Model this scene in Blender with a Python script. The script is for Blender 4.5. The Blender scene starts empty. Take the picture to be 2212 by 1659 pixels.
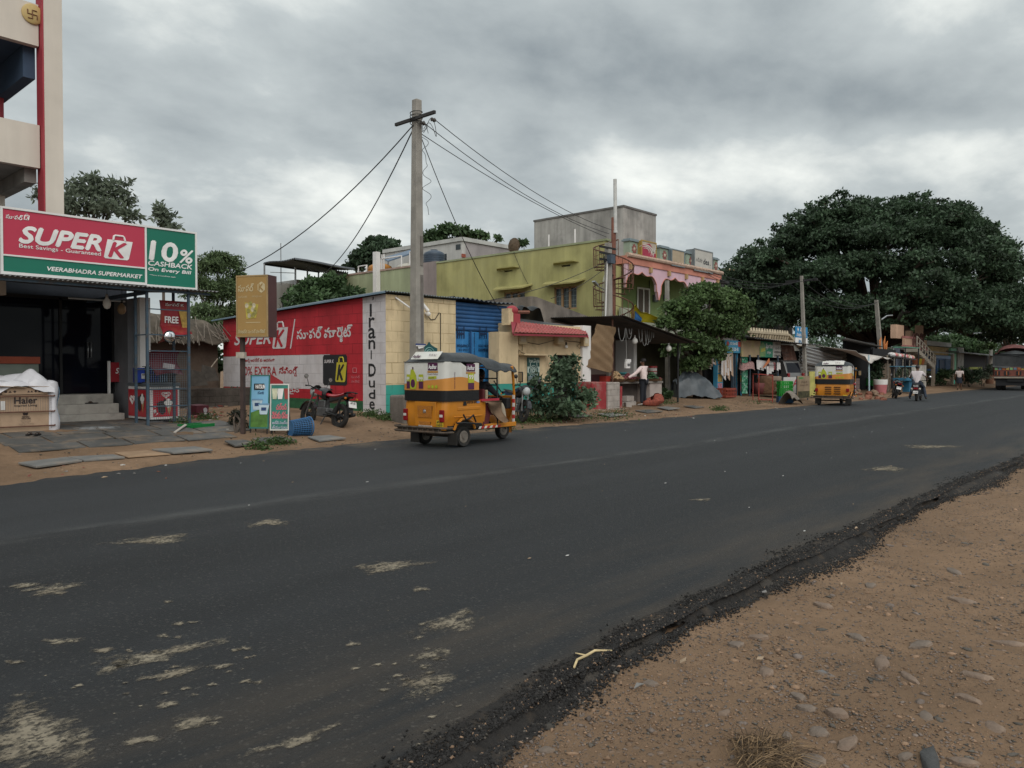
import bpy,bmesh,math,random
import numpy as np
from mathutils import Vector,Matrix
R = math.radians
random.seed(7); RNG = np.random.default_rng(7)
sc = bpy.context.scene
COL = sc.collection
# ------------------------------------------------------------------ camera
EYE = 1.55
HEAD = R(42)                                   # the view runs 42 degrees off the road's direction (+X)
FOC,CX,CY,HZ = 770 / 1024 * 2212,1106.0,829.5,798.0
PITCH = math.atan((CY - HZ) / FOC)
cam = bpy.data.cameras.new("camera"); camo = bpy.data.objects.new("camera",cam); COL.objects.link(camo)
cam.sensor_width = 36; cam.lens = 770 / 1024 * 36; cam.clip_start = .05; cam.clip_end = 3000
camo.location = (0,0,EYE); camo.rotation_euler = (R(90) - PITCH,0,HEAD - R(90))
sc.camera = camo
# ------------------------------------------------------------------ sky, sun, exposure
SUN_EL,SUN_AZ = R(40),R(212)
w = bpy.data.worlds.new("World"); sc.world = w; w.use_nodes = True
nt = w.node_tree; nt.nodes.clear()
def wn(t,**k):
 n = nt.nodes.new(t)
 for a,b in k.items(): setattr(n,a,b)
 return n
L = nt.links.new
def wmath(op,a,b=None,clamp=False):
 n = wn('ShaderNodeMath',operation=op,use_clamp=clamp)
 for i,q in enumerate((a,b)):
  if q is None: continue
  if isinstance(q,(int,float)): n.inputs[i].default_value = q
  else: L(q,n.inputs[i])
 return n.outputs[0]
tc = wn('ShaderNodeTexCoord'); sep = wn('ShaderNodeSeparateXYZ'); L(tc.outputs['Generated'],sep.inputs[0])
den = wmath('ADD',wmath('MAXIMUM',sep.outputs[2],0.0),.30)
cmb = wn('ShaderNodeCombineXYZ')
L(wmath('DIVIDE',sep.outputs[0],den),cmb.inputs[0]); L(wmath('DIVIDE',sep.outputs[1],den),cmb.inputs[1])
mp = wn('ShaderNodeMapping'); mp.inputs['Rotation'].default_value = (0,0,R(38)); mp.inputs['Scale'].default_value = (1.0,1.2,1); mp.inputs['Location'].default_value = (3.1,.4,0)
L(cmb.outputs[0],mp.inputs[0])
n1 = wn('ShaderNodeTexNoise'); n1.inputs['Scale'].default_value = 1.25; n1.inputs['Detail'].default_value = 5; n1.inputs['Roughness'].default_value = .5; n1.inputs['Distortion'].default_value = .0
L(mp.outputs[0],n1.inputs['Vector'])
n2 = wn('ShaderNodeTexNoise'); n2.inputs['Scale'].default_value = 4.2; n2.inputs['Detail'].default_value = 7; n2.inputs['Roughness'].default_value = .6; n2.inputs['Distortion'].default_value = .15
L(mp.outputs[0],n2.inputs['Vector'])
mixv = wmath('ADD',wmath('MULTIPLY',n1.outputs[0],.74),wmath('MULTIPLY',n2.outputs[0],.26))
# the larger cloud banks and gaps, each fixed in its own compass direction (azimuth, height in degrees; widths in degrees)
def wdot(v_):
 n = wn('ShaderNodeVectorMath',operation='DOT_PRODUCT'); L(tc.outputs['Generated'],n.inputs[0]); n.inputs[1].default_value = v_; return n.outputs['Value']
for az,el,wa,we,amt in ((37.9,23.2,9.5,2.9,-.11),(20.8,18.0,9.0,2.4,-.12),(66.0,18.6,11,3.4,-.085),(58.4,13.2,2.8,1.7,-.055),(46.0,12.2,6,1.9,-.07),(24,11.5,10,1.6,-.05),(12.0,17.5,6,3.5,-.03),(27.5,20.5,5,2.0,-.03),
       (46.5,20.0,4.6,2.8,.085),(71.0,16.0,4.5,2.2,.05),(60.0,10.0,7,2.2,.02),(34.0,15.0,3.4,1.8,.055),(28.5,22.4,5,1.9,.05),(14.5,14.5,6,1.3,.05),(57.0,25.0,5,1.6,.04),(70.0,12.0,4,1.6,.04),(65.0,6.5,9,2,-.03)):
 a_,e_ = R(az),R(el); rt = (math.sin(a_),-math.cos(a_),0); cn = (math.cos(a_) * math.cos(e_),math.sin(a_) * math.cos(e_),math.sin(e_)); upv = (-math.cos(a_) * math.sin(e_),-math.sin(a_) * math.sin(e_),math.cos(e_))
 r2 = wmath('ADD',wmath('POWER',wmath('MULTIPLY',wdot(rt),1 / math.sin(R(wa))),2.0),wmath('POWER',wmath('MULTIPLY',wdot(upv),1 / math.sin(R(we))),2.0))
 mixv = wmath('ADD',mixv,wmath('MULTIPLY',wmath('MULTIPLY',wmath('POWER',2.718,wmath('MULTIPLY',r2,-1.0)),amt),wmath('GREATER_THAN',wdot(cn),0.0)))
rp = wn('ShaderNodeValToRGB'); L(mixv,rp.inputs[0])
e = rp.color_ramp.elements; e[0].position = .25; e[0].color = (.17,.20,.22,1); e[1].position = .64; e[1].color = (.82,.84,.795,1)
e2 = rp.color_ramp.elements.new(.5); e2.color = (.44,.478,.48,1)
# overcast sky: brighter overhead (out of frame) than towards the horizon
zen = wmath('ADD',1.0,wmath('MULTIPLY',wmath('POWER',wmath('MAXIMUM',sep.outputs[2],0.0),2.0),.75))
vm = wn('ShaderNodeVectorMath',operation='SCALE'); L(rp.outputs[0],vm.inputs[0]); L(zen,vm.inputs['Scale'])
bg1 = wn('ShaderNodeBackground'); L(vm.outputs[0],bg1.inputs[0]); bg1.inputs[1].default_value = 1.0
sky = wn('ShaderNodeTexSky',sky_type='NISHITA'); sky.sun_disc = False; sky.sun_elevation = SUN_EL; sky.sun_rotation = SUN_AZ
bg2 = wn('ShaderNodeBackground'); L(sky.outputs[0],bg2.inputs[0]); bg2.inputs[1].default_value = .06
mx = wn('ShaderNodeMixShader'); mx.inputs[0].default_value = .08; L(bg1.outputs[0],mx.inputs[1]); L(bg2.outputs[0],mx.inputs[2])
L(mx.outputs[0],wn('ShaderNodeOutputWorld').inputs[0])
sl = bpy.data.lights.new("sun",'SUN'); sl.energy = 1.3; sl.angle = R(50); sl.color = (1,.96,.9)
so = bpy.data.objects.new("sun",sl); COL.objects.link(so)
sd = Vector((math.cos(SUN_EL) * math.sin(SUN_AZ),math.cos(SUN_EL) * math.cos(SUN_AZ),math.sin(SUN_EL)))
so.rotation_euler = sd.to_track_quat('Z','Y').to_euler()
sc.view_settings.view_transform = 'Standard'; sc.view_settings.look = 'None'; sc.view_settings.exposure = .27; sc.view_settings.gamma = 1
sc.cycles.max_bounces = 6; sc.cycles.diffuse_bounces = 3; sc.cycles.glossy_bounces = 3; sc.cycles.transparent_max_bounces = 8
sc.cycles.use_denoising = True
# ------------------------------------------------------------------ survey of the street: ground heights and sight lines
def ss(a,b,x):
 t = min(1,max(0,(x - a) / (b - a))); return t * t * (3 - 2 * t)
def gz(x,y):
 """height of the ground: road at 0, the far verge climbs to the shop fronts, the near shoulder lies a little lower"""
 if y > 12.8: return .35 * ss(13.2,17.5,y) * (1 - .5 * ss(30,45,x))
 return -.05 if y < 2.4 else 0.0
FW = (math.cos(HEAD),math.sin(HEAD)); RT = (math.sin(HEAD),-math.cos(HEAD)); CP,SP = math.cos(PITCH),math.sin(PITCH)
def ray(u,v):
 a = (u - CX) / FOC; b = -(v - CY) / FOC; fw = CP + b * SP
 return (FW[0] * fw + RT[0] * a,FW[1] * fw + RT[1] * a,-SP + b * CP)
def G(u,v):
 d = ray(u,v); z = 0
 for _ in range(30):
  t = (z - EYE) / d[2]; z = .5 * z + .5 * gz(d[0] * t,d[1] * t)
 return Vector((d[0] * t,d[1] * t,z))
def PY(u,v,Y):
 d = ray(u,v); t = Y / d[1]; return Vector((d[0] * t,Y,EYE + d[2] * t))
def PX(u,v,X):
 d = ray(u,v); t = X / d[0]; return Vector((X,d[1] * t,EYE + d[2] * t))
def gg(x,y):
 """height of the near shoulder with its small humps"""
 return gz(x,y) + .012 * math.sin(2.3 * x + 1.7 * y) * math.sin(1.9 * y - x) + .009 * math.sin(5.1 * x - 4 * y)
# ------------------------------------------------------------------ materials
MATS = {}
def M(name,col,rough=.8,v=.14,s=2.5,bump=0,bs=60,metal=0,stain=None,ss_=1.2,streak=0,brick=None,spec=.35,island=0,trans=0,corr=None,worn=None,coat=0):
 """procedural material: base colour with noise, optional stains, rain streaks, block courses, per-leaf variation"""
 if name in MATS: return MATS[name]
 m = bpy.data.materials.new(name); MATS[name] = m; m.use_nodes = True
 t = m.node_tree; N = t.nodes; N.clear(); K = t.links.new
 def nd(ty,**k):
  n = N.new(ty)
  for a,b in k.items(): setattr(n,a,b)
  return n
 out = nd('ShaderNodeOutputMaterial'); b = nd('ShaderNodeBsdfPrincipled'); K(b.outputs[0],out.inputs[0])
 b.inputs['Roughness'].default_value = rough; b.inputs['Metallic'].default_value = metal; b.inputs['Specular IOR Level'].default_value = spec
 if coat: b.inputs['Coat Weight'].default_value = coat
 c = nd('ShaderNodeTexCoord').outputs['Object']
 def noise(scale,vec=c,detail=5,rg=.55):
  n = nd('ShaderNodeTexNoise'); n.inputs['Scale'].default_value = scale; n.inputs['Detail'].default_value = detail; n.inputs['Roughness'].default_value = rg; K(vec,n.inputs['Vector']); return n.outputs[0]
 def ramp(f,a,bb,lo=0.0,hi=1.0):
  r = nd('ShaderNodeMapRange'); K(f,r.inputs[0]); r.inputs[1].default_value = a; r.inputs[2].default_value = bb; r.inputs[3].default_value = lo; r.inputs[4].default_value = hi; return r.outputs[0]
 def mix(f,a,bb,mode='MIX'):
  x = nd('ShaderNodeMix',data_type='RGBA',blend_type=mode)
  if isinstance(f,(int,float)): x.inputs[0].default_value = f
  else: K(f,x.inputs[0])
  for i,q in ((6,a),(7,bb)):
   if isinstance(q,tuple): x.inputs[i].default_value = (*q[:3],1)
   else: K(q,x.inputs[i])
  return x.outputs[2]
 def scale(vc,f):
  x = nd('ShaderNodeVectorMath',operation='SCALE'); K(vc,x.inputs[0])
  if isinstance(f,(int,float)): x.inputs['Scale'].default_value = f
  else: K(f,x.inputs['Scale'])
  return x.outputs[0]
 rgb = nd('ShaderNodeRGB'); rgb.outputs[0].default_value = (*col,1); cc = rgb.outputs[0]
 if v: cc = scale(cc,ramp(noise(s),.25,.75,1 - v * 1.6,1 + v * 1.3))
 if island:
  g = nd('ShaderNodeNewGeometry'); cc = scale(cc,ramp(g.outputs['Random Per Island'],0,1,1 - island,1 + island))
 if stain: cc = mix(ramp(noise(ss_,detail=8,rg=.65),.5,.68,0,stain[3]),cc,tuple(stain[:3]))
 if streak:
  mpn = nd('ShaderNodeMapping'); mpn.inputs['Scale'].default_value = (1.5,1.5,.15); K(c,mpn.inputs[0])
  cc = scale(cc,ramp(noise(1.3,mpn.outputs[0],6,.65),.38,.66,1 - streak,1.06))
 if worn: cc = mix(ramp(noise(worn[4],detail=10,rg=.7),.52,.60,0,worn[3]),cc,tuple(worn[:3]))
 hgt = None
 if brick:
  ax,bw,bh,mcol = brick
  sp_ = nd('ShaderNodeSeparateXYZ'); K(c,sp_.inputs[0]); cb = nd('ShaderNodeCombineXYZ')
  K(sp_.outputs[0 if ax == 'x' else 1],cb.inputs[0]); K(sp_.outputs[2],cb.inputs[1])
  wv = nd('ShaderNodeVectorMath',operation='ADD'); ns = nd('ShaderNodeTexNoise'); ns.inputs['Scale'].default_value = 3; K(c,ns.inputs['Vector'])
  sm = nd('ShaderNodeVectorMath',operation='SCALE'); K(ns.outputs['Color'],sm.inputs[0]); sm.inputs['Scale'].default_value = .035
  K(cb.outputs[0],wv.inputs[0]); K(sm.outputs[0],wv.inputs[1])
  bt = nd('ShaderNodeTexBrick'); K(wv.outputs[0],bt.inputs['Vector']); bt.inputs['Scale'].default_value = 1
  bt.inputs['Brick Width'].default_value = bw; bt.inputs['Row Height'].default_value = bh; bt.inputs['Mortar Size'].default_value = .011; bt.inputs['Mortar Smooth'].default_value = .3
  pm = ramp(noise(2.2),.35,.62,.15,1)
  mm = nd('ShaderNodeMath',operation='MULTIPLY'); K(bt.outputs['Fac'],mm.inputs[0]); K(pm,mm.inputs[1])
  cc = mix(mm.outputs[0],cc,mcol); hgt = (bt.outputs['Fac'],-.5)
 K(cc,b.inputs['Base Color'])
 if bump or hgt:
  bp = nd('ShaderNodeBump'); bp.inputs['Strength'].default_value = bump or .3; bp.inputs['Distance'].default_value = .02
  h = noise(bs,detail=6)
  if hgt:
   a1 = nd('ShaderNodeMath',operation='MULTIPLY_ADD'); K(hgt[0],a1.inputs[0]); a1.inputs[1].default_value = hgt[1]; K(h,a1.inputs[2]); h = a1.outputs[0]
  K(h,bp.inputs['Height']); K(bp.outputs[0],b.inputs['Normal'])
 if trans:
  tl = nd('ShaderNodeBsdfTranslucent'); K(cc,tl.inputs[0]); mxs = nd('ShaderNodeMixShader'); mxs.inputs[0].default_value = trans
  K(b.outputs[0],mxs.inputs[1]); K(tl.outputs[0],mxs.inputs[2]); K(mxs.outputs[0],out.inputs[0])
 return m
def glass(name,col,rough=.08,spec=.5):
 if name in MATS: return MATS[name]
 m = bpy.data.materials.new(name); MATS[name] = m; m.use_nodes = True
 b = m.node_tree.nodes['Principled BSDF']; b.inputs['Base Color'].default_value = (*col,1); b.inputs['Roughness'].default_value = rough; b.inputs['Specular IOR Level'].default_value = spec
 return m
# ------------------------------------------------------------------ mesh collector
WSHIFT = {}
class MB:
 def __init__(s): s.v = []; s.f = []; s.mi = []; s.cur = 0; s.n = 0
 def mat(s,i): s.cur = i; return s
 def add(s,vs,fs):
  o = s.n; s.v.extend([tuple(p) for p in vs]); s.n += len(vs)
  for f in fs: s.f.append([o + i for i in f]); s.mi.append(s.cur)
  return s
 def box(s,c,d,rz=0,rx=0,ry=0,top=None):
  """box centred at c, size d; top scales the upper face"""
  x,y,z = d[0] / 2,d[1] / 2,d[2] / 2; k = top or (1,1)
  vs = [Vector((sx * x * (k[0] if sz > 0 else 1),sy * y * (k[1] if sz > 0 else 1),sz * z)) for sz in (-1,1) for sx,sy in ((-1,-1),(1,-1),(1,1),(-1,1))]
  if rz or rx or ry:
   m = Matrix.Rotation(rz,3,'Z') @ Matrix.Rotation(ry,3,'Y') @ Matrix.Rotation(rx,3,'X'); vs = [m @ p for p in vs]
  c = Vector(c)
  return s.add([p + c for p in vs],[(3,2,1,0),(4,5,6,7),(0,1,5,4),(1,2,6,5),(2,3,7,6),(3,0,4,7)])
 def bb(s,x0,x1,y0,y1,z0,z1): return s.box(((x0 + x1) / 2,(y0 + y1) / 2,(z0 + z1) / 2),(abs(x1 - x0),abs(y1 - y0),abs(z1 - z0)))
 def quad(s,a,b,c,d): return s.add([a,b,c,d],[(0,1,2,3)])
 def slab(s,pts,n):
  """polygon pts given thickness along vector n"""
  n = Vector(n); k = len(pts); pts = [Vector(p) for p in pts]
  return s.add(pts + [p + n for p in pts],[tuple(range(k))[::-1],tuple(range(k,2 * k))] + [(i,(i + 1) % k,k + (i + 1) % k,k + i) for i in range(k)])
 def tube(s,pts,r,n=8,cap=True,closed=False):
  pts = [Vector(p) for p in pts]; k = len(pts); rs = r if isinstance(r,(list,tuple)) else [r] * k
  vs = []; up = None
  for i,p in enumerate(pts):
   d = (pts[(i + 1) % k] - pts[i - 1]) if closed else (pts[min(i + 1,k - 1)] - pts[max(i - 1,0)])
   if d.length < 1e-9: d = Vector((0,0,1))
   d.normalize()
   if up is None: up = Vector((0,0,1)) if abs(d.z) < .9 else Vector((1,0,0))
   a = d.cross(up)
   if a.length < 1e-4: a = d.cross(Vector((.3,1,.2)))
   a.normalize(); b = a.cross(d); up = b
   for j in range(n):
    t = 2 * math.pi * j / n; vs.append(p + (a * math.cos(t) + b * math.sin(t)) * rs[i])
  fs = []
  for i in range(k if closed else k - 1):
   i2 = (i + 1) % k
   for j in range(n): fs.append((i * n + j,i * n + (j + 1) % n,i2 * n + (j + 1) % n,i2 * n + j))
  if cap and not closed: fs += [tuple(range(n))[::-1],tuple(range((k - 1) * n,k * n))]
  return s.add(vs,fs)
 def cyl(s,a,b,r,r2=None,n=12): return s.tube([a,b],[r,r if r2 is None else r2],n)
 def lathe(s,prof,c,axis='z',n=16,cap=True):
  """prof = [(radius, height)]"""
  vs = []; c = Vector(c)
  for r,h in prof:
   for j in range(n):
    t = 2 * math.pi * j / n; x,y = r * math.cos(t),r * math.sin(t)
    vs.append(c + (Vector((x,y,h)) if axis == 'z' else Vector((x,h,y)) if axis == 'y' else Vector((h,x,y))))
  k = len(prof)
  fs = [(i * n + j,i * n + (j + 1) % n,(i + 1) * n + (j + 1) % n,(i + 1) * n + j) for i in range(k - 1) for j in range(n)]
  return s.add(vs,fs + ([tuple(range(n))[::-1],tuple(range((k - 1) * n,k * n))] if cap else []))
 def ball(s,c,r,nu=12,nv=8,jit=0):
  r = r if isinstance(r,(list,tuple)) else (r,r,r); c = Vector(c); vs = []
  for i in range(nv + 1):
   a = math.pi * i / nv
   for j in range(nu):
    t = 2 * math.pi * j / nu; q = 1 + random.uniform(-jit,jit)
    vs.append(c + Vector((r[0] * math.sin(a) * math.cos(t) * q,r[1] * math.sin(a) * math.sin(t) * q,-r[2] * math.cos(a) * q)))
  return s.add(vs,[(i * nu + j,i * nu + (j + 1) % nu,(i + 1) * nu + (j + 1) % nu,(i + 1) * nu + j) for i in range(nv) for j in range(nu)])
 def grid(s,fn,nu,nv,thick=0):
  """surface fn(u,v) -> point on 0..1; thick gives a second skin and rim"""
  P = [[Vector(fn(i / nu,j / nv)) for i in range(nu + 1)] for j in range(nv + 1)]
  w_ = nu + 1; vs = [p for r_ in P for p in r_]
  fs = [(j * w_ + i,j * w_ + i + 1,(j + 1) * w_ + i + 1,(j + 1) * w_ + i) for j in range(nv) for i in range(nu)]
  if thick:
   t = Vector(thick) if isinstance(thick,(tuple,Vector)) else None
   if t is None:
    a = (P[0][-1] - P[0][0]).cross(P[-1][0] - P[0][0]).normalized(); t = a * thick
   o = len(vs); rim = [i for i in range(w_)] + [j * w_ + nu for j in range(1,nv + 1)] + [nv * w_ + i for i in range(nu - 1,-1,-1)] + [j * w_ for j in range(nv - 1,0,-1)]
   vs = vs + [p + t for p in vs]; fs = fs + [tuple(o + i for i in f[::-1]) for f in fs]
   fs += [(rim[k - 1],rim[k],o + rim[k],o + rim[k - 1]) for k in range(len(rim))]
  return s.add(vs,fs)
 def corr(s,o,du,dv,pitch=.08,amp=.012,nv=3,sag=0):
  """corrugated sheet: waves along du, flat along dv"""
  o,du,dv = Vector(o),Vector(du),Vector(dv); n = du.cross(dv).normalized(); nu = max(8,int(du.length / pitch * 4))
  ph = random.random() * 6
  return s.grid(lambda u,v: o + du * u + dv * v + n * (amp * math.sin(ph + 2 * math.pi * u * du.length / pitch) + sag * math.sin(3.1 * v) + .6 * amp * math.sin(7 * u + 5 * v)),nu,nv,n * .004)
 def text(s,body,o,du,dv,w=None,h=None,bold=0,shear=0,align='l'):
  """lettering: o = lower left corner, du/dv = writing and up directions; w = width, h = height of the ink box"""
  o,du,dv = Vector(o),Vector(du).normalized(),Vector(dv).normalized(); n = du.cross(dv)
  chunks = [];
  parts_ = body.split('^')                     # '^x' hangs a small conjunct letter below the one before
  V,F = [],[]; x = 0
  def raw(tx):
   c = bpy.data.curves.new('t','FONT'); c.body = tx; c.resolution_u = 3; c.shear = shear
   ob = bpy.data.objects.new('t',c); me = ob.to_mesh(); vs = [tuple(q.co) for q in me.vertices]; fs = [list(p.vertices) for p in me.polygons]
   ob.to_mesh_clear(); bpy.data.objects.remove(ob); bpy.data.curves.remove(c); return vs,fs
  for i,pt in enumerate(parts_):
   if i:
    vs,fs = raw(pt[0])
    if vs:
     mxx = max(q[0] for q in vs); k = len(V); V += [(x + (q[0] - mxx) * .55 - .02,q[1] * .55 - .36,0) for q in vs]; F += [[k + a for a in f] for f in fs]
    pt = pt[1:]
   if pt:
    vs,fs = raw(pt)
    if vs:
     k = len(V); V += [(x + q[0],q[1],0) for q in vs]; F += [[k + a for a in f] for f in fs]
     x = max(q[0] for q in V) + (.3 if pt.endswith(' ') else .03)
  if not V: return s
  x0 = min(q[0] for q in V); x1 = max(q[0] for q in V); y0 = min(q[1] for q in V); y1 = max(q[1] for q in V)
  sy = h / (y1 - y0) if h else w / (x1 - x0); sx = w / (x1 - x0) if w else sy
  if align == 'c': o = o - du * (sx * (x1 - x0) / 2)
  for k,(ox,oy) in enumerate(((0,0),) if not bold else ((-bold,0),(bold,0),(0,bold),(0,-bold))):
   s.add([o + du * ((q[0] - x0) * sx + ox * (y1 - y0) * sy) + dv * ((q[1] - y0) * sy + oy * (y1 - y0) * sy) + n * (.0012 * k) for q in V],F)
  return s
 def build(s,name,mats,parent=None,smooth=False,label=None,cat=None,group=None,kind=None,bevel=0):
  mats = mats if isinstance(mats,(list,tuple)) else [mats]
  me = bpy.data.meshes.new(name); V = np.array(s.v,dtype=float).reshape(-1,3)
  ob = bpy.data.objects.new(name,me); COL.objects.link(ob)
  if parent is not None:
   ob.parent = parent; sh = WSHIFT.get(parent.name)
   if sh is not None: V = V - np.array(sh); WSHIFT[ob.name] = sh
  else:
   b = np.array([(V[:,0].min() + V[:,0].max()) / 2,(V[:,1].min() + V[:,1].max()) / 2,V[:,2].min()])
   if kind != 'structure': V = V - b; ob.location = b; WSHIFT[ob.name] = tuple(b)
  me.from_pydata(V.tolist(),[],s.f)
  for m_ in mats: me.materials.append(m_)
  if len(mats) > 1: me.polygons.foreach_set('material_index',s.mi)
  if smooth: me.polygons.foreach_set('use_smooth',[True] * len(me.polygons))
  if smooth == 'auto': me.set_sharp_from_angle(angle=R(38))
  me.validate(); me.update()
  if bevel:
   bv = ob.modifiers.new('b','BEVEL'); bv.width = bevel; bv.segments = 2; bv.limit_method = 'ANGLE'
  tag(ob,label,cat,group,kind); return ob
def tag(o,label=None,cat=None,group=None,kind=None):
 for k,v_ in (('label',label),('category',cat),('group',group),('kind',kind)):
  if v_: o[k] = v_
def T(name,label,cat,loc=(0,0,0),rz=0,group=None,world=False,rx=0):
 """a thing: an Empty at its base. world=True: its parts are given in street coordinates"""
 o = bpy.data.objects.new(name,None); COL.objects.link(o); o.location = loc; o.rotation_euler = (rx,0,rz); o.empty_display_size = .2
 if world: WSHIFT[o.name] = tuple(loc)
 tag(o,label,cat,group); return o
def copy_thing(o,label=None,loc=None,rz=None,par=None):
 c = o.copy(); COL.objects.link(c)
 if par: c.parent = par
 for ch in o.children: copy_thing(ch,par=c)
 if label: c['label'] = label
 if loc is not None: c.location = loc
 if rz is not None: c.rotation_euler[2] = rz
 return c
def one(name,label,cat,mats,fn,smooth=False,bevel=0,group=None,kind=None):
 b = MB(); fn(b); return b.build(name,mats,None,smooth,label,cat,group,kind,bevel)
def sagline(a,b,sag,n=14):
 a,b = Vector(a),Vector(b); return [a.lerp(b,i / n) - Vector((0,0,sag * 4 * (i / n) * (1 - i / n))) for i in range(n + 1)]
X_,Y_,Z_ = Vector((1,0,0)),Vector((0,1,0)),Vector((0,0,1))
def leaf_mesh(name,P,size,mat_,parent,aspect=.5,up=.3,jitter=.35):
 """one small diamond face per point"""
 n = len(P); a = RNG.normal(size=(n,3)); a[:,2] -= .35; a /= np.linalg.norm(a,axis=1)[:,None]
 q = RNG.normal(size=(n,3)); q[:,2] += up * 3; b = np.cross(a,q); b /= np.linalg.norm(b,axis=1)[:,None]
 s_ = size * (1 + RNG.uniform(-jitter,jitter,n))[:,None]
 V = np.stack([P,P + a * s_ * .5 + b * s_ * aspect * .5,P + a * s_,P + a * s_ * .5 - b * s_ * aspect * .5],1).reshape(-1,3)
 sh = WSHIFT.get(parent.name) if parent else None
 if sh is not None: V = V - np.array(sh)
 me = bpy.data.meshes.new(name); me.vertices.add(4 * n); me.vertices.foreach_set('co',V.ravel())
 me.loops.add(4 * n); me.loops.foreach_set('vertex_index',np.arange(4 * n,dtype=np.int32))
 me.polygons.add(n); me.polygons.foreach_set('loop_start',np.arange(n,dtype=np.int32) * 4)
 me.materials.append(mat_); me.update(calc_edges=True)
 o = bpy.data.objects.new(name,me); COL.objects.link(o); o.parent = parent; return o
def clump_points(clumps,n,twig=14,spread=.16,shell=.55):
 """points for leaves: clumps = [(x,y,z, rx,ry,rz)], twigs spread through the outer part of each clump"""
 vol = np.array([(c[3] * c[4] * c[5]) ** .67 for c in clumps]); cnt = np.maximum(1,(vol / vol.sum() * n / twig).astype(int)); out = []
 for c,k in zip(clumps,cnt):
  d = RNG.normal(size=(k,3)); d /= np.linalg.norm(d,axis=1)[:,None]; d[:,2] = np.where(d[:,2] < -.35,-d[:,2],d[:,2])
  r_ = shell + (1 - shell) * RNG.random(k) ** .6
  t = np.array(c[:3]) + d * r_[:,None] * np.array(c[3:])
  sp = spread * (c[3] + c[5]) / 2
  out.append((t[:,None,:] + RNG.normal(size=(k,twig,3)) * np.array([sp,sp,sp * .45])).reshape(-1,3))
 return np.concatenate(out)
# ================================================================== THE SETTING: ground, road, paving
def pebble_mat(name,sand,stone,grit):
 """bare earth: sand with dust tones, pebbles pressed in (voronoi) and fine grit"""
 m = bpy.data.materials.new(name); m.use_nodes = True; t = m.node_tree; N = t.nodes; K = t.links.new; b = N['Principled BSDF']; b.inputs['Roughness'].default_value = .92; b.inputs['Specular IOR Level'].default_value = .15
 c = N.new('ShaderNodeTexCoord').outputs['Object']
 def noise(s,d=6,rg=.6):
  n = N.new('ShaderNodeTexNoise'); n.inputs['Scale'].default_value = s; n.inputs['Detail'].default_value = d; n.inputs['Roughness'].default_value = rg; K(c,n.inputs['Vector']); return n.outputs[0]
 def mr(f,a,bb,lo,hi):
  r = N.new('ShaderNodeMapRange'); K(f,r.inputs[0])
  for i,q in enumerate((a,bb,lo,hi)): r.inputs[i + 1].default_value = q
  return r.outputs[0]
 def mix(f,a,bb):
  x = N.new('ShaderNodeMix'); x.data_type = 'RGBA'; K(f,x.inputs[0])
  for i,q in ((6,a),(7,bb)):
   if isinstance(q,tuple): x.inputs[i].default_value = (*q,1)
   else: K(q,x.inputs[i])
  return x.outputs[2]
 d1 = tuple(q * .62 for q in sand); d2 = tuple(min(1,q * 1.22) for q in sand)
 col = mix(mr(noise(.55,7),.32,.68,0,1),d1,d2)
 col = mix(mr(noise(9,8,.7),.45,.7,0,.55),col,d1)
 vo = N.new('ShaderNodeTexVoronoi'); vo.inputs['Scale'].default_value = 17; vo.inputs['Randomness'].default_value = 1; K(c,vo.inputs['Vector'])
 peb = mr(vo.outputs['Distance'],.18,.30,1,0); msk = N.new('ShaderNodeMath'); msk.operation = 'MULTIPLY'; K(peb,msk.inputs[0]); K(mr(noise(1.7),.5,.62,0,.8),msk.inputs[1])
 sc2 = N.new('ShaderNodeSeparateColor'); K(vo.outputs['Color'],sc2.inputs[0]); stc = mix(sc2.outputs[0],stone,grit)
 col = mix(msk.outputs[0],col,stc)
 vo2 = N.new('ShaderNodeTexVoronoi'); vo2.inputs['Scale'].default_value = 70; K(c,vo2.inputs['Vector'])
 m2 = N.new('ShaderNodeMath'); m2.operation = 'MULTIPLY'; K(mr(vo2.outputs['Distance'],.15,.35,1,0),m2.inputs[0]); K(mr(noise(3.1),.46,.62,0,.7),m2.inputs[1])
 s3 = N.new('ShaderNodeSeparateColor'); K(vo2.outputs['Color'],s3.inputs[0]); col = mix(m2.outputs[0],col,mix(s3.outputs[1],grit,d2))
 K(col,b.inputs['Base Color'])
 h = N.new('ShaderNodeMath'); h.operation = 'ADD'; K(msk.outputs[0],h.inputs[0]); h2 = N.new('ShaderNodeMath'); h2.operation = 'MULTIPLY_ADD'; K(noise(22,9,.7),h2.inputs[0]); h2.inputs[1].default_value = 1.3; K(m2.outputs[0],h2.inputs[2]); K(h2.outputs[0],h.inputs[1])
 bp = N.new('ShaderNodeBump'); bp.inputs['Strength'].default_value = .75; bp.inputs['Distance'].default_value = .018; K(h.outputs[0],bp.inputs['Height']); K(bp.outputs[0],b.inputs['Normal'])
 return m
SAND = (.225,.146,.092)
earth = pebble_mat('earth',SAND,(.27,.20,.16),(.11,.10,.09))
EDGE_L = [(-80,10.5),(-10,11.2),(3,12.0),(5,12.5),(7.8,13.0),(11.3,13.45),(15.4,13.2),(20.7,12.95),(31,12.7),(43,12.7),(62,13.2),(90,13.2),(400,13.4)]
EDGE_R = [(-80,2.2),(1,2.2),(2,2.28),(3,2.42),(4,2.5),(10,2.52),(16,2.36),(40,2.4),(400,2.4)]
def edge(E_,x):
 for (a,ya),(b,yb) in zip(E_,E_[1:]):
  if x <= b: return ya + (yb - ya) * (x - a) / (b - a)
 return E_[-1][1]
def wob(x,s=0): return .035 * math.sin(3.1 * x + s) + .025 * math.sin(7.7 * x + 2 * s) + .02 * math.sin(17 * x + s)
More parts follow.
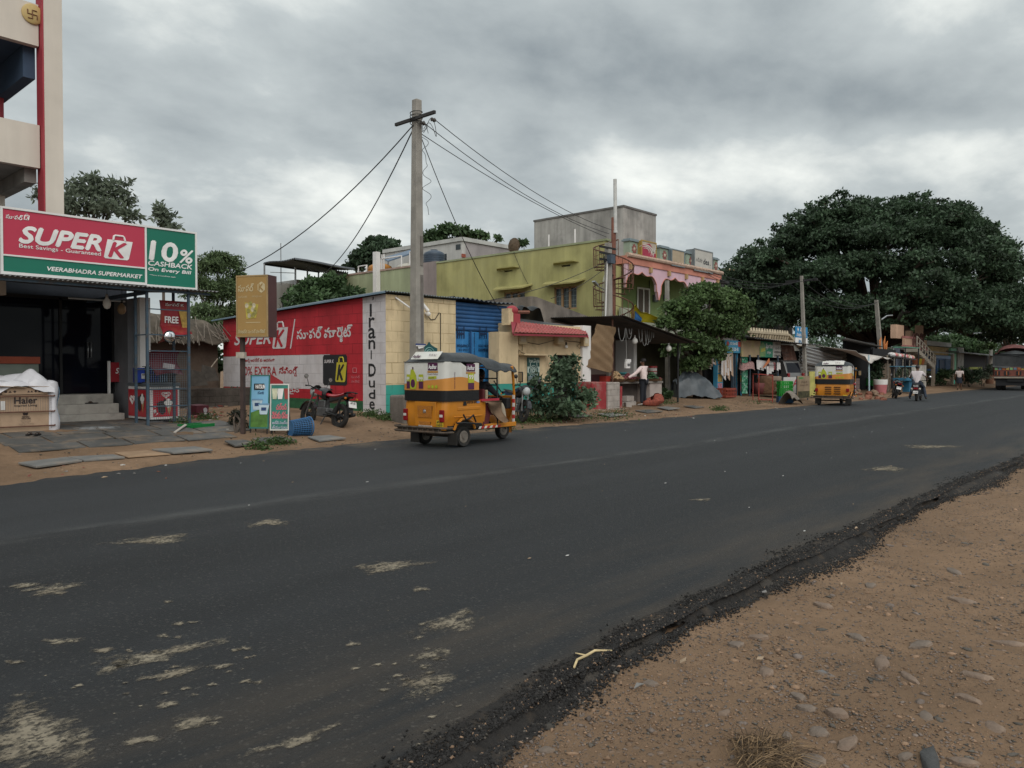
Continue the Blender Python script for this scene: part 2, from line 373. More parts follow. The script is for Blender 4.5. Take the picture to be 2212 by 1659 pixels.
# one sheet of ground out to the horizon
xs = np.unique(np.concatenate([np.arange(-3,14,.22),np.arange(14,60,1.0),np.arange(60,140,5),np.array([-600,-250,-100,-50,-25,-15,-10,-7,-5,180,260,400,700,1200])]))
ys = np.unique(np.concatenate([np.arange(-2,2.6,.16),np.arange(2.6,13,1.3),np.arange(12.9,21,.35),np.arange(21,45,2),np.array([-600,-200,-80,-30,-12,-6,-4,-3,50,60,80,120,200,400,800])]))
gb = MB(); W_ = len(xs)
for y in ys:
 for x in xs:
  z = gz(x,y)
  if y < 2.45: z = gg(x,y)
  elif y < 13: z = -.07
  else: z += (.02 * math.sin(1.9 * x + y) * math.sin(2.7 * y) + .012 * math.sin(5 * x + 3 * y)) * ss(13,14.2,y)
  gb.v.append((x,y,z)); gb.n += 1
for j in range(len(ys) - 1):
 for i in range(W_ - 1): gb.f.append([j * W_ + i,j * W_ + i + 1,(j + 1) * W_ + i + 1,(j + 1) * W_ + i]); gb.mi.append(0)
gb.build('ground',earth,smooth=True,kind='structure')
# asphalt
m = bpy.data.materials.new('asphalt'); m.use_nodes = True; t = m.node_tree; N = t.nodes; K = t.links.new; b = N['Principled BSDF']
c = N.new('ShaderNodeTexCoord').outputs['Object']
def anoise(s,d=6,rg=.6,st=None):
 vec = c
 if st:
  q = N.new('ShaderNodeMapping'); q.inputs['Scale'].default_value = st; K(c,q.inputs[0]); vec = q.outputs[0]
 n = N.new('ShaderNodeTexNoise'); n.inputs['Scale'].default_value = s; n.inputs['Detail'].default_value = d; n.inputs['Roughness'].default_value = rg; K(vec,n.inputs['Vector']); return n.outputs[0]
def amr(f,a,bb,lo,hi):
 r = N.new('ShaderNodeMapRange'); K(f,r.inputs[0])
 for i,q in enumerate((a,bb,lo,hi)): r.inputs[i + 1].default_value = q
 return r.outputs[0]
def amix(f,a,bb):
 x = N.new('ShaderNodeMix'); x.data_type = 'RGBA'
 K(f,x.inputs[0])
 for i,q in ((6,a),(7,bb)):
  if isinstance(q,tuple): x.inputs[i].default_value = (*q,1)
  else: K(q,x.inputs[i])
 return x.outputs[2]
col = amix(amr(anoise(.9,6,.6,(.06,1,1)),.3,.7,0,1),(.012,.0132,.0145),(.030,.032,.0345))     # tracks along the road
col = amix(amr(anoise(1.6,6),.45,.75,0,.6),col,(.018,.020,.022))
vo = N.new('ShaderNodeTexVoronoi'); vo.inputs['Scale'].default_value = 85; K(c,vo.inputs['Vector']); sc_ = N.new('ShaderNodeSeparateColor'); K(vo.outputs['Color'],sc_.inputs[0])
col = amix(amr(sc_.outputs[0],.92,.98,0,.38),col,(.16,.15,.135))                                       # bare chippings
col = amix(amr(sc_.outputs[1],.0,1,0,.45),col,(.016,.017,.019))
# dust carried on from the near shoulder, a paler dry lane beyond the middle
sy = N.new('ShaderNodeSeparateXYZ'); K(c,sy.inputs[0])
dust = N.new('ShaderNodeMath'); dust.operation = 'MULTIPLY'; K(amr(sy.outputs[1],2.3,4.1,1,0),dust.inputs[0]); K(amr(anoise(1.1,8,.65,(.3,1.6,1)),.42,.68,0,.75),dust.inputs[1])
col = amix(dust.outputs[0],col,(.095,.072,.050))
lane = N.new('ShaderNodeMath'); lane.operation = 'MULTIPLY'; K(amr(sy.outputs[1],8.0,8.25,0,1),lane.inputs[0]); K(amr(anoise(.8,6,.6,(.2,1,1)),.3,.7,.25,.7),lane.inputs[1])
col = amix(lane.outputs[0],col,(.038,.041,.045))
seam = N.new('ShaderNodeMath'); seam.operation = 'MULTIPLY'; sdx = N.new('ShaderNodeMath'); sdx.operation = 'ADD'; K(sy.outputs[1],sdx.inputs[0]); K(amr(anoise(.12,3,.5,(1,.1,1)),0,1,-.5,.5),sdx.inputs[1])
sda = N.new('ShaderNodeMath'); sda.operation = 'SUBTRACT'; K(sdx.outputs[0],sda.inputs[0]); sda.inputs[1].default_value = 8.0; sab = N.new('ShaderNodeMath'); sab.operation = 'ABSOLUTE'; K(sda.outputs[0],sab.inputs[0])
K(amr(sab.outputs[0],0,.3,.34,0),seam.inputs[0]); K(amr(anoise(2,8,.7,(.3,1,1)),.38,.62,0,1),seam.inputs[1])
col = amix(seam.outputs[0],col,(.16,.16,.155))
fd = N.new('ShaderNodeMath'); fd.operation = 'MULTIPLY'; K(amr(sy.outputs[1],11.9,13.0,0,1),fd.inputs[0]); K(amr(anoise(1.5,8,.7),.45,.65,0,.7),fd.inputs[1])
col = amix(fd.outputs[0],col,(.15,.11,.075))
K(col,b.inputs['Base Color']); b.inputs['Roughness'].default_value = .74; b.inputs['Specular IOR Level'].default_value = .32
hh = N.new('ShaderNodeMath'); hh.operation = 'ADD'; K(vo.outputs['Distance'],hh.inputs[0]); K(anoise(60,6,.7),hh.inputs[1])
bp = N.new('ShaderNodeBump'); bp.inputs['Strength'].default_value = .8; bp.inputs['Distance'].default_value = .012; K(hh.outputs[0],bp.inputs['Height']); K(bp.outputs[0],b.inputs['Normal'])
asphalt = m
rb = MB(); rx = np.concatenate([np.arange(-80,-4,4),np.arange(-4,22,.1),np.arange(22,100,1),np.arange(100,401,20)])
for x in rx:
 k = 1 if -4 <= x <= 30 else 0
 yr = edge(EDGE_R,x) + wob(x) * k * 1.5; yl = edge(EDGE_L,x) + wob(x,2) * k * 2
 for y,z in ((yr - .10,-.07),(yr,-.012),(yr + .12,0),(yr + .5,.0),(yl - .3,0),(yl,-.004),(yl + .06,-.03)): rb.v.append((x,y,z)); rb.n += 1
for i in range(len(rx) - 1):
 for j in range(6): rb.f.append([i * 7 + j,(i + 1) * 7 + j,(i + 1) * 7 + j + 1,i * 7 + j + 1]); rb.mi.append(0)
rb.build('road',asphalt,smooth=True,kind='structure')
# pale worn patches of sand and chippings on the asphalt: irregular sheets 4 mm up, broken at the rim
m = bpy.data.materials.new('worn_patch'); m.use_nodes = True; t = m.node_tree; N = t.nodes; K = t.links.new; b = N['Principled BSDF']; b.inputs['Roughness'].default_value = .95; b.inputs['Specular IOR Level'].default_value = .1
c = N.new('ShaderNodeTexCoord').outputs['Object']; at = N.new('ShaderNodeAttribute'); at.attribute_name = 'fall'
col = amix(amr(anoise(3,6),.3,.7,0,1),(.19,.158,.118),(.31,.27,.205))
vo = N.new('ShaderNodeTexVoronoi'); vo.inputs['Scale'].default_value = 60; K(c,vo.inputs['Vector']); s1 = N.new('ShaderNodeSeparateColor'); K(vo.outputs['Color'],s1.inputs[0])
col = amix(amr(s1.outputs[0],.35,1,0,.85),col,(.04,.038,.035)); K(col,b.inputs['Base Color'])
q = N.new('ShaderNodeMath'); q.operation = 'MULTIPLY_ADD'; K(anoise(9,10,.78,(.7,1.15,1)),q.inputs[0]); q.inputs[1].default_value = 3.2; K(at.outputs['Fac'],q.inputs[2])
K(amr(q.outputs[0],1.98,2.45,0,.9),b.inputs['Alpha'])
pb = MB(); fall = []
def patch(u,v,du,dv,slant=0):
 """a patch centred at sight (u, v), half sizes du, dv"""
 c0 = G(u,v); a = (G(u + du,v - slant) - G(u - du,v + slant)) * .5; bv_ = (G(u,v - dv) - G(u,v + dv)) * .5; n = 28; o = pb.n; ph = random.random() * 9
 for k,f in enumerate((1.0,.75,.4,-.35)):
  for j in range(n):
   th = 2 * math.pi * j / n; r_ = (.02,.42,.95,1.9)[k] * (1 + .18 * math.sin(3 * th + ph) + .12 * math.sin(5 * th + 2 * ph))
   p = c0 + a * math.cos(th) * r_ + bv_ * math.sin(th) * r_; pb.v.append((p.x,p.y,.004 + .0004 * (len(fall) % 7 == 9))); pb.n += 1; fall.append(f)
 for k in range(3):
  for j in range(n): pb.f.append([o + k * n + j,o + (k + 1) * n + j,o + (k + 1) * n + (j + 1) % n,o + k * n + (j + 1) % n]); pb.mi.append(0)
 pb.f.append([o + j for j in range(n)]); pb.mi.append(0)
for a in ((70,1590,125,75,0),(330,1418,130,17,28),(372,1458,60,12,10),(110,1274,55,13,6),(335,1167,78,10,5),(580,1130,45,7,2),(835,1225,74,12,6),(975,1345,62,20,12),(920,1476,58,26,12),(935,1415,38,12,8),(135,1387,40,9,2),
  (410,1560,50,19,6),(1915,1013,44,6,0),(2010,965,62,4,0),(225,1405,30,6,4),(360,1523,24,7,2),(640,1600,85,12,26),(60,1265,40,5,2),(1515,1080,20,3,0),(255,1430,26,6,3),(300,1600,40,8,6),(480,1440,26,6,3)): patch(*a)
for _ in range(70): u_ = random.choice((random.gauss(330,170),random.gauss(900,70))); v_ = random.gauss(1440,75); s_ = random.uniform(4,17); patch(u_,v_,s_,s_ * .3,1)
po = pb.build('road_patches',m,kind='structure')
at_ = po.data.attributes.new('fall','FLOAT','POINT'); at_.data.foreach_set('value',fall)
# loose stones: low-poly pebbles in one body of gravel, dark tarry grit along the broken edge
ico = bmesh.new(); bmesh.ops.create_icosphere(ico,subdivisions=1,radius=1); IV = np.array([v_.co for v_ in ico.verts]); IF = np.array([[q.index for q in f.verts] for f in ico.faces]); ico.free()
ico = bmesh.new(); bmesh.ops.create_icosphere(ico,subdivisions=2,radius=1); IV2 = np.array([v_.co for v_ in ico.verts]); IF2 = np.array([[q.index for q in f.verts] for f in ico.faces]); ico.free()
OV = np.array([(1,0,0),(-.5,.87,0),(-.5,-.87,0),(.1,.1,1),(.5,.6,.5),(0,0,-1)],float); OF = np.array([(0,4,3),(4,1,3),(1,2,3),(2,0,3),(4,0,5),(1,4,5),(2,1,5),(0,2,5)])
def pebbles(name,P,S,mats,mi,flat=.45,label=None,smooth=False,IV=OV,IF=OF):
 n = len(P); k = len(IV); ang = RNG.uniform(0,6.28,n); st = RNG.uniform(.6,1.25,(n,3)) * np.array([1.15,.85,flat]); st *= S[:,None]
 V = IV[None] * (1 + RNG.uniform(-.28,.22,(n,k,1))); V = V * st[:,None,:]
 ca,sa = np.cos(ang)[:,None],np.sin(ang)[:,None]; V = np.stack([V[...,0] * ca - V[...,1] * sa,V[...,0] * sa + V[...,1] * ca,V[...,2]],-1) + P[:,None,:]
 F = (IF[None] + (np.arange(n) * k)[:,None,None]).reshape(-1,3)
 me = bpy.data.meshes.new(name); me.vertices.add(n * k); me.vertices.foreach_set('co',V.reshape(-1)); me.loops.add(F.size); me.loops.foreach_set('vertex_index',F.reshape(-1).astype(np.int32)); me.polygons.add(len(F)); me.polygons.foreach_set('loop_start',np.arange(len(F),dtype=np.int32) * 3)
 for q in mats: me.materials.append(q)
 me.polygons.foreach_set('material_index',np.repeat(mi,len(IF)).astype(np.int32))
 if smooth: me.polygons.foreach_set('use_smooth',[True] * len(F))
 me.update(calc_edges=True); o = bpy.data.objects.new(name,me); COL.objects.link(o); tag(o,label,None,None,'stuff'); return o
st1 = M('pebble_brown',(.24,.155,.10),.9,.2,20,.5,90,island=.35); st2 = M('pebble_grey',(.10,.088,.075),.85,.2,20,.5,90,island=.4); tar = M('tar_grit',(.022,.020,.019),.75,.3,20,.6,120,island=.6); st3 = M('pebble_slate',(.17,.135,.115),.85,.25,14,.4,60,island=.25)
n = 150000; d = 1.7 + 14 * RNG.random(n) ** 1.35; aa = R(42) + RNG.uniform(-R(38),R(8),n)
P = np.stack([d * np.cos(aa),d * np.sin(aa),np.zeros(n)],1); P = P[P[:,1] < 2.3]; n = len(P); cl_ = np.sin(2.1 * P[:,0] + 1.3 * P[:,1]) * np.sin(1.7 * P[:,1] - 1.1 * P[:,0]) + .5 * np.sin(5.3 * P[:,0] + 2 * P[:,1]); P = P[RNG.random(n) < .42 + .6 * (cl_ > -.1)]; n = len(P)
S = .003 + .0095 * RNG.random(n) ** 2.8 + .012 * (RNG.random(n) > .985); P[:,2] = [gg(a,b_) for a,b_ in P[:,:2]]; P[:,2] += S * .15
pebbles('gravel',P,S,[st1,st2,st3],RNG.choice([0,0,1,2,2],n),.55,'brown and grey gravel strewn over the sandy near shoulder')
n = 900; d = 1.9 + 12 * RNG.random(n); aa = R(42) + RNG.uniform(-R(38),R(8),n); P = np.stack([d * np.cos(aa),d * np.sin(aa),np.zeros(n)],1); P = P[P[:,1] < 2.2]; n = len(P); S = .014 + .022 * RNG.random(n) ** 2; P[:,2] = [gg(a,b_) for a,b_ in P[:,:2]]; P[:,2] += S * .02
pebbles('cobbles',P,S,[st1,st2,st3],RNG.choice([0,0,1,2],n),.42,'fist sized flat stones bedded in the near shoulder',0,IV,IF)
n = 110000; x = .8 + 21 * RNG.random(n) ** 1.5; yr = np.array([edge(EDGE_R,q) for q in x]); off = RNG.normal(0,1,n) * (.045 + .065 * np.maximum(0,np.sin(1.1 * x + .6)) + .03 * np.sin(3.7 * x) ** 2) - .08 - .06 * np.maximum(0,np.sin(1.1 * x + .6))
P = np.stack([x,yr + off,np.zeros(n)],1); S = .003 + .0105 * RNG.random(n) ** 2.2 + .009 * (RNG.random(n) > .992); P[:,2] = [max(gg(a,b_) + (.004 if o_ > -.4 else 0),np.interp(o_,(-.17,-.07,.04,.14),(-.2,-.004,.006,.002))) for (a,b_),o_ in zip(P[:,:2],off)]; P[:,2] += S * .15
pebbles('tar_gravel',P,S,[tar,st2,st1],RNG.choice([0] * 30 + [1,2],n),.7,'crumbled black tar grit along the broken road edge')
b = MB(); fall = []; N_ = 500; W5 = ((.14,.004,-.5),(.04,.006,.8),(-.06,-.004,1),(-.11,-.2,.85),(-.19,-.2,.2),(-.36,-.2,-.8))
for i in range(N_ + 1):
 x = .5 + 30 * i / N_; y1 = edge(EDGE_R,x); k = 1 + .45 * math.sin(1.1 * x + .6) + .25 * math.sin(2.9 * x)
 for o_,z,f in W5: y = y1 + (o_ * k if o_ < 0 else o_); b.v.append((x,y,max(z,gg(x,y) + .007 if o_ < 0 else z))); b.n += 1; fall.append(f)
for i in range(N_):
 for j in range(5): b.f.append([i * 6 + j,i * 6 + j + 1,i * 6 + j + 7,i * 6 + j + 6]); b.mi.append(0)
tm = M('tar_bed',(.020,.0175,.016),.9,.4,9,1,55,stain=(.085,.062,.042,.6),ss_=5); t = tm.node_tree; N = t.nodes; K = t.links.new; bs_ = N['Principled BSDF']; c = N.new('ShaderNodeTexCoord').outputs['Object']; at = N.new('ShaderNodeAttribute'); at.attribute_name = 'fall'; q = N.new('ShaderNodeMath'); q.operation = 'MULTIPLY_ADD'; K(anoise(9,10,.8),q.inputs[0]); q.inputs[1].default_value = 2.2; K(at.outputs['Fac'],q.inputs[2]); K(amr(q.outputs[0],1.3,1.5,0,1),bs_.inputs['Alpha'])
po = b.build('road_edge',tm,smooth=True,kind='structure'); at_ = po.data.attributes.new('fall','FLOAT','POINT'); at_.data.foreach_set('value',fall)
n = 2600; P = np.stack([RNG.uniform(4,44,n),13.3 + 2.6 * RNG.random(n) ** 1.6,np.zeros(n)],1); S = .008 + .03 * RNG.random(n) ** 3
P[:,2] = [gz(a,b_) + .003 for a,b_ in P[:,:2]]
pebbles('verge_gravel',P,S,[st1,st2,st3],RNG.choice([0,1,2],n),.5,'small stones and clods on the dirt verge before the shops')
# bigger flat stones set in the shoulder: each a thing
def stone(u,v,sx,sy,h,m_,rz=None,label='flat weathered stone half buried in the sandy near shoulder',group='flat stones half buried in the near shoulder'):
 p = G(u,v); p.z = gg(p.x,p.y); k = len(IV2); rz = random.uniform(0,3.1) if rz is None else rz
 V = IV2 * (1 + RNG.uniform(-.05,.05,(k,1))); V = V * (1 + .22 * np.sin(IV2[:,:1] * 2.6 + random.random() * 6) * np.cos(IV2[:,1:2] * 3 + random.random() * 6))
 V[:,2] = np.clip(V[:,2],-.5,.62); V = V * np.array([sx * .8,sy * .8,h * .8]); ca,sa = math.cos(rz),math.sin(rz)
 V = np.stack([V[:,0] * ca - V[:,1] * sa,V[:,0] * sa + V[:,1] * ca,V[:,2]],1) + np.array([p.x,p.y,p.z - h * .02])
 bq = MB(); bq.add([tuple(q) for q in V],[list(f) for f in IF2]); return bq.build('stone',m_,None,'auto',label,'stone',group)
rk = M('rock_purple',(.21,.15,.112),.85,.3,6,.6,45,stain=(.28,.20,.14,.6),ss_=5); rk2 = M('rock_grey',(.18,.14,.112),.85,.3,7,.6,45,stain=(.27,.19,.13,.5),ss_=6)
for u,v,a,b_,h,m_ in ((1655,1456,.085,.05,.03,rk),(1725,1512,.05,.04,.03,rk2),(1742,1537,.06,.04,.035,rk2),(1808,1552,.06,.045,.05,rk),(1768,1584,.06,.055,.03,rk2),(1832,1610,.09,.04,.03,rk),(1755,1640,.07,.06,.035,rk2),(2090,1510,.09,.04,.03,rk),(1905,1432,.13,.05,.045,rk),(1850,1372,.1,.05,.03,rk2),(1990,1395,.12,.05,.03,rk2),(2110,1465,.11,.05,.03,rk),(1640,1380,.08,.05,.04,rk),(1590,1395,.06,.05,.03,rk2),(2080,1300,.12,.06,.03,rk),(1955,1640,.06,.03,.03,rk2),(2080,1650,.07,.04,.03,rk),(1075,1596,.05,.035,.03,rk2),(960,1620,.05,.03,.025,rk2),
      (1780,1310,.09,.05,.04,rk),(2060,1232,.13,.06,.03,rk2),(1965,1465,.1,.035,.03,rk),(1700,1590,.045,.03,.03,rk2),(2150,1570,.07,.05,.02,rk),(1880,1265,.1,.05,.03,rk2),(1565,1540,.05,.03,.03,rk),(1180,1620,.05,.035,.03,rk2),(1405,1478,.05,.04,.03,rk2),(2180,1390,.12,.05,.03,rk),(2000,1550,.06,.035,.02,rk2)): stone(u,v,a,b_,h,m_)
stone(2010,1652,.17,.05,.06,M('rock_dark',(.07,.07,.07),.8,.3,6,.6,50),R(20),'long dark grey stone lying at the bottom edge of the photo',None)
def fn(b):
 c0 = G(1240,1447); c1 = G(1266,1421); c2 = G(1322,1424)
 for p in (c0,c1,c2): p.z = .012
 b.tube([c0,c0.lerp(c1,.5) + Vector((0,.02,.004)),c1,c1.lerp(c2,.5) + Vector((0,.03,.006)),c2],[.006,.007,.008,.007,.004],7); b.tube([c1,c1 + Vector((-.03,.05,.01))],[.006,.003],5)
one('twig','bare pale twig lying across the crumbled edge of the road','twig',M('dry_twig',(.55,.43,.24),.8,.2,20),fn,True)
def fn(b):
 c0 = G(1640,1650)
 for i in range(420):
  a = random.gauss(R(-10),.75); r0 = random.uniform(0,.09); p = c0 + Vector((random.gauss(0,.06),random.gauss(0,.05),random.uniform(.0,.05))); l = random.uniform(.06,.2)
  q = p + Vector((math.cos(a) * l,math.sin(a) * l,random.uniform(-.03,.02))); q.z = max(q.z,-.045); mid = p.lerp(q,.5) + Vector((0,0,.025)); b.mat(random.randint(0,1)).tube([p,mid,q],[.0016,.0016,.0008],3,False)
one('dry_husk','clump of dry brown coconut fibre lying on the near gravel','plant debris',[M('husk_dark',(.075,.05,.03),.9,.3,20),M('husk_tan',(.22,.145,.08),.9,.3,20)],fn)
def fn(b):
 c0 = G(1779,1461); a = R(60)
 for i in range(7): q = c0 + Vector((math.cos(a),math.sin(a),0)) * (i * .014 - .045) + Z_ * .012; t_ = Vector((-math.sin(a),math.cos(a),0)); b.tube([q - t_ * .032,q + t_ * .032],.0035,4)
 for k in (-1,-.33,.33,1): q = c0 + t_ * .03 * k + Z_ * .012; d_ = Vector((math.cos(a),math.sin(a),0)); b.tube([q - d_ * .05,q + d_ * .05],.0035,4)
one('grate_scrap','broken scrap of grey plastic grating lying among the stones','scrap',M('grey_plastic',(.16,.17,.18),.5),fn)
# ================================================================== THE SUPERMARKET (left)
cream = M('cream_plaster',(.62,.56,.49),.85,.05,1.2,.15,90,streak=.05)
redpaint = M('red_trim',(.36,.045,.06),.6,.08); white = M('white_paint',(.74,.72,.70),.7,.06,2,streak=.1)
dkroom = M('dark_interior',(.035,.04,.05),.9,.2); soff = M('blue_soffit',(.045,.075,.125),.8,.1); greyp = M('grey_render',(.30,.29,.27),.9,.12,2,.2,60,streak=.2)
steelb = M('blue_grey_steel',(.045,.075,.105),.55,.2,6,stain=(.12,.07,.04,.5),ss_=9); black = M('black_matte',(.014,.014,.015),.6,.1); rust = M('rusty_iron',(.13,.062,.042),.85,.3,7,.3,40)
concrete = M('old_concrete',(.30,.28,.25),.92,.16,2.2,.3,50,stain=(.16,.15,.14,.5),ss_=2.5)
shopw = M('shop_glass',(.012,.014,.018),.06); shopw = glass('shop_glass_dark',(.006,.007,.012),.05,.12)
chrome = M('polished_steel',(.75,.76,.78),.12,0,metal=1); steel = M('grey_steel',(.35,.36,.37),.4,.1,metal=.8)
bld = T('building','cream storeyed building with open balconies and a red edged corner fin above the supermarket','building',(5.4,19,.3),world=True)
MB().bb(5.35,5.69,17.6,17.95,3.45,11).build('fin_face',cream,bld)
MB().bb(5.32,5.348,17.602,17.97,3.45,11).build('red_edge',redpaint,bld)
for z0,z1 in ((8.13,8.97),(5.66,6.53)):
 MB().bb(-6,5.3,17.75,17.9,z0,z1).build('parapet',cream,bld)
MB().bb(-6,5.06,17.92,20.1,8.14,8.3).bb(5.08,5.3,17.98,20.1,7.52,8.4).build('balcony_soffit',soff,bld)
MB().bb(-6,5.06,17.92,20.1,5.66,5.8).bb(5.08,5.3,17.98,20.1,5.385,5.8).build('floor_slab',greyp,bld)
MB().bb(4.9,5.2,19.75,20.05,5.6,7.52).build('pillar',redpaint,bld); MB().bb(4.9,5.2,19.75,20.05,3.2,5.38).build('pillar',cream,bld)
MB().bb(-6,4.7,20.1,20.3,3.5,11).build('wall',M('blue_wall',(.06,.10,.17),.8,.1),bld)
MB().bb(-6,5.29,20.12,24,8.2,8.4).build('roof',cream,bld)
def fn(b): b.lathe([(.20,0),(.20,-.03),(.17,-.05)],PY(70,31,17.745),'y',24)
md = MB(); fn(md); md = md.build('emblem',M('emblem_yellow',(.52,.38,.16),.6,.08),bld,'auto')
q = MB(); c0 = PY(70,31,17.69)
for a in range(4):
 d = Vector((math.cos(a * math.pi / 2),0,math.sin(a * math.pi / 2))); pd = Vector((-d.z,0,d.x)) * -1
 q.tube([c0,c0 + d * .085,c0 + d * .085 + pd * .08],.013,6)
q.build('emblem_mark',M('emblem_brown',(.20,.10,.05),.7),md)
shop = T('supermarket','dark supermarket front behind glass doors at the top of three concrete steps','shop',(6,20,.3),world=True)
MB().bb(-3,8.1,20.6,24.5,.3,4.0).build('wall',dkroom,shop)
MB().bb(7.85,8.10,19.2,20.55,.3,3.3).build('pillar',white,shop)
MB().bb(7.62,7.84,19.35,20.5,.3,3.25).build('jamb',M('jamb_grey',(.14,.14,.15),.8),shop)
fl = MB()
for i in range(3): fl.bb(1.5,7.4,19.0 + .33 * i,19.33 + .33 * i if i < 2 else 20.6,.3,.3 + .22 * (i + 1) - .012 * 0)
fl.build('steps',M('step_cement',(.38,.36,.325),.9,.16,2.5,.3,40,stain=(.2,.19,.18,.55),ss_=4,streak=.15),shop,bevel=.012)
gl = MB().bb(1,6.4,20.2,20.22,.98,3.2).bb(6.44,7.62,20.2,20.22,.98,3.2).build('glass_front',shopw,shop)
fr = MB()
for x in (1,3.2,4.9,6.42,7.6): fr.bb(x - .03,x + .03,20.16,20.24,.97,3.25)
fr.bb(1,7.6,20.16,20.24,3.2,3.28).build('door_frame',black,shop)
for u in (190.5,197.5):
 a,b_ = PY(u,740,20.12),PY(u,773,20.12); MB().tube([a,b_],.016,8).tube([a,a + Y_ * .08],.01,6).tube([b_,b_ + Y_ * .08],.01,6).build('door_handle',steel,shop,True)
q = MB(); a,b_ = PY(0,782,19.85),PY(80,771,19.85); q.bb(2.5,b_.x,19.75,20.1,1.0,b_.z - .16); q.build('counter',M('counter_green',(.20,.23,.20),.7),shop)
MB().bb(2.5,b_.x + .02,19.7,20.12,b_.z - .155,b_.z).build('counter_edge',M('counter_orange',(.32,.07,.035),.6),shop)
a,b_ = PY(238,825,19.9),PY(270,783,19.9)
sg = MB().bb(a.x,b_.x + .35,19.88,19.93,a.z,b_.z).build('notice',M('notice_red',(.30,.02,.03),.6),shop)
MB().bb(a.x - .05,a.x - .002,19.87,19.94,a.z - .45,b_.z + .03).build('frame',white,sg)
MB().text('SUPER K',(a.x + .12,19.876,b_.z - .27),X_,Z_,.62,.13,.03,.25).text('సూపర్ మార్కెట్',(a.x + .2,19.876,a.z + .17),X_,Z_,.5,.09,.02).build('lettering',M('letter_white',(.78,.77,.76),.7),sg)
rf = MB().corr((2.0,16.62,3.30),(6.55,0,0),(0,3.7,.25),.09,.014,3).build('awning',M('corrugated_grey',(.20,.20,.20),.6,.2,3,metal=.3,stain=(.12,.09,.07,.5)),shop)
MB().bb(7.0,7.06,16.9,20.5,3.16,3.24).bb(2,8.4,16.75,16.8,3.22,3.27).build('awning_beam',steelb,shop)
tl = PY(205,612,18.6); MB().cyl((tl.x - .55,18.6,3.12),(tl.x + .65,18.6,3.12),.02).build('tube_light',M('tube_off',(.4,.42,.42),.4),shop)
# the big sign above the awning
sgn = T('shop_sign','long red and green signboard with white lettering and a 10% panel above the awning','sign',(6.2,16.8,3.3),world=True)
SX0,SX1,SXD = 4.34,8.12,7.0
signred = M('sign_red',(.47,.035,.075),.45,.05,1,coat=.2); signgreen = M('sign_green',(.005,.155,.10),.45,.05,1,coat=.2); lw = MATS['letter_white']
MB().bb(SX0 + .04,SXD - .02,16.80,16.86,3.72,4.57).build('red_panel',signred,sgn)
MB().bb(SX0 + .04,SXD - .02,16.80,16.86,3.40,3.685).build('green_strip',signgreen,sgn)
MB().bb(SXD + .02,SX1 - .04,16.80,16.86,3.37,4.57).build('green_panel',signgreen,sgn)
f = MB()
for a in ((SX0,SX0 + .04,3.34,4.61),(SX1 - .04,SX1,3.32,4.61),(SXD - .018,SXD + .018,3.34,4.57)): f.bb(a[0],a[1],16.78,16.90,a[2],a[3])
f.bb(SX0 + .04,SX1 - .04,16.78,16.90,4.572,4.612).bb(SX0 + .04,SXD - .018,16.78,16.90,3.34,3.395).bb(SXD + .018,SX1 - .04,16.78,16.90,3.32,3.367).bb(SX0 + .04,SXD - .018,16.782,16.85,3.688,3.718)
f.build('frame',M('sign_frame',(.72,.71,.70),.5,.05),sgn)
MB().bb(SX0,SX1,16.91,17.1,3.33,4.6).build('sign_back',M('sign_back',(.2,.2,.2),.8),sgn)
def sat(px,py): return PY(px * .4232,378 + py * .4232,16.795)
def stext(b,s_,p0,p1,ptop,**k):
 """lettering from sight point p0 to p1 along the baseline, as tall as ptop says"""
 a,c_,t_ = sat(*p0),sat(*p1),sat(*ptop); b.text(s_,a,X_,Z_,c_.x - a.x,t_.z - a.z,**k)
q = MB()
stext(q,'SUPER',(100,343),(515,386),(125,263),bold=.06,shear=.28); stext(q,'Best Savings - Guaranteed',(98,376),(515,418),(98,350),bold=.012)
stext(q,'VEERABHADRA SUPERMARKET',(242,488),(726,530),(242,467),bold=.04,shear=.2)
stext(q,'10',(764,430),(905,440),(764,335),bold=.05,shear=.1); stext(q,'%',(917,446),(986,452),(917,380),bold=.04,shear=.2)
stext(q,'CASHBACK',(757,460),(981,486),(757,436),bold=.04,shear=.15); stext(q,'On Every Bill',(757,492),(976,514),(757,470),bold=.04,shear=.15); stext(q,'**Terms & Conditions apply',(763,514),(897,527),(763,506),shear=.2)
stext(q,'సూపర్',(30,220),(118,230),(30,196),bold=.03)
q.build('lettering',lw,sgn)
def kbag(b,o,du,dv,w_,h_,n,mw,mk):
 """the K shopping bag mark: white bag with a handle, the letter cut in colour"""
 o,du,dv,n = Vector(o),Vector(du),Vector(dv),Vector(n)
 P = lambda x,y: o + du * (x * w_) + dv * (y * h_)
 b.mat(mw).slab([P(0,.06),P(.05,0),P(.80,0),P(.86,.06),P(1,.80),P(.95,.80),P(.13,.80)],n * .006)
 hd = [P(.33,.80),P(.35,.96),P(.40,1),P(.66,1),P(.70,.96),P(.74,.80)]
 b.tube([p + n * .004 for p in hd],w_ * .035,5)
 b.mat(mk).text('K',P(.16,.09) + n * .009,du,dv,w_ * .62,h_ * .60,.05,.3)
a,c_,t_ = sat(530,424),sat(678,440),sat(640,290)
q = MB(); kbag(q,a + Y_ * .002,X_,Z_,c_.x - a.x,t_.z - a.z - .1,-Y_,0,1); q.build('bag_mark',[lw,signred],sgn); q = MB(); a,c_,t_ = sat(121,228),sat(152,232),sat(130,199)
kbag(q,a + Y_ * .002,X_,Z_,c_.x - a.x,t_.z - a.z,-Y_,0,1); q.build('bag_mark',[lw,signred],sgn)
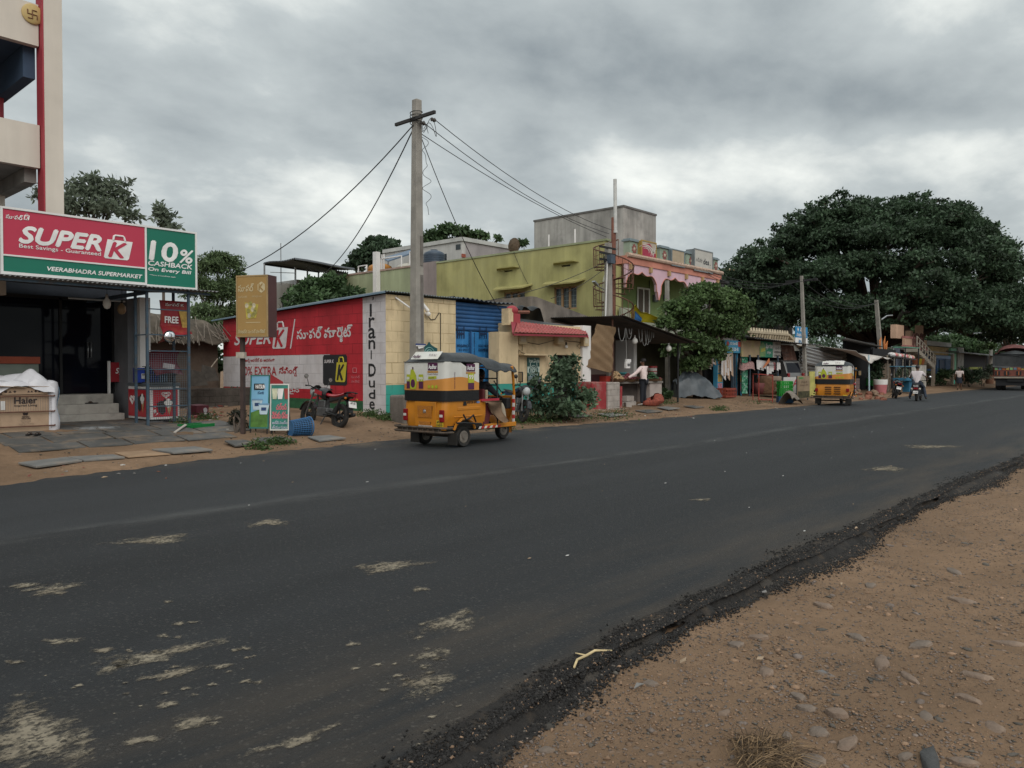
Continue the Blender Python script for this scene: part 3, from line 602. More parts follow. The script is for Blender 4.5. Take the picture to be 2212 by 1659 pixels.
# steel cage, freezer and things round the doorway
cg = T('display_cage','blue grey steel cage of posts and wire mesh in front of the freezer','cage',(7.5,16.85,.33),world=True)
for x,y in ((7.05,16.88),(7.92,16.8),(7.08,17.55),(7.9,17.5)): MB().box((x,y,1.82),(.05,.05,2.98)).build('post',steelb,cg)
q = MB()
for z in (.75,1.12,1.40,1.55,1.95,2.30,2.85): q.bb(7.08,7.9,16.83,16.85,z - .012,z + .012) if z not in (1.40,) else None
for z in (1.12,1.55,2.3): q.bb(7.04,7.06,16.9,17.5,z - .012,z + .012).bb(7.9,7.92,16.9,17.5,z - .012,z + .012)
q.build('rail',steelb,cg)
q = MB()
for i in range(18): x = 7.08 + .048 * i; q.bb(x - .0022,x + .0022,16.862,16.866,.42,1.9)
for i in range(31): z = .42 + .049 * i; q.bb(7.07,7.9,16.867,16.871,z - .0022,z + .0022)
q.build('wire_mesh',M('mesh_wire',(.10,.12,.14),.5),cg)
fz = T('freezer','red chest freezer with white edges and ice cream pictures behind the cage','freezer',(7.8,18.35,.35),world=True)
FX0,FX1,FY0,FY1 = 7.48,8.14,17.75,19.0
MB().bb(FX0,FX1,FY0,FY1,.40,1.16).build('body',M('freezer_white',(.66,.64,.63),.4,.05),fz,bevel=.02)
MB().bb(FX0 - .02,FX1 + .02,FY0 - .02,FY1 + .02,1.165,1.24).build('lid',M('freezer_lid',(.10,.11,.12),.35),fz,bevel=.015)
fred = M('freezer_red',(.42,.018,.03),.35,.06,3)
pn = MB().bb(FX0 + .05,FX1 - .05,FY0 - .012,FY0,.47,1.08).build('front_panel',fred,fz); ps = MB().bb(FX0 - .012,FX0,FY0 + .05,FY1 - .05,.46,1.09).build('side_panel',fred,fz)
def heart(b,c_,du,dv,s_):
 for k in (1,.55):
  pts = []
  for i in range(33):
   t = 2 * math.pi * i / 32; x = 16 * math.sin(t) ** 3 / 16; y = (13 * math.cos(t) - 5 * math.cos(2 * t) - 2 * math.cos(3 * t) - math.cos(4 * t)) / 16; pts.append(c_ + du * (x * s_ * k) + dv * (y * s_ * .8 * k))
  b.tube(pts[:-1],s_ * .10,5,False,True)
pw = M('print_white',(.70,.68,.66),.5); pbk = M('print_dark',(.03,.02,.02),.5,.2); pcone = M('print_cone',(.42,.27,.13),.5,.2,30)
q = MB(); heart(q,Vector((7.82,FY0 - .014,.97)),X_,Z_,.095); heart(q,Vector((FX0 - .014,18.72,.85)),-Y_,Z_,.13); q.build('heart_mark',pw,pn)
for par,c_,du,s_ in ((pn,Vector((7.74,FY0 - .016,.68)),X_,1),(ps,Vector((FX0 - .016,18.3,.76)),-Y_,1.15)):
 nn = du.cross(Z_)
 q = MB(); P = lambda x,y,k=0: c_ + du * (x * s_) + Z_ * (y * s_) + nn * k
 q.mat(0).slab([P(-.13,.1),P(-.03,.16),P(.05,.13),P(.07,-.1),P(0,-.17),P(-.1,-.1)],nn * .002)
 q.mat(2).slab([P(.09,.03,.003),P(.21,.03,.003),P(.15,-.18,.003)],nn * .002)
 for x,y,r_ in ((.08,.10,.05),(.18,.10,.05),(.13,.16,.045),(.13,.05,.06),(.05,.16,.03),(.21,.15,.03)): q.mat(1 if r_ > .04 else 0).slab([P(x + r_ * math.cos(t),y + r_ * math.sin(t),.004 + r_ * .02) for t in np.linspace(0,6.28,12)[:-1]],nn * .002)
 for i in range(9): a = random.uniform(2.5,4.2); q.mat(1).slab([P(-.02 + .14 * math.cos(a),-.02 + .14 * math.sin(a),.005),P(-.02 + .22 * math.cos(a + .05),-.02 + .22 * math.sin(a + .05),.005),P(-.02 + .15 * math.cos(a + .15),-.02 + .15 * math.sin(a + .15),.005)],nn * .002)
 q.build('ice_cream_print',[pbk,pw,pcone],par)
def crate(name,label,c_,d,rz,m_,group=None,slots=True):
 """open stacking crate: rim, floor and ribbed sides"""
 t = T(name,label,'crate',c_,rz,group); b = MB(); x,y,z = d[0] / 2,d[1] / 2,d[2]; th = .012
 b.bb(-x,x,-y,y,0,th)
 for sx in (-1,1): b.bb(sx * x - th,sx * x + th,-y,y,z * .82,z); b.bb(sx * x - th / 2,sx * x + th / 2,-y,y,th,z * .16)
 for sy in (-1,1): b.bb(-x + th,x - th,sy * y - th,sy * y + th,z * .82,z); b.bb(-x + th,x - th,sy * y - th / 2,sy * y + th / 2,th,z * .16)
 k = 7
 if slots:
  for i in range(k + 1):
   q = -1 + 2 * i / k
   for s_ in (-1,1): b.bb(q * x - .02,q * x + .02,s_ * y - th / 2,s_ * y + th / 2,z * .16,z * .82); b.bb(s_ * x - th / 2,s_ * x + th / 2,q * y - .02,q * y + .02,z * .16,z * .82)
  for s_ in (-1,1): b.bb(-x,x,s_ * (y - .012) - .002,s_ * (y - .012) + .002,z * .45,z * .52); b.bb(s_ * (x - .012) - .002,s_ * (x - .012) + .002,-y,y,z * .45,z * .52)
 else:
  for s_ in (-1,1): b.bb(-x,x,s_ * y - th / 2,s_ * y + th / 2,z * .16,z * .82); b.bb(s_ * x - th / 2,s_ * x + th / 2,-y,y,z * .16,z * .82)
 b.build('crate_body',m_,t); return t
cb = crate('crate','deep blue plastic crate on the corner of the red freezer',(7.62,18.3,1.245),(.5,.4,.34),R(-14),M('crate_blue',(.01,.035,.24),.4,.08),None,False)
MB().box((-.08,-.214,.15),(.12,.004,.12)).build('sticker',M('sticker_grey',(.35,.36,.38),.6),cb)
crate('crate','pale blue plastic crate behind the deep blue one on the freezer',(7.98,18.62,1.245),(.34,.36,.30),R(6),M('crate_pale',(.17,.27,.36),.45,.08),None,False)
q = T('convex_mirror','round convex mirror fixed to the cage by the curled banner','mirror',PY(366,727,16.78),0)
MB().lathe([(.125,0),(.125,-.02),(.10,-.045),(.06,-.062),(.001,-.068)],(0,0,0),'y',28).build('mirror_dome',chrome,q,True); MB().lathe([(.13,.012),(.135,-.012),(.125,-.014)],(0,0,0),'y',28).cyl((0,0,0),(.3,.06,-.05),.01).build('rim',black,q,True)
bn = T('banner','red printed banner reading FREE, its lower end curled inside the cage','banner',(7.6,17.3,1.5),world=True)
A0,A1 = PY(344,648,17.3),PY(404,650,17.3)
def bnf(u,v):
 z = A0.z - 1.05 * v; yb = 17.3 - .02 * math.sin(3 * v) ; sh = 0
 if v > .55: k = (v - .55) / .45; yb -= .35 * math.sin(k * 2.6); z += .25 * k * k * (0.3 + u); sh = -.12 * k
 return Vector((A0.x + (A1.x - A0.x) * u + sh + .02 * math.sin(6 * v + 2 * u),yb,z))
MB().grid(bnf,12,22,.004).build('banner_sheet',M('banner_red',(.30,.025,.035),.35,.1,3,stain=(.35,.22,.06,.35),ss_=3),bn,True)
q = MB(); q.text('సూపర్ K',(A0.x + .12,17.27,A0.z - .12),X_,Z_,.42,.07,.02).text('FREE',(A0.x + .10,17.25,A0.z - .50),X_,Z_,.30,.14,.04); q.build('lettering',lw,bn)
MB().slab([(A0.x + .42,17.26,A0.z - .22),(A0.x + .66,17.26,A0.z - .2),(A0.x + .62,17.24,A0.z - .62),(A0.x + .5,17.24,A0.z - .66)],-Y_ * .004).build('packet_print',M('packet_yellow',(.45,.29,.07),.5,.3,12),bn)
MB().grid(lambda u,v: Vector((7.22 + .62 * u + .10 * v - .03 * math.sin(5 * v),17.12 + .18 * math.sin(2.6 * v + .4) - .1 * u * (1 - v),1.93 - .52 * v + .06 * math.sin(3 * u))),10,12,.004).build('banner_fold',M('maroon_back',(.085,.012,.02),.35,.2,5),bn,True)
MB().box((7.6,17.08,1.62),(.26,.02,.11),R(6),0,R(8)).build('patch',M('bag_patch',(.36,.34,.35),.5),bn)
one('rack','black mesh rack standing on the freezer inside the cage','rack',black,lambda b: [b.bb(7.25 + .05 * i,7.26 + .05 * i,17.45,17.5,1.25,1.62) for i in range(13)] + [b.bb(7.2,7.95,17.44,17.52,z,z + .02) for z in (1.25,1.42,1.6)])
def bulb(loc,drop,label,dark=False,r=.075):
 t = T('light_bulb',label,'light bulb',loc)
 MB().lathe([(.02,.16),(.035,.12),(r,.06),(r * 1.1,-.03),(r * .7,-.10),(.01,-.12)],(0,0,0),'z',16).build('bulb',M('bulb_dim',(.26,.17,.09),.4) if dark else M('bulb_white',(.72,.70,.66),.3),t,True)
 MB().cyl((0,0,.13),(0,0,.21),.028).build('holder',M('holder',(.45,.44,.42),.6) if not dark else black,t,True); MB().tube([(0,0,.2),(.01,0,drop)],.006,5).build('cord',black,t); return t
bulb(PY(231,656,18.2),.5,'white bulb hanging under the supermarket awning'); bulb(PY(263,668,18.6),.55,'dim brown lamp hanging beside the white bulb under the awning',True,.085)
# cartons on the left
card = M('cardboard',(.40,.28,.19),.9,.1,4,.1,60,stain=(.27,.18,.12,.35),ss_=3); ink = M('carton_ink',(.045,.03,.028),.8)
cx = T('carton','big brown appliance carton with bold black lettering standing inside steel rods','carton',(4.75,17.25,.33),world=True)
MB().bb(4.33,5.16,16.92,17.6,.34,1.06).build('box',card,cx,bevel=.01)
q = MB()
def ctext(b,s_,px,py,px1,hpx,**k):
 a,c_ = PY(px * .24412,702 + py * .24412,16.915),PY(px1 * .24412,702 + py * .24412,16.915); b.text(s_,a,X_,Z_,c_.x - a.x,hpx * .24412 * 14.9 / FOC,**k)
ctext(q,'Haier',127,698,328,56,bold=.035); ctext(q,'Inspired Living',127,728,328,22,bold=.015); ctext(q,'HANDLE',195,820,260,14,bold=.03); ctext(q,'WITH CARE',190,836,270,12,bold=.03)
for i,(x0,x1) in enumerate(((180,275),(185,272),(195,262),(165,300),(170,295))): ctext(q,('please do not stack','more than three','high or drop','keep this side up and keep dry','fragile glass parts inside'[:22])[i],x0,850 + 10 * i,x1,6)
a = PY(225 * .24412,702 + 790 * .24412,16.912); q.slab([a + Vector((-.05,0,.03)),a + Vector((.05,0,.03)),a + Vector((.035,0,-.02)),a + Vector((-.035,0,-.02))],-Y_ * .001); q.build('lettering',ink,cx)
MB().bb(4.34,4.41,16.908,16.918,.78,.95).build('label_sticker',pw,cx)
q = T('carton','flat brown carton lying on top of the tall appliance carton','carton',(4.75,17.2,1.07),world=True)
MB().bb(4.36,5.14,16.9,17.6,1.065,1.20).build('box',card,q,bevel=.01)
MB().slab([(4.2,16.8,1.24),(4.75,16.84,1.20),(4.72,17.2,1.21),(4.25,17.2,1.26)],Z_ * .008).slab([(4.78,16.84,1.225),(5.2,16.9,1.205),(5.14,17.3,1.215),(4.8,17.2,1.21)],Z_ * .008).build('flap',card,q)
MB().text('▲▲ ◆ ■ ▲',(4.78,16.896,1.10),X_,Z_,.3,.05).build('symbol_row',ink,q); MB().text('■ ▲ ◆',(4.40,16.896,1.10),X_,Z_,.2,.05).build('symbol_row',ink,q)
ply = M('white_plastic',(.58,.57,.60),.4,.08,4)
def drape(u,v):
 x = 3.9 + 1.35 * u; y = 16.85 + .75 * v; return Vector((x,y,1.27 + .13 * math.sin(3.1 * u) * math.sin(2.5 * v) + .07 * abs(math.sin(5 * u + 3 * v + .6 * math.sin(7 * u))) + .035 * abs(math.sin(11 * u - 7 * v)) - .05 + .16 * math.exp(-((u - .8) / .14) ** 2 - ((v - .5) / .3) ** 2) - .22 * max(0,.12 - v) / .12 * (.6 + .4 * math.sin(8 * u))))
one('plastic_sheet','crumpled white plastic sheet thrown over the cartons','plastic sheet',ply,lambda b: b.grid(drape,60,34,.004))
q = T('plastic_sack','white and pale blue plastic sack standing beside the appliance carton','sack',(5.3,17.2,.34),world=True)
MB().grid(lambda u,v: Vector((5.24 + (.15 + .03 * math.sin(9 * v)) * math.cos(6.283 * u) * (1 - .2 * v),17.15 + .26 * math.sin(6.283 * u),.34 + .95 * v + .02 * math.sin(25 * u))),24,14).ball((5.24,17.15,1.27),(.13,.22,.07)).build('bag',ply,q,True); MB().grid(lambda u,v: Vector((5.34 + .025 * math.sin(9 * v),16.97 + .35 * u,.4 + .8 * v)),4,8,.004).build('blue_panel',M('pale_blue_plastic',(.32,.50,.68),.4,.1),q,True)
q = T('plastic_bag','grey crumpled plastic bag at the left photo edge by the carton','bag',(4.18,16.9,.6),world=True); MB().ball((4.12,16.95,.8),(.16,.15,.28),12,9,.16).build('bag',ply,q)
cgr = T('steel_rods','dark steel rods and wire mesh fencing in the cartons','rack',(4.8,16.86,.33),world=True)
for z in (1.04,.74,.46): MB().tube([(3.7,16.87,z),(5.25,16.87,z - .01)],.014,6).tube([(5.25,16.87,z),(5.3,17.6,z)],.012,6).build('rod',rust,cgr)
q = MB()
for i in range(16): q.bb(5.19,5.193,16.9 + .042 * i,16.904 + .042 * i,.4,1.1)
for i in range(16): q.bb(5.188,5.19,16.88,17.58,.4 + .045 * i,.404 + .045 * i)
for i in range(20): q.bb(4.33 + .042 * i,4.333 + .042 * i,16.888,16.89,.72,1.04)
q.build('wire_mesh',MATS['mesh_wire'],cgr)
def sandal(name_lab,loc,rz):
 t = T('sandals',name_lab,'sandals',loc,rz)
 for s_,r_ in ((-.07,.15),(.07,-.1)):
  b = MB(); b.slab([(s_ + .045 * math.cos(a) * (1 if math.sin(a) > 0 else .85),.13 * math.sin(a),0) for a in np.linspace(0,6.28,17)[:-1]],Z_ * .02); o = b.build('sole',black,t)
  MB().tube([(s_ - .045,-.01,.015),(s_ - .02,.03,.05),(s_,.06,.022)],.008,5).tube([(s_ + .045,-.01,.015),(s_ + .02,.03,.05),(s_,.06,.022)],.008,5).build('strap',M('sandal_strap',(.05,.03,.02),.6),o)
p = G(72,943); sandal('black sandals left on the paving in front of the carton',(p.x,p.y,p.z + .03),R(-40)); sandal('black sandals left on the middle step',(6.85,19.5,.745),R(60))
# paving of dark slabs before the steps (laid ground) and loose kerb slabs
slate = M('slate_paving',(.092,.090,.086),.7,.22,1.6,.3,30,stain=(.23,.17,.12,.8),ss_=2.6)
slate_pale = M('slate_worn',(.17,.168,.162),.75,.2,2,.3,30,stain=(.26,.19,.13,.5),ss_=2)
q = MB(); yv = [14.95,15.55,16.25,17.1,18.0,19.0]
for j in range(5):
 x = 3.5 + .25 * (j % 2) + .3 * max(0,2 - j)
 while x < (7.3 if j == 0 else 8.3 if j < 3 else 7.45):
  wd = random.uniform(.75,1.15); a0,a1 = yv[j] + random.uniform(0,.04),yv[j + 1] - .03
  c4 = [(x,a0),(x + wd - .045,a0 + random.uniform(-.02,.03)),(x + wd - .045,a1),(x,a1)]
  q.slab([(a,b_,gz(a,b_) + random.uniform(0,.006)) for a,b_ in c4],Z_ * .02); x += wd
q.build('paving',slate,kind='structure')
def kslab(pts,label,m_=slate_pale,th=.05,tilt=0):
 b = MB(); z = max(gz(a,c_) for a,c_ in pts); b.slab([(a,c_,.45 * z + .55 * gz(a,c_) - .005 + tilt * i) for i,(a,c_) in enumerate(pts)],Z_ * th * .7); return b.build('stone_slab',m_,None,False,label,'stone slab','grey stone slabs along the verge',bevel=.008)
kslab([(3.83,14.04),(3.91,13.42),(4.66,13.70),(4.6,14.24)],'left tilted grey kerb slab before the supermarket paving'); kslab([(4.62,14.24),(4.69,13.71),(5.33,13.69),(5.3,14.11)],'grey kerb slab touching the left tilted one')
kslab([(6.06,14.37),(6.17,13.70),(6.9,13.70),(6.84,14.28)],'pale grey kerb slab lying below the green tray')
kslab([(5.42,14.36),(5.38,13.7),(6.1,13.66),(5.97,14.33)],'sand covered kerb slab between two grey ones',M('slab_sandy',(.30,.20,.125),.9,.2,2,.3,40),.03)
for i,(a,c_,s_,lb) in enumerate(((8.5,14.25,.8,'dark slab lying in front of the two picture boards'),(9.6,14.0,.7,'dark slab lying in front of the blue waste bin'),(7.75,14.2,.55,'grey slab lying below the yellow box sign'),(14.6,14.1,.7,'broken slab on the verge ahead of the rickshaw'),(19.2,14.5,.9,'flat slab on the verge below the leafy bush'),(20.6,14.2,1.0,'long slab beside the verge grass near the bush'),(23.0,14.3,1.1,'long slab on the verge before the vegetable stall'),(24.8,14.6,.9,'slab near the step of the vegetable stall'),(26.5,14.5,.8,'slab beyond the stall by the grass tuft'))):
 kslab([(a - s_ / 2,c_ - .25),(a + s_ / 2,c_ - .22),(a + s_ / 2 - .08,c_ + .3),(a - s_ / 2 + .05,c_ + .26)],lb,slate_pale if i % 2 else slate,.05,.012)
q = MB(); c0 = G(210,929); c0.z += .045                                          # rangoli drawn in white powder on the slabs
for k in range(8):
 a = math.pi * k / 4; q.tube([c0 + Vector((math.cos(a + s_) * r_,math.sin(a + s_) * r_ * 1.0,0)) for s_,r_ in ((0,.05),(.35,.2),(0,.34),(-.35,.2))],.0028,4,False,True)
q.tube([c0 + Vector((math.cos(a) * .42,math.sin(a) * .42,0)) for a in np.linspace(0,6.28,30)[:-1]],.0025,4,False,True); q.build('rangoli',M('white_powder',(.30,.31,.32),.9,.2,20),None,False,'white powder rangoli drawn on the slabs before the steps','ground drawing')
t = T('tray','green ribbed plastic tray lying on the paving by the cage','tray',G(424,922),R(15)); b = MB().bb(-.3,.3,-.2,.2,.0,.02)
for i in range(9): b.bb(-.3 + .07 * i,-.27 + .07 * i,-.2,.2,.02,.05)
b.bb(-.31,.31,-.22,-.19,0,.07).bb(-.31,.31,.19,.22,0,.07).build('tray_body',M('tray_green',(.01,.16,.04),.4,.1),t)
t = T('carton','small crushed maroon carton dumped beside the cage','carton',G(428,898),R(20)); MB().box((0,0,.14),(.42,.3,.28),0,R(5)).build('box',M('maroon_card',(.10,.02,.03),.7,.2),t); MB().lathe([(.07,-.16),(.07,-.165)],(.08,0,.14),'y').build('round_print',MATS['bag_patch'],t)
one('plank','broken pale board leaning off the paving by the green tray','board',M('board_pale',(.42,.38,.34),.8,.1),lambda b: b.slab([G(375,938) + Z_ * .03,G(380,938.5) + Z_ * .03,G(404,925) + Z_ * .06,G(399,924) + Z_ * .06],Z_ * .02))
# ================================================================== BOX SIGN, BOARDS, BIN
q = T('box_sign','faded yellow lightbox sign with brown sides on a dark pole','sign',(8.55,15.0,gz(8.55,15.0)),R(116.5))     # face normal along local +Y turned to the street corner
W2,D2,Z0,Z1 = .76,.33,2.10,3.40
ylw = M('lightbox_yellow',(.36,.225,.08),.5,.08,1.5)
MB().bb(-W2 / 2 + .03,W2 / 2 - .03,D2 / 2 - .01,D2 / 2 + .004,Z0 + .03,Z1 - .03).build('face_panel',ylw,q)
MB().bb(-W2 / 2,W2 / 2,-D2 / 2,D2 / 2 - .012,Z0,Z1).build('box_body',M('lightbox_brown',(.085,.035,.035),.5,.1),q)
f = MB()
for a in ((-W2 / 2,-W2 / 2 + .028),(W2 / 2 - .028,W2 / 2)): f.bb(a[0],a[1],D2 / 2 - .01,D2 / 2 + .012,Z0,Z1)
f.bb(-W2 / 2 + .03,W2 / 2 - .03,D2 / 2 - .009,D2 / 2 + .012,Z0,Z0 + .028).bb(-W2 / 2 + .03,W2 / 2 - .03,D2 / 2 - .009,D2 / 2 + .012,Z1 - .028,Z1).build('frame',M('brass_frame',(.36,.25,.12),.5),q)
fw = M('faded_white',(.55,.46,.28),.6); bx = Vector((-1,0,0)); yf = D2 / 2 + .007
t = MB().text('సూపర్',(.33,yf,3.06),bx,Z_,.38,.16,.02).text('సూపర్ మార్కెట్',(.33,yf,2.93),bx,Z_,.22,.04).text('సరసమైన ధర',(0,yf,2.93),bx,Z_,.24,.04).text('వీరభద్ర సూపర్ మార్కెట్',(.34,yf,2.17),bx,Z_,.66,.09,.02).bb(-.2,.15,yf - .002,yf + .001,2.40,2.412)
t.build('lettering',fw,q)
t = MB(); t.mat(0).slab([Vector((-.23 + .10 * math.cos(a),yf,3.14 + .12 * math.sin(a))) for a in [R(30 + 60 * i) for i in range(6)]],Y_ * .002).mat(1).text('K',(-.17,yf + .006,3.08),bx,Z_,.11,.13,.04); t.build('bag_mark',[fw,ylw],q)
t = MB().mat(0).slab([(.17,yf,2.83),(-.16,yf,2.78),(-.10,yf,2.50),(.13,yf,2.48)],Y_ * .002); bg = [(.12,2.76),(.03,2.8),(-.05,2.76),(.08,2.65),(-.02,2.68),(-.08,2.62),(.06,2.55),(-.03,2.56)]
for i,(x,z) in enumerate(bg): t.mat(1 + i % 2).slab([(x + .045 * math.cos(a),yf + .003 + .0005 * i,z + .055 * math.sin(a)) for a in np.linspace(0,6.28,9)[:-1]],Y_ * .002)
t.build('basket_print',[M('print_yellow',(.46,.38,.07),.6,.2,9),M('print_pale',(.50,.44,.30),.6,.3,20),M('print_olive',(.30,.27,.08),.6,.3,20)],q)
MB().bb(.31,.39,-.04,.04,0,Z0).build('pole',M('pole_brown',(.06,.04,.035),.7,.2,6),q); MB().box((.35,.05,1.72),(.19,.1,.13)).build('junction_box',M('box_cream',(.42,.38,.32),.7,.2,9),q)
def board(name,label,p0,p1,h_,lean,face,frame,draw):
 """picture board standing on two short legs; p0-p1 = its foot line, read from the left"""
 d = (p1 - p0); d.z = 0; wd = d.length; t = T(name,label,'sign board',p0,math.atan2(d.y,d.x),rx=0); MBx = MB()
 U = Vector((0,lean,1)).normalized()
 P = lambda x,z,k=0: X_ * x + U * z + Vector((0,-1,lean)).normalized() * k
 MBx.slab([P(.025,.12),P(wd - .025,.12),P(wd - .025,h_ - .025),P(.025,h_ - .025)],Vector((0,.012,0))).build('panel',face,t)
 f = MB()
 for a,b_,c_,d_ in ((0,.024,.09,h_),(wd - .024,wd,.09,h_),(.025,wd - .025,.09,.118),(.025,wd - .025,h_ - .024,h_)): f.slab([P(a,c_,.012),P(b_,c_,.012),P(b_,d_,.012),P(a,d_,.012)],Vector((0,.035,0)))
 f.build('frame',frame,t)
 for x in (.03,wd - .03): MB().tube([P(x,.1),(x,0,-.02)],.014,5).tube([P(x,h_ * .8,-.04),(x,.34,-.02)],.012,5).build('leg',black,t)
 draw(t,P,wd,h_); return t
def draw_h(t,P,w_,h_):
 b = MB().text('HATSUN',P(.12,h_ - .30,.013),X_,Z_,w_ * .48,.085,.04); MB().slab([P(.08,h_ - .33,.003),P(w_ * .72,h_ - .33,.003),P(w_ * .72,h_ - .19,.003),P(.08,h_ - .19,.003)],Y_ * -.003).build('name_panel',black,t); b.build('lettering',MATS['letter_white'],t)
 b = MB().text('(Curd)',P(.17,h_ - .43,.008),X_,Z_,w_ * .3,.07,.02); b.build('caption',M('print_navy',(.02,.05,.14),.6),t)
 MB().slab([P(.026,.123,.003),P(w_ - .026,.123,.003),P(w_ - .026,.46,.003),P(w_ * .6,.52,.003),P(.026,.44,.003)],Y_ * -.002).build('field_print',M('print_grass',(.08,.19,.035),.6,.3,6),t)
 for i,(x,z,s_) in enumerate(((.05,.50,.85),(.20,.40,.85))): MB().mat(0).slab([P(x + .03,z,.008 + i * .01),P(x + .22 * s_,z,.008 + i * .01),P(x + .27 * s_,z + .24 * s_,.008 + i * .01),P(x,z + .24 * s_,.008 + i * .01)],Y_ * -.004).mat(1).slab([P(x - .01,z + .24 * s_,.013 + i * .01),P(x + .28 * s_,z + .24 * s_,.013 + i * .01),P(x + .27 * s_,z + .28 * s_,.013 + i * .01),P(x,z + .28 * s_,.013 + i * .01)],Y_ * -.004).mat(2).slab([P(x + .06,z + .08,.014 + i * .01),P(x + .19 * s_,z + .08,.014 + i * .01),P(x + .2 * s_,z + .15,.014 + i * .01),P(x + .06,z + .15,.014 + i * .01)],Y_ * -.003).build('tub_print',[M('print_tub',(.45,.56,.62),.6,.12,9),M('print_lid',(.16,.30,.45),.6),MATS['print_navy']],t)
board('sign_board','tall blue and green curd picture board with two white tubs beside the waste bin',G(538,935),G(580,939) + Vector((-.0,.0,0)),1.26,.10,M('print_sky',(.19,.42,.60),.5,.1,1.5),M('frame_green',(.03,.16,.14),.6,.15),draw_h)
def draw_t(t,P,w_,h_):
 b = MB(); b.text('చల్లని',P(.13,h_ - .56,.008),X_,Z_,w_ * .55,.14,.03).text('చెరుకు రసం',P(.04,h_ - .75,.008),X_,Z_,w_ * .84,.15,.03); b.build('lettering',M('print_rose',(.62,.16,.19),.6),t)
 MB().text('అన్ని పండ్ల',P(.05,h_ - .87,.008),X_,Z_,w_ * .8,.07,.02).text('జ్యూసులు',P(.05,h_ - .97,.008),X_,Z_,w_ * .8,.07,.02).build('small_lettering',M('print_lilac',(.50,.50,.62),.6),t)
 for x,m_,s_ in ((.05,M('juice_pale',(.56,.56,.40),.6,.2,12),1),(.2,pw,1.1),(.4,M('juice_red',(.30,.05,.04),.6,.2,12),1)):
  x *= w_ / .55; MB().slab([P(x + .02,h_ - .33,.008),P(x + .10 * s_,h_ - .33,.008),P(x + .13 * s_,h_ - .10,.008),P(x,h_ - .10,.008)],Y_ * -.004).build('glass_print',m_,t)
board('sign_board','green juice board with pink lettering and a white edge, next to the fallen blue bin',G(583,939),G(624,942),1.10,.06,M('print_teal',(.035,.21,.165),.5,.2,4),M('frame_white',(.62,.62,.58),.6),draw_t)
one('sign_board','red board mostly hidden behind the two picture boards','sign board',M('board_red',(.36,.03,.035),.6,.1),lambda b: b.slab([G(578,925) + Z_ * .1,G(612,925) + Z_ * .1,G(612,925) + Z_ * 1.06,G(586,925) + Z_ * 1.22,G(578,925) + Z_ * 1.15],Y_ * .02))
t = T('waste_bin','blue perforated plastic waste bin lying on its side','bin',G(648,942) + Z_ * .2,R(-6)); blu = M('bin_blue',(.035,.12,.26),.4,.12)
q = MB(); Ln = .44
for i in range(26):
 a = 2 * math.pi * i / 26; c_,s_ = math.cos(a),math.sin(a); q.tube([(-Ln / 2,c_ * .165,s_ * .165 - .02),(Ln / 2,c_ * .205,s_ * .205)],.0085,4)
for k in range(9): f_ = k / 8; r_ = .165 + .04 * f_; q.tube([(-Ln / 2 + Ln * f_,math.cos(a) * r_,math.sin(a) * r_ - .02 * (1 - f_)) for a in np.linspace(0,6.283,25)[:-1]],.0085,4,False,True)
q.build('lattice',blu,t)
MB().tube([(Ln / 2,math.cos(a) * .212,math.sin(a) * .212) for a in np.linspace(0,6.283,29)[:-1]],.016,6,False,True).build('rim',blu,t,True); MB().lathe([(.166,-Ln / 2),(.166,-Ln / 2 + .01),(.01,-Ln / 2 + .012)],(0,0,-.02),'x',22).build('base',blu,t)
MB().lathe([(.155,-Ln / 2 + .02),(.192,Ln / 2 - .02),(.188,Ln / 2 - .02),(.150,-Ln / 2 + .03)],(0,0,-.01),'x',22).build('liner',M('bin_dark',(.02,.035,.06),.7),t)
# ================================================================== PAINTED SHED (red side wall, cream front)
XW,YF,YB = 13.3,16.6,25.6
wred = M('wall_red',(.46,.022,.034),.7,.12,1.6,.25,50,brick=('y',.42,.285,(.20,.008,.014)),streak=.12)
wwhite = M('wall_white',(.60,.57,.58),.8,.08,2,.25,50,brick=('y',.42,.285,(.40,.37,.38)),stain=(.38,.33,.30,.4),ss_=1.5)
wgreen = M('wall_green',(.03,.115,.05),.8,.2,3,.25,50,brick=('y',.42,.285,(.015,.06,.03)))
wcream = M('wall_cream',(.70,.56,.35),.85,.08,1.3,.35,40,brick=('x',.43,.29,(.34,.24,.13)),stain=(.42,.32,.20,.6),ss_=1.6,streak=.14)
wteal = M('wall_teal',(.045,.36,.29),.75,.1,2,.35,40,brick=('x',.43,.29,(.02,.17,.14)),stain=(.10,.24,.18,.4),ss_=2)
ph = T('painted_shed','low shed with a red and white painted advert wall and a cream and teal front','building',(14.6,20,.3),world=True)
def wx(u,v): return PX(u,v,XW)
def ztop(y): return 3.60 - .037 * (y - YF)
def band(name,m_,y0,y1,z0,z1f):
 b = MB(); b.slab([(XW,y0,z0),(XW,y1,z0),(XW,y1,z1f(y1)),(XW,y0,z1f(y0))],X_ * .18); b.build(name,m_,ph)
band('white_stripe',wwhite,YF + .004,17.62,.2,ztop); band('red_wall',wred,17.624,19.2,.92,ztop); band('red_wall',wred,19.204,YB,2.0,ztop)
band('white_band',wwhite,19.204,YB,.955,lambda y: 1.996); band('red_wall',wred,19.204,YB,.66,lambda y: .951); band('red_wall',wred,17.624,19.2,.66,lambda y: .916); band('green_base',wgreen,17.624,YB,.15,lambda y: .656)
zt = PY(826,832,YF).z
MB().bb(XW + .001,15.93,YF,YF + .2,zt,3.60).build('cream_front',wcream,ph); MB().bb(XW + .001,15.93,YF - .002,YF + .2,.1,zt - .002).build('teal_base',wteal,ph)
MB().bb(15.75,15.93,YF + .2,YB,.2,3.2).bb(XW + .19,15.74,YB - .2,YB,.2,3.2).build('wall',greyp,ph)
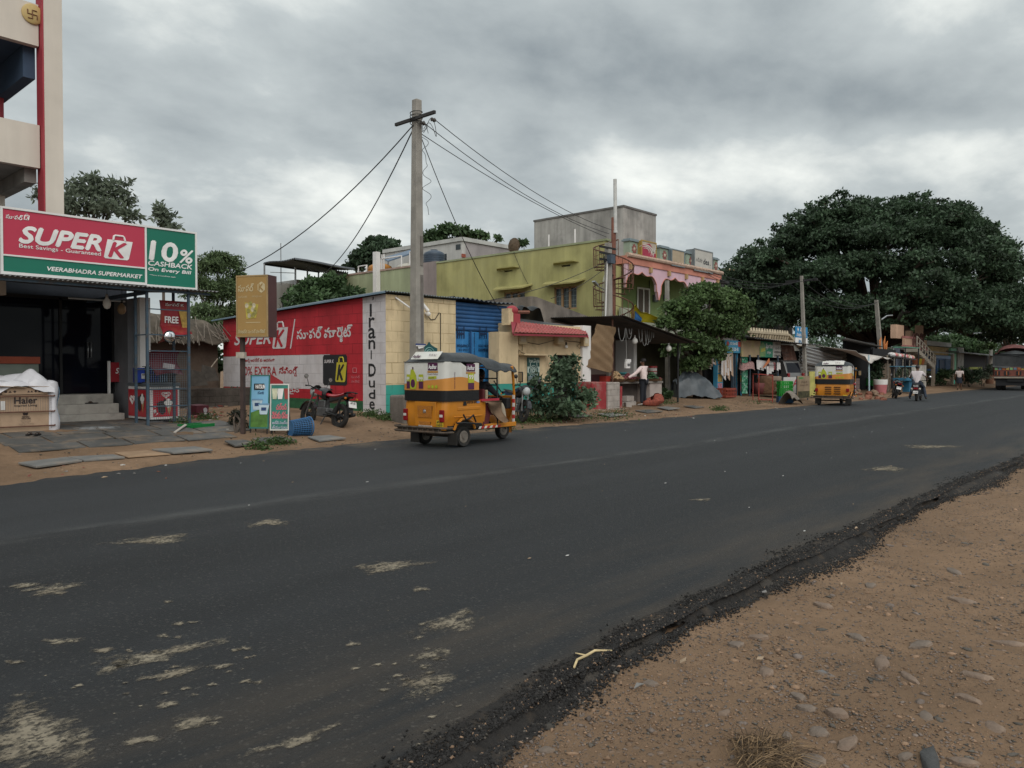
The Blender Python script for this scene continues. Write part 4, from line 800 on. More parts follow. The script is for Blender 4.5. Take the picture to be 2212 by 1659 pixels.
MB().corr((13.12,YF - .16,3.66),(2.95,0,.0),(0,9.5,-.36),.10,.016,4).build('roof',M('roof_bluegrey',(.14,.18,.21),.5,.15,2,metal=.3),ph)
MB().slab([(13.12,YF - .16,3.61),(13.12,26.1,3.25),(13.12,26.1,3.29),(13.12,YF - .16,3.65)],X_ * .04).build('roof_edge',M('edge_blue',(.16,.24,.31),.5),ph)
def btext(b,s_,x0,x1,ybase,ytop,**k):
 """paint lettering on the side wall; sight points in the close-up of this wall"""
 cv = lambda x,y: wx(432 + x * .27665,540 + y * .27665) - X_ * .004
 a,c_,t_ = cv(x0,ybase),cv(x1,ybase),cv(x0,ytop); b.text(s_,a,-Y_,Z_,(a.y - c_.y) * (.36 if s_ in 'Il' else 1),t_.z - a.z,**k)
q = MB(); btext(q,'SUPER',270,552,742,660,bold=.045,shear=.25); btext(q,'సూపర్ మార^కెట్',758,1190,730,612,bold=.025)
cv = lambda x,y: wx(432 + x * .27665,540 + y * .27665) - X_ * .004
q.slab([cv(703,770),cv(712,770),cv(746,540),cv(738,540)],X_ * -.002); btext(q,'సూపర్ మార^కెట్ చైన్',330,785,1112,1056,bold=.02)
q.build('lettering',M('paint_white',(.62,.58,.58),.8,.08,6),ph)
a,c_ = cv(567,772),cv(688,560); q = MB(); kbag(q,a,-Y_,Z_,a.y - c_.y,c_.z - a.z,-X_,0,1); q.build('bag_mark',[MATS['paint_white'],wred],ph)
q = MB(); btext(q,'అన^ని ఆఫర్స్ కు అదనంగా',355,585,882,848,bold=.02); btext(q,'10% EXTRA',332,598,978,912,bold=.02); btext(q,'సేవింగ^స్',618,765,985,912,bold=.02); q.build('red_lettering',M('paint_red',(.40,.025,.03),.8),ph)
q = MB()
for s_,x0,x1,yb,yt in (('I',1328,1362,518,424),('r',1320,1364,605,530),('a',1316,1370,690,612),('n',1318,1368,772,705),('ı',1335,1352,850,785),('D',1318,1372,985,890),('u',1320,1366,1072,1020),('d',1320,1368,1158,1090),('e',1324,1364,1240,1182),('J',1342,1356,392,368)): btext(q,s_ if s_ != 'ı' else 'l',x0,x1,yb,yt,bold=.035)
q.build('black_lettering',M('paint_black',(.02,.02,.022),.7),ph)
# black painted square with the yellow bag mark (the cartoon figure of the photo is left out)
a,c_ = cv(962,1055),cv(1150,816); q = MB(); r_ = .06
q.slab([a + Vector((0,-r_,0)),Vector((a.x,c_.y + r_,a.z)),Vector((a.x,c_.y,a.z + r_)),Vector((a.x,c_.y,c_.z - r_)),Vector((a.x,c_.y + r_,c_.z)),Vector((a.x,a.y - r_,c_.z)),Vector((a.x,a.y,c_.z - r_)),Vector((a.x,a.y,a.z + r_))],X_ * -.002); q.build('black_square',MATS['paint_black'],ph)
a,c_ = cv(1060,1030),cv(1148,838); yl2 = M('paint_yellow',(.52,.44,.04),.8,.08); q = MB(); kbag(q,a - X_ * .006,-Y_,Z_,a.y - c_.y,c_.z - a.z,-X_,0,1); q.build('yellow_bag_mark',[yl2,MATS['paint_black']],ph)
q = MB(); btext(q,'SUPER K',974,1046,882,858,bold=.05,shear=.2); o = q.build('small_lettering',MATS['paint_white'],ph); o.location.x -= .006
q = MB(); btext(q,'సూపర్',1180,1250,1000,980); btext(q,'మార్కెట్',1182,1248,1035,1015); a,c_ = cv(1195,958),cv(1222,922)
for p0,p1 in (((a.y,a.z),(c_.y,a.z)),((c_.y,a.z),(c_.y,c_.z)),((c_.y,c_.z),(a.y,c_.z)),((a.y,c_.z),(a.y,a.z))): q.tube([(XW - .004,*p0),(XW - .004,*p1)],.008,4)
q.build('faint_lettering',M('paint_pinkish',(.52,.20,.22),.8),ph)
# fittings on the cream front
def cfy(x,y,Y): return PY(810 + x * .27665,540 + y * .27665,Y)
def badge(b,c_,s_,n=Y_ * -1):
 for r_,w_ in ((.75,.05),(.52,.04),(.2,.05)): b.tube([c_ + X_ * (math.cos(a) * s_ * r_) + Z_ * (math.sin(a) * s_ * r_) for a in np.linspace(0,6.283,25)[:-1]],s_ * w_,4,False,True)
 for i in range(6): a = i * math.pi / 3; p = c_ + X_ * (math.cos(a) * s_ * .36) + Z_ * (math.sin(a) * s_ * .36); b.tube([p + X_ * (math.cos(k) * s_ * .13) + Z_ * (math.sin(k) * s_ * .13) for k in np.linspace(0,6.283,9)[:-1]],s_ * .04,4,False,True)
bd = T('wall_sign','dark teal pointed badge sign on the cream shed front behind the pole','sign',cfy(425,850,YF - .03),world=True)
c_ = cfy(425,815,YF - .03); s_ = .42
MB().slab([c_ + X_ * (x * s_) + Z_ * (z * s_) for x,z in ((0,.85),(.16,.66),(.5,.5),(.75,.42),(.72,.2),(.82,0),(.72,-.2),(.75,-.45),(.4,-.7),(0,-.85),(-.4,-.7),(-.75,-.45),(-.72,-.2),(-.82,0),(-.72,.2),(-.75,.42),(-.5,.5),(-.16,.66))],Y_ * .02).build('badge_panel',M('badge_teal',(.012,.085,.09),.6),bd)
q = MB(); badge(q,c_ - Y_ * .004,s_ * .62); q.build('badge_mark',M('badge_pale',(.22,.42,.40),.6),bd)
cmr = T('camera','white security camera hanging from an arm beside the pole','security camera',cfy(385,450,16.2),world=True); a = cfy(385,445,16.2)
MB().tube([a + Vector((-.05,.02,.08)),a + Vector((.06,-.1,-.12))],.05,8).build('body',white,cmr); MB().tube([a + Vector((-.03,.02,.08)),cfy(340,410,16.55)],.012,5).build('arm',white,cmr)
lm = T('wall_lamp','small white lamp with a looped cable on the cream shed front','lamp',cfy(415,500,YF - .1),world=True); a = cfy(415,500,YF - .12)
MB().ball(a,.075).build('bulb',MATS['bulb_white'],lm,True); MB().cyl(a,a + Vector((0,.11,.02)),.04).build('holder',white,lm); MB().tube([a + Vector((.02,.06,-.05)),cfy(440,545,YF - .02),cfy(470,540,YF - .02),cfy(500,490,YF - .02),cfy(512,495,YF - .015),cfy(512,790,YF - .015)],.012,5).build('cable',black,lm)
one('bracket','white slanting pipe bracket high on the cream shed front','bracket',white,lambda b: b.tube([cfy(160,370,YF - .02),cfy(272,450,16.2)],.025,6))
q = T('wall_sign','small torn notice tied to the concrete pole above the rickshaw','sign',cfy(355,745,15.68),world=True); MB().slab([cfy(320,738,15.68),cfy(395,738,15.68),cfy(390,752,15.68),cfy(322,750,15.68)],Y_ * .01).slab([cfy(335,753,15.68),cfy(385,754,15.68),cfy(375,764,15.68),cfy(342,772,15.68)],Y_ * .008).mat(1).slab([cfy(320,729,15.679),cfy(400,733,15.679),cfy(396,745,15.679),cfy(318,743,15.679)],Y_ * .01).build('paper',[white,M('notice_navy',(.06,.08,.2),.6)],q)
# ================================================================== BLUE GATE AND CREAM TEA HOUSE
blue1 = M('gate_blue',(.030,.105,.26),.45,.15,2,stain=(.02,.05,.11,.5),ss_=1.5); blue2 = M('gate_sheet',(.035,.19,.44),.45,.1,2)
gt = T('metal_gate','blue metal gate with ribbed shutter above printed blue sheets','gate',(17.3,17,.3),world=True)
YG = 17.05; gx0,gx1 = 15.95,PY(1096,680,YG).x; z_ = lambda y,x=720: cfy(x,y,YG).z
q = MB(); n_ = 7; za,zb = z_(632),3.62
q.grid(lambda u,v: Vector((gx0 + (gx1 - gx0) * u,YG - .035 * abs(math.sin(v * n_ * math.pi)) ** .6 + .01 * math.sin(5 * u),za + (zb - za) * v)),12,56,Y_ * .01); q.build('shutter',blue1,gt)
gm = cfy(895,700,YG).x
q = MB(); q.grid(lambda u,v: Vector((gx0 + (gm - gx0) * u,YG - .04 - .02 * (abs(math.sin(u * 4 * math.pi)) > .93),.35 + (za - .02 - .35) * v)),60,4,Y_ * .008); q.build('sheet',blue2,gt)
MB().bb(gx0 + .97,gx0 + 1.01,YG - .10,YG - .062,.35,za).build('gate_post',blue1,gt)
q = MB()
for x0,flip in ((640,1),(815,-1)):
 a = cfy(x0,690,YG - .07); c_ = cfy(x0 + 60,690,YG - .07); w_ = c_.x - a.x; h_ = .38
 for x,w2 in ((0,.16),(.84,.16),(.3,.1),(.6,.1)): q.bb(a.x + x * w_,a.x + (x + w2) * w_,YG - .071,YG - .069,a.z,a.z + h_ * (1 if x in (0,.84) else .7))
 q.bb(a.x,a.x + w_,YG - .073,YG - .0715,a.z + .12,a.z + .18)
 k = -1 if flip == 1 else 1
 a = cfy(640 if flip == 1 else 808,790 if flip == -1 else 740,YG - .07)
 if flip == 1: q.text('CHARMINAR',a + X_ * .5 + Z_ * .02,-X_,-Z_,.5,.085,.03).text('GOLD 0.50',a + X_ * .48 - Z_ * .12,-X_,-Z_,.4,.06,.02)
 else: q.text('GOLD 3.50 MM',a + Z_ * .14,X_,Z_,.5,.07,.02).text('CHARMINAR-A1',a,X_,Z_,.55,.09,.03)
for x in (740,780): a = cfy(x,820,YG - .07); q.text('GOLD CHARMINAR-A1',a,Z_,-X_,.8,.05,.02)
q.build('lettering',M('print_blueblack',(.012,.03,.08),.6),gt)
MB().corr((gx0 - .05,16.75,3.70),(gx1 - gx0 + .1,0,-.02),(0,4,.1),.2,.03,3).build('roof',M('roof_dark',(.06,.065,.07),.6,.2,2),gt)
MB().bb(gx0 + .1,gx1 - .1,YG + .5,YG + .6,.2,3.6).build('back_panel',dkroom,gt)
hs = T('tea_house','small cream tea house with red tiled eave, teal base and an open dark doorway','building',(20.3,17.5,.2),world=True)
HX0,HX1,HY = PY(1107,700,16.4).x,PY(1266,700,16.4).x,16.4
hw = M('house_cream',(.68,.53,.33),.85,.1,1.2,.25,50,stain=(.33,.24,.15,.7),ss_=1.3,streak=.14); ht = M('house_teal',(.035,.29,.24),.8,.12,2,.2,50,stain=(.12,.2,.15,.4),ss_=2)
zt = cfy(1150,1040,HY).z; dx0,dx1 = cfy(1395,900,HY).x,cfy(1572,900,HY).x; dz = cfy(1480,820,HY).z; ztp = 2.95
MB().bb(HX0,dx0,HY,HY + .2,zt,ztp).bb(dx1,HX1,HY,HY + .2,zt,ztp).bb(dx0 + .001,dx1 - .001,HY + .001,HY + .2,dz,ztp).build('wall',hw,hs)
MB().bb(HX0,dx0,HY - .002,HY + .2,.05,zt - .003).bb(dx1,HX1,HY - .002,HY + .2,.05,zt - .003).build('teal_base',ht,hs)
MB().bb(dx0 - .02,dx1 + .02,HY + .25,HY + .3,.05,dz + .1).build('doorway',M('doorway_dark',(.012,.012,.014),.8),hs)
MB().bb(HX0,HX0 + .2,HY + .2,20,.05,ztp).bb(HX1 - .2,HX1,HY + .2,20,.05,ztp).bb(HX0 + .2,HX1 - .2,19.8,20,.05,ztp).bb(HX0,HX1,HY + .001,20,ztp + .002,ztp + .1).build('side_walls',hw,hs)
sx0,sx1 = PY(1059,720,16.3).x,PY(1107,720,16.15).x; sz = PY(1090,717,16.15).z
MB().bb(17.35,HX0 - .004,16.15,16.6,zt,sz).build('pier',hw,hs); MB().bb(17.35,HX0 - .004,16.148,16.6,.05,zt - .003).build('pier_base',ht,hs)
tl = M('tile_red',(.34,.085,.08),.7,.2,6,stain=(.16,.06,.05,.5),ss_=4); e0,e1 = cfy(1085,652,15.75),cfy(1660,668,15.75); t0,t1 = cfy(1112,566,16.38),cfy(1640,636,16.38)
def tile(u,v):
 a = e0.lerp(e1,u); c_ = t0.lerp(t1,u); p = a.lerp(c_,v); nn = 22; row = 4; fr_ = (v * row) % 1
 return p + Vector((0,-.4,.8)) * (.03 * abs(math.sin(math.pi * (u * nn + .5 * int(v * row)))) + .025 * (1 - fr_))
MB().grid(tile,110,24,.01).build('tile_eave',tl,hs)
MB().slab([e0 - Z_ * .06,e1 - Z_ * .06,e1,e0],Y_ * .05).slab([e1,t1,t1 - Z_ * .1,e1 - Z_ * .1],X_ * .05).slab([cfy(1070,560,16.3),e0 - X_ * .03,t0 - X_ * .01,cfy(1105,550,16.4)],X_ * -.04).build('eave_trim',M('trim_maroon',(.26,.035,.05),.7,.1),hs)
MB().slab([t0 + Z_ * .0 + Y_ * .02,t1 + Y_ * .02,t1 + Vector((0,.35,.16)),t0 + Vector((0,.35,.16))],Z_ * .03).build('bitumen_strip',M('bitumen',(.055,.058,.06),.6,.2,3),hs)
p0,p1 = cfy(1042,555,16.4),cfy(1112,500,16.4); MB().bb(p0.x - .1,p0.x + .12,16.3,16.6,ztp,p1.z + .15).build('parapet_post',hw,hs); MB().bb(p0.x + .122,p1.x,16.28,16.6,ztp + .01,p1.z).ball((p0.x + .2,16.42,p1.z + .1),(.24,.16,.16),12,8).build('parapet_curl',M('curl_red',(.34,.05,.06),.7,.12),hs,'auto')
pz = cfy(1240,830,HY).z; a,c_ = cfy(1130,822,HY - .1),cfy(1348,810,HY - .1); MB().bb(a.x,c_.x,HY - .3,HY,a.z,a.z + .05).build('ledge',hw,hs)
ps = T('poster','dark green poster with an ornate round emblem on the cream tea house','poster',cfy(1238,1045,HY - .03),world=True); a,c_ = cfy(1190,1042,HY - .02),cfy(1285,840,HY - .02)
MB().bb(a.x,c_.x,HY - .02,HY - .004,a.z,c_.z).build('sheet',M('poster_green',(.012,.065,.06),.5,.1),ps)
q = MB().text('Irani Dude',(a.x + .08,HY - .022,c_.z - .17),X_,Z_,(c_.x - a.x) * .85,.13,.02); mid = Vector(((a.x + c_.x) / 2,HY - .025,a.z + (c_.z - a.z) * .5)); badge(q,mid,.22)
q.tube([mid + X_ * (.23 * math.cos(k) * (1 + .12 * math.cos(6 * k))) + Z_ * (.30 * math.sin(k) * (1 + .12 * math.cos(6 * k))) for k in np.linspace(0,6.283,49)[:-1]],.014,4,False,True); q.build('poster_print',M('poster_pale',(.45,.52,.47),.6),ps)
MB().bb(a.x,a.x + .07,HY - .024,HY - .021,a.z + .35,a.z + .55).bb(c_.x - .07,c_.x,HY - .024,HY - .021,a.z + .35,a.z + .55).build('side_marks',MATS['poster_pale'],ps)
def mbox(label,x,y,w_,h_,Y,d_=.18):
 t = T('meter_box',label,'meter box',cfy(x,y,Y)); MB().bb(0,w_,-d_,0,0,h_).build('case',M('meter_cream',(.48,.37,.22),.6,.1),t,bevel=.015); MB().bb(w_ * .2,w_ * .8,-d_ - .006,-d_,h_ * .3,h_ * .8).build('cover',M('meter_pale',(.52,.45,.33),.5),t)
mbox('cream meter box under the left end of the tiled eave',1092,738,.42,.32,HY - .002); mbox('cream meter box above the tea house poster, midway along the eave',1395,738,.38,.32,HY - .002); mbox('grey cream meter box with dangling wires at the right corner of the tea house',1600,752,.3,.34,HY - .002)
one('wires','black looped wires strung between the meter boxes under the tiled eave','wires',black,lambda b: [b.tube([cfy(x,y,HY - .03) for x,y in p],.009,4) for p in (((1100,680),(1180,720),(1280,738),(1400,705)),((1445,715),(1490,710),(1560,715),(1605,722)),((1150,790),(1155,640),(1165,660)),((1125,1000),(1124,780),(1145,800),(1170,808)),((1640,720),(1660,800),(1630,880)),((1605,725),(1580,750),(1600,770),(1625,740)))],True)
q = T('light_bulb','bare bulb hanging between two meter boxes of the tea house','light bulb',cfy(1493,755,HY - .1)); MB().ball((0,0,0),.06).build('bulb',MATS['bulb_white'],q,True); MB().cyl((0,0,.05),(0,0,.15),.03).build('holder',black,q)
one('water_jar','clear plastic container on the sill below the dark green poster','container',M('jar_pale',(.22,.30,.35),.15,.2),lambda b: b.bb(cfy(1212,1022,HY - .15).x,cfy(1265,1022,HY - .15).x,HY - .3,HY - .05,cfy(1212,1022,HY - .15).z,cfy(1212,985,HY - .15).z),bevel=.02)
one('counter_ledge','narrow ledge of plates below the tea house poster','ledge',black,lambda b: b.bb(cfy(1185,1050,HY).x,cfy(1300,1050,HY).x,HY - .33,HY - .004,cfy(1185,1052,HY - .2).z,cfy(1185,1040,HY - .2).z))
# rough grey house behind, black tarpaulin bundle on the roof
gh = T('building','rough grey plastered low house behind the tea house with a sloping top','building',(22,20,.3),world=True); rg = M('rough_grey',(.19,.165,.145),.95,.22,2,.5,30,stain=(.10,.09,.085,.6),ss_=1.6,streak=.25)
a,b_ = PY(1158,641,18.6),PY(1290,686,18.6); MB().slab([(a.x,18.6,.3),(b_.x + 1.5,18.6,.3),(b_.x + 1.5,18.6,b_.z - .35),(a.x,18.6,a.z)],Y_ * .3).build('front_wall',rg,gh)
c_ = PX(1000,655,a.x); MB().slab([(a.x,18.603,.3),(a.x,c_.y,.3),(a.x,c_.y,c_.z),(a.x,18.603,a.z)],X_ * -.3).build('side_wall',rg,gh)
a,c_ = cfy(1110,560,16.9),cfy(1290,460,16.9)
one('tarpaulin','black tarpaulin bundled over timber on the tea house roof','tarpaulin',M('black_sheet',(.016,.018,.02),.4,.2,3),lambda b: b.grid(lambda u,v: Vector((a.x + (c_.x - a.x) * u,16.7 + .8 * v,a.z - .1 + (c_.z - a.z + .1) * min(1,3 * min(u + .15,1.02 - u) ** .7) * math.sin(math.pi * min(1,v + .3)) ** .5 + .06 * math.sin(11 * u + 6 * v))),20,10,.01),True)
one('timber','short reddish roof timber poking from the black tarpaulin','timber',M('timber_red',(.22,.09,.06),.8,.15),lambda b: b.tube([cfy(1105,485,16.6),cfy(1200,485,16.75)],.06,6))
# ================================================================== VEGETABLE STALL
def dfy(x,y,Y): return PY(1242 + x * .24407,540 + y * .24407,Y)
vs_ = T('vegetable_stall','open vegetable stall under a dark sloping corrugated roof with a block counter','stall',(25.2,17,.25),world=True)
blk = M('stall_blocks',(.36,.32,.29),.92,.2,2.5,.5,30,brick=('x',.38,.2,(.16,.14,.13)),stain=(.22,.18,.15,.5),ss_=3); sred = M('stall_red',(.30,.035,.04),.85,.15,3,.4,30,stain=(.25,.2,.17,.8),ss_=3); roofd = M('stall_roof',(.06,.058,.056),.7,.25,2,stain=(.10,.06,.04,.5),ss_=2)
MB().corr((22.85,15.25,3.46),(0,4.4,.08),(4.85,-.28,-.86),.09,.016,5).build('roof',roofd,vs_)
MB().tube([(22.95,15.4,3.40),(27.5,15.2,2.60)],.035,6).tube([(22.95,19,3.44),(27.6,18.9,2.66)],.035,6).build('rafter',black,vs_)
for x,y,zt_,r_ in ((23.15,15.95,3.36,.035),(27.42,15.73,2.62,.04),(26.8,18.2,2.75,.04)): MB().cyl((x,y,.15),(x,y,zt_),r_).build('post',rust if x < 27 else black,vs_)
a,c_ = PY(1256,700,16.35),PY(1274,700,16.35); MB().bb(a.x,c_.x,16.3,16.8,.2,3.1).build('side_pillar',white,vs_)
a = dfy(320,810,18.2); c_ = dfy(720,980,18.2)
MB().bb(22.6,27.0,18.2,18.35,1.35,3.3).build('back_wall',M('stall_wall',(.20,.145,.125),.9,.12,1.5),vs_); MB().bb(22.6,27.0,18.195,18.35,.2,1.348).build('back_wall_lower',M('stall_wall_dark',(.07,.022,.024),.9,.15),vs_)
MB().bb(26.62,26.84,17.3,18.19,.2,2.75).build('right_pillar',white,vs_)
zc = dfy(500,1165,16.0).z; cx0,cx1 = dfy(305,1165,15.95).x,dfy(770,1165,15.95).x
MB().bb(cx0,cx1,15.9,16.7,zc - .07,zc).build('counter_top',M('counter_slab',(.22,.20,.18),.8,.2,4),vs_)
MB().bb(cx0,cx0 + .42,15.95,16.65,.15,zc - .072).build('counter_pier',M('pier_white',(.50,.46,.43),.9,.15,4,.5,30,stain=(.3,.25,.22,.6),ss_=4),vs_)
MB().bb(cx1 - .9,cx1 - .02,15.95,16.65,.15,zc - .072).build('counter_pier',M('pier_cream',(.42,.36,.33),.9,.15,3,.4,30,stain=(.26,.2,.18,.5),ss_=3),vs_)
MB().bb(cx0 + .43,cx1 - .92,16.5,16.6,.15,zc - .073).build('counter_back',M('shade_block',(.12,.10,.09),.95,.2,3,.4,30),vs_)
q = MB(); q.bb(21.3,22.15,15.5,16.2,.1,1.12).build('red_block',sred,vs_,bevel=.03); MB().bb(22.17,22.9,15.45,16.2,.1,1.10).build('block_wall',blk,vs_,bevel=.03); MB().bb(22.902,23.02,15.44,16.1,.1,.95).build('red_end',sred,vs_)
MB().bb(20.9,27.2,15.2,15.95,-.1,.16).build('plinth',M('plinth_stone',(.22,.18,.15),.95,.25,3,.6,25,stain=(.30,.21,.14,.6),ss_=3),vs_,bevel=.05)
one('mat_curtain','brown woven palm mat hanging as a curtain at the left of the stall','mat',M('woven_mat',(.25,.165,.095),.95,.2,3,.8,70,stain=(.16,.10,.055,.6),ss_=6,brick=('y',.11,.03,(.17,.11,.062))),lambda b: b.grid(lambda u,v: (lambda p: p + Vector((.03 * math.sin(9 * v),.05 * math.sin(5 * v + 4 * u) + .02 * math.sin(30 * v + 9 * u),0)))((dfy(100,1030,16.3).lerp(dfy(310,1088,15.85),u)).lerp(dfy(175,655,16.35).lerp(dfy(365,682,15.8),u),v)),14,60,.015))
bulb(dfy(530,805,15.9),.45,'big white bulb hanging at the middle of the stall front',r=.10); bulb(dfy(830,872,15.6),.35,'big white bulb hanging near the right end of the stall roof',r=.10)
lp = T('cable_loops','pale electric cable loops hanging below the stall roof','cables',dfy(540,700,15.75),world=True); cgy = M('cable_grey',(.30,.30,.29),.6)
if 1:
 for x0,x1,d in ((385,445,210),(455,505,170),(565,600,200),(590,640,260),(620,660,240),(640,680,190),(480,500,90),(690,700,120)):
  MB().tube([dfy(x0 + (x1 - x0) * t,690 + .18 * (x0 - 385) * .4 + d * .55 * (4 * t * (1 - t)) ** .6,15.75) for t in np.linspace(0,1,12)],.012,5).build('loop',cgy,lp,True)
 MB().tube([dfy(450,690,15.9),dfy(452,800,15.9),dfy(458,1010,15.9)],.011,5).build('drop_cord',cgy,lp); MB().tube([dfy(935,830,15.7),dfy(930,900,15.7),dfy(920,960,15.7)],.01,5).build('drop_cord',cgy,lp)
t = T('switch_box','white switch box hanging on a cord inside the stall','switch box',dfy(463,1048,15.9)); MB().bb(-.13,.13,-.05,.05,0,.22).bb(-.1,.2,-.04,.05,.22,.34).build('case',white,t,bevel=.01); MB().bb(-.06,.02,-.056,-.05,.08,.18).bb(.05,.1,-.056,-.05,.08,.18).build('switch',black,t)
def produce(label,cat,x,y,w_,m_,n_,r_,squash=(1,1,1),bl='basket',h_=.18):
 p = dfy(x,y,16.05); p.z = zc; t = T(bl,label,cat,p)
 MB().lathe([(w_ * .75,0),(w_,.09),(w_ * 1.03,.10),(w_ * .95,.10),(w_ * .72,.02)],(0,0,0),'z',20).build('basket_body',M('wicker',(.17,.10,.055),.9,.25,30,.5,80),t)
 b = MB()
 for i in range(n_):
  a = random.uniform(0,6.28); k = random.random() ** .6; rr = w_ * .85 * k; b.ball((rr * math.cos(a),rr * math.sin(a) * .8,.09 + (1 - k) * h_ + random.uniform(0,.02)),tuple(r_ * q_ * random.uniform(.85,1.15) for q_ in squash),7,5)
 b.build('produce',m_,t,True); return t
produce('basket heaped with tan potatoes at the left of the stall counter','basket',362,1150,.38,M('potato',(.36,.24,.13),.8,.15,8,island=.2),110,.042,(1.2,1,.9),h_=.30)
produce('basket of red onions beside the potatoes','basket',470,1155,.34,M('onion',(.20,.05,.06),.6,.2,9,island=.35),90,.035,h_=.2); produce('basket of dark green vegetables at the right of the stall counter','basket',680,1160,.34,M('cucumber',(.03,.075,.03),.5,.2,9,island=.4),60,.03,(2.8,1,1),h_=.25)
produce('small basket of reddish vegetables behind the man','basket',540,1158,.22,M('beet',(.16,.04,.035),.7,.2,9,island=.3),40,.035,h_=.08); produce('empty looking wicker basket at the counter right end','basket',740,1160,.16,MATS['onion'],12,.03,h_=.02)
one('bowl','turquoise plastic bowl between the potatoes and onions','bowl',M('turquoise',(.05,.26,.27),.4),lambda b: b.lathe([(.12,0),(.2,.1),(.19,.1),(.11,.01)],dfy(415,1105,16.4),'z',18),True)
t = T('jar','clear jar with a red lid on the stall counter','jar',dfy(688,1100,16.6)); MB().cyl((0,0,0),(0,0,.26),.17,n=18).build('jar_body',M('jar_clear',(.42,.40,.37),.2,.15),t,True); MB().cyl((0,0,.262),(0,0,.33),.185,n=18).cyl((0,0,.10),(0,0,.14),.175,n=18).build('lid',M('lid_red',(.28,.03,.03),.5),t,'auto')
one('crate','small red crate at the left end of the potatoes','crate',M('crate_red',(.30,.03,.02),.5,.1),lambda b: b.box(dfy(268,1140,16.2),(.3,.3,.2)))
one('sack','red mesh sack of onions lying in front of the stall counter','sack',M('mesh_sack',(.27,.065,.04),.8,.3,14,.8,50,stain=(.12,.03,.03,.6),ss_=9),lambda b: b.grid(lambda u,v: G(1410,876) + Vector((.66 * math.cos(6.283 * u) * math.sin(math.pi * (.02 + .96 * v)) ** .6,.3 * math.sin(6.283 * u) * math.sin(math.pi * (.02 + .96 * v)) ** .6,(.22 - .22 * math.cos(math.pi * v)) * (.75 + .25 * math.cos(6.283 * u)) + .04 * math.sin(14 * u + 9 * v))),26,14),True)
for i,(x,y,z,rz) in enumerate(((23.75,15.75,.27,.2),(24.0,15.8,.27,-.3),(23.9,15.82,.48,.1),(24.35,15.85,.27,.6),(23.6,15.6,.26,.9),(24.15,15.9,.47,-.1))): one('rough_block','broken grey block in the pile under the stall counter','stone block',blk,lambda b: b.box((x,y,z),(.36,.22,.2),rz),bevel=.02,group='broken blocks piled under the stall counter')
# covered motorcycle
c0 = Vector((30.45,16.55,.25)); hd = R(-38); ax = Vector((math.cos(hd),math.sin(hd),0)); ay = Vector((-math.sin(hd),math.cos(hd),0))
def tarp(u,v):
 s_ = -1 + 2 * u; prof = 1.05 * (1 - abs(s_ + .15) ** 2.6 * .42) - .28 * max(0,s_) + .10 * math.exp(-((s_ + .45) / .22) ** 2); t = -1 + 2 * v; wv = .16 + .30 * abs(t) ** 1.2
 r_ = max(0,1 - abs(t) ** 2.2); z = prof * (1 - abs(t) ** 1.9 * .93) + .10 * abs(math.sin(4 * u + 3 * t)) + .07 * abs(math.sin(9 * u - 5 * t)) - .07 + .03 * abs(math.sin(23 * u + 3 * t))
 return c0 + ax * (s_ * 1.05 * (1 - .06 * t * t)) + ay * (math.copysign(wv,t) * min(1,abs(t) * 2.2) + .04 * math.sin(11 * u) * abs(t)) + Z_ * z
t = T('covered_motorcycle','motorcycle hidden under a crumpled grey tarpaulin beside the stall','motorcycle',c0,world=True)
MB().grid(tarp,40,30,.006).build('tarpaulin',M('tarp_grey',(.075,.088,.10),.4,.2,4,.3,12),t,'auto')
MB().slab([c0 - ax * 1.0 + ay * .25 + Z_ * .03,c0 - ax * 1.0 - ay * .25 + Z_ * .03,c0 - ax * 1.0 - ay * .1 + Z_ * .75,c0 - ax * 1.0 + ay * .1 + Z_ * .75],ax * .02).slab([c0 + ax * 1.0 + ay * .25 + Z_ * .03,c0 + ax * 1.0 - ay * .25 + Z_ * .03,c0 + ax * 1.0 - ay * .1 + Z_ * .4,c0 + ax * 1.0 + ay * .1 + Z_ * .4],ax * .02).build('tarpaulin_end',MATS['tarp_grey'],t)
for s_ in (-.62,.62): MB().lathe([(.20,-.04),(.29,-.04),(.29,.04),(.20,.04)],c0 + ax * s_ + Z_ * .29,'y',18).build('wheel',black,t)
# ================================================================== GREEN TWO STOREY BUILDING
GX,GY = 28.45,20.0                                                # left wall plane and street front plane
olive = M('olive_wall',(.43,.405,.175),.88,.22,.7,.25,40,stain=(.30,.29,.15,.75),ss_=.7,streak=.2); grn = M('green_front',(.22,.29,.12),.85,.1,.8,.15,40,streak=.1)
palegrn = M('pale_green',(.36,.40,.25),.88,.1,.6,.2,40,stain=(.28,.28,.20,.5),ss_=.8,streak=.16); paleg2 = M('parapet_green',(.30,.37,.29),.85,.1,1,streak=.12)
grey3 = M('raw_cement',(.40,.385,.36),.92,.18,.8,.4,20,stain=(.16,.155,.15,.6),ss_=.6,streak=.3); pink = M('pink_fascia',(.64,.43,.50),.8,.08,1,streak=.08); salmon = M('salmon_band',(.56,.23,.17),.8,.12,1,streak=.14)
gb_ = T('building','two storey olive green building with pink scalloped arches along the street front','building',(33,24,.3),world=True)
def gx(u,v): return PX(u,v,GX)
def gy(u,v,Y=GY): return PY(u,v,Y)
yb = gx(943,570).y; zt = 7.3
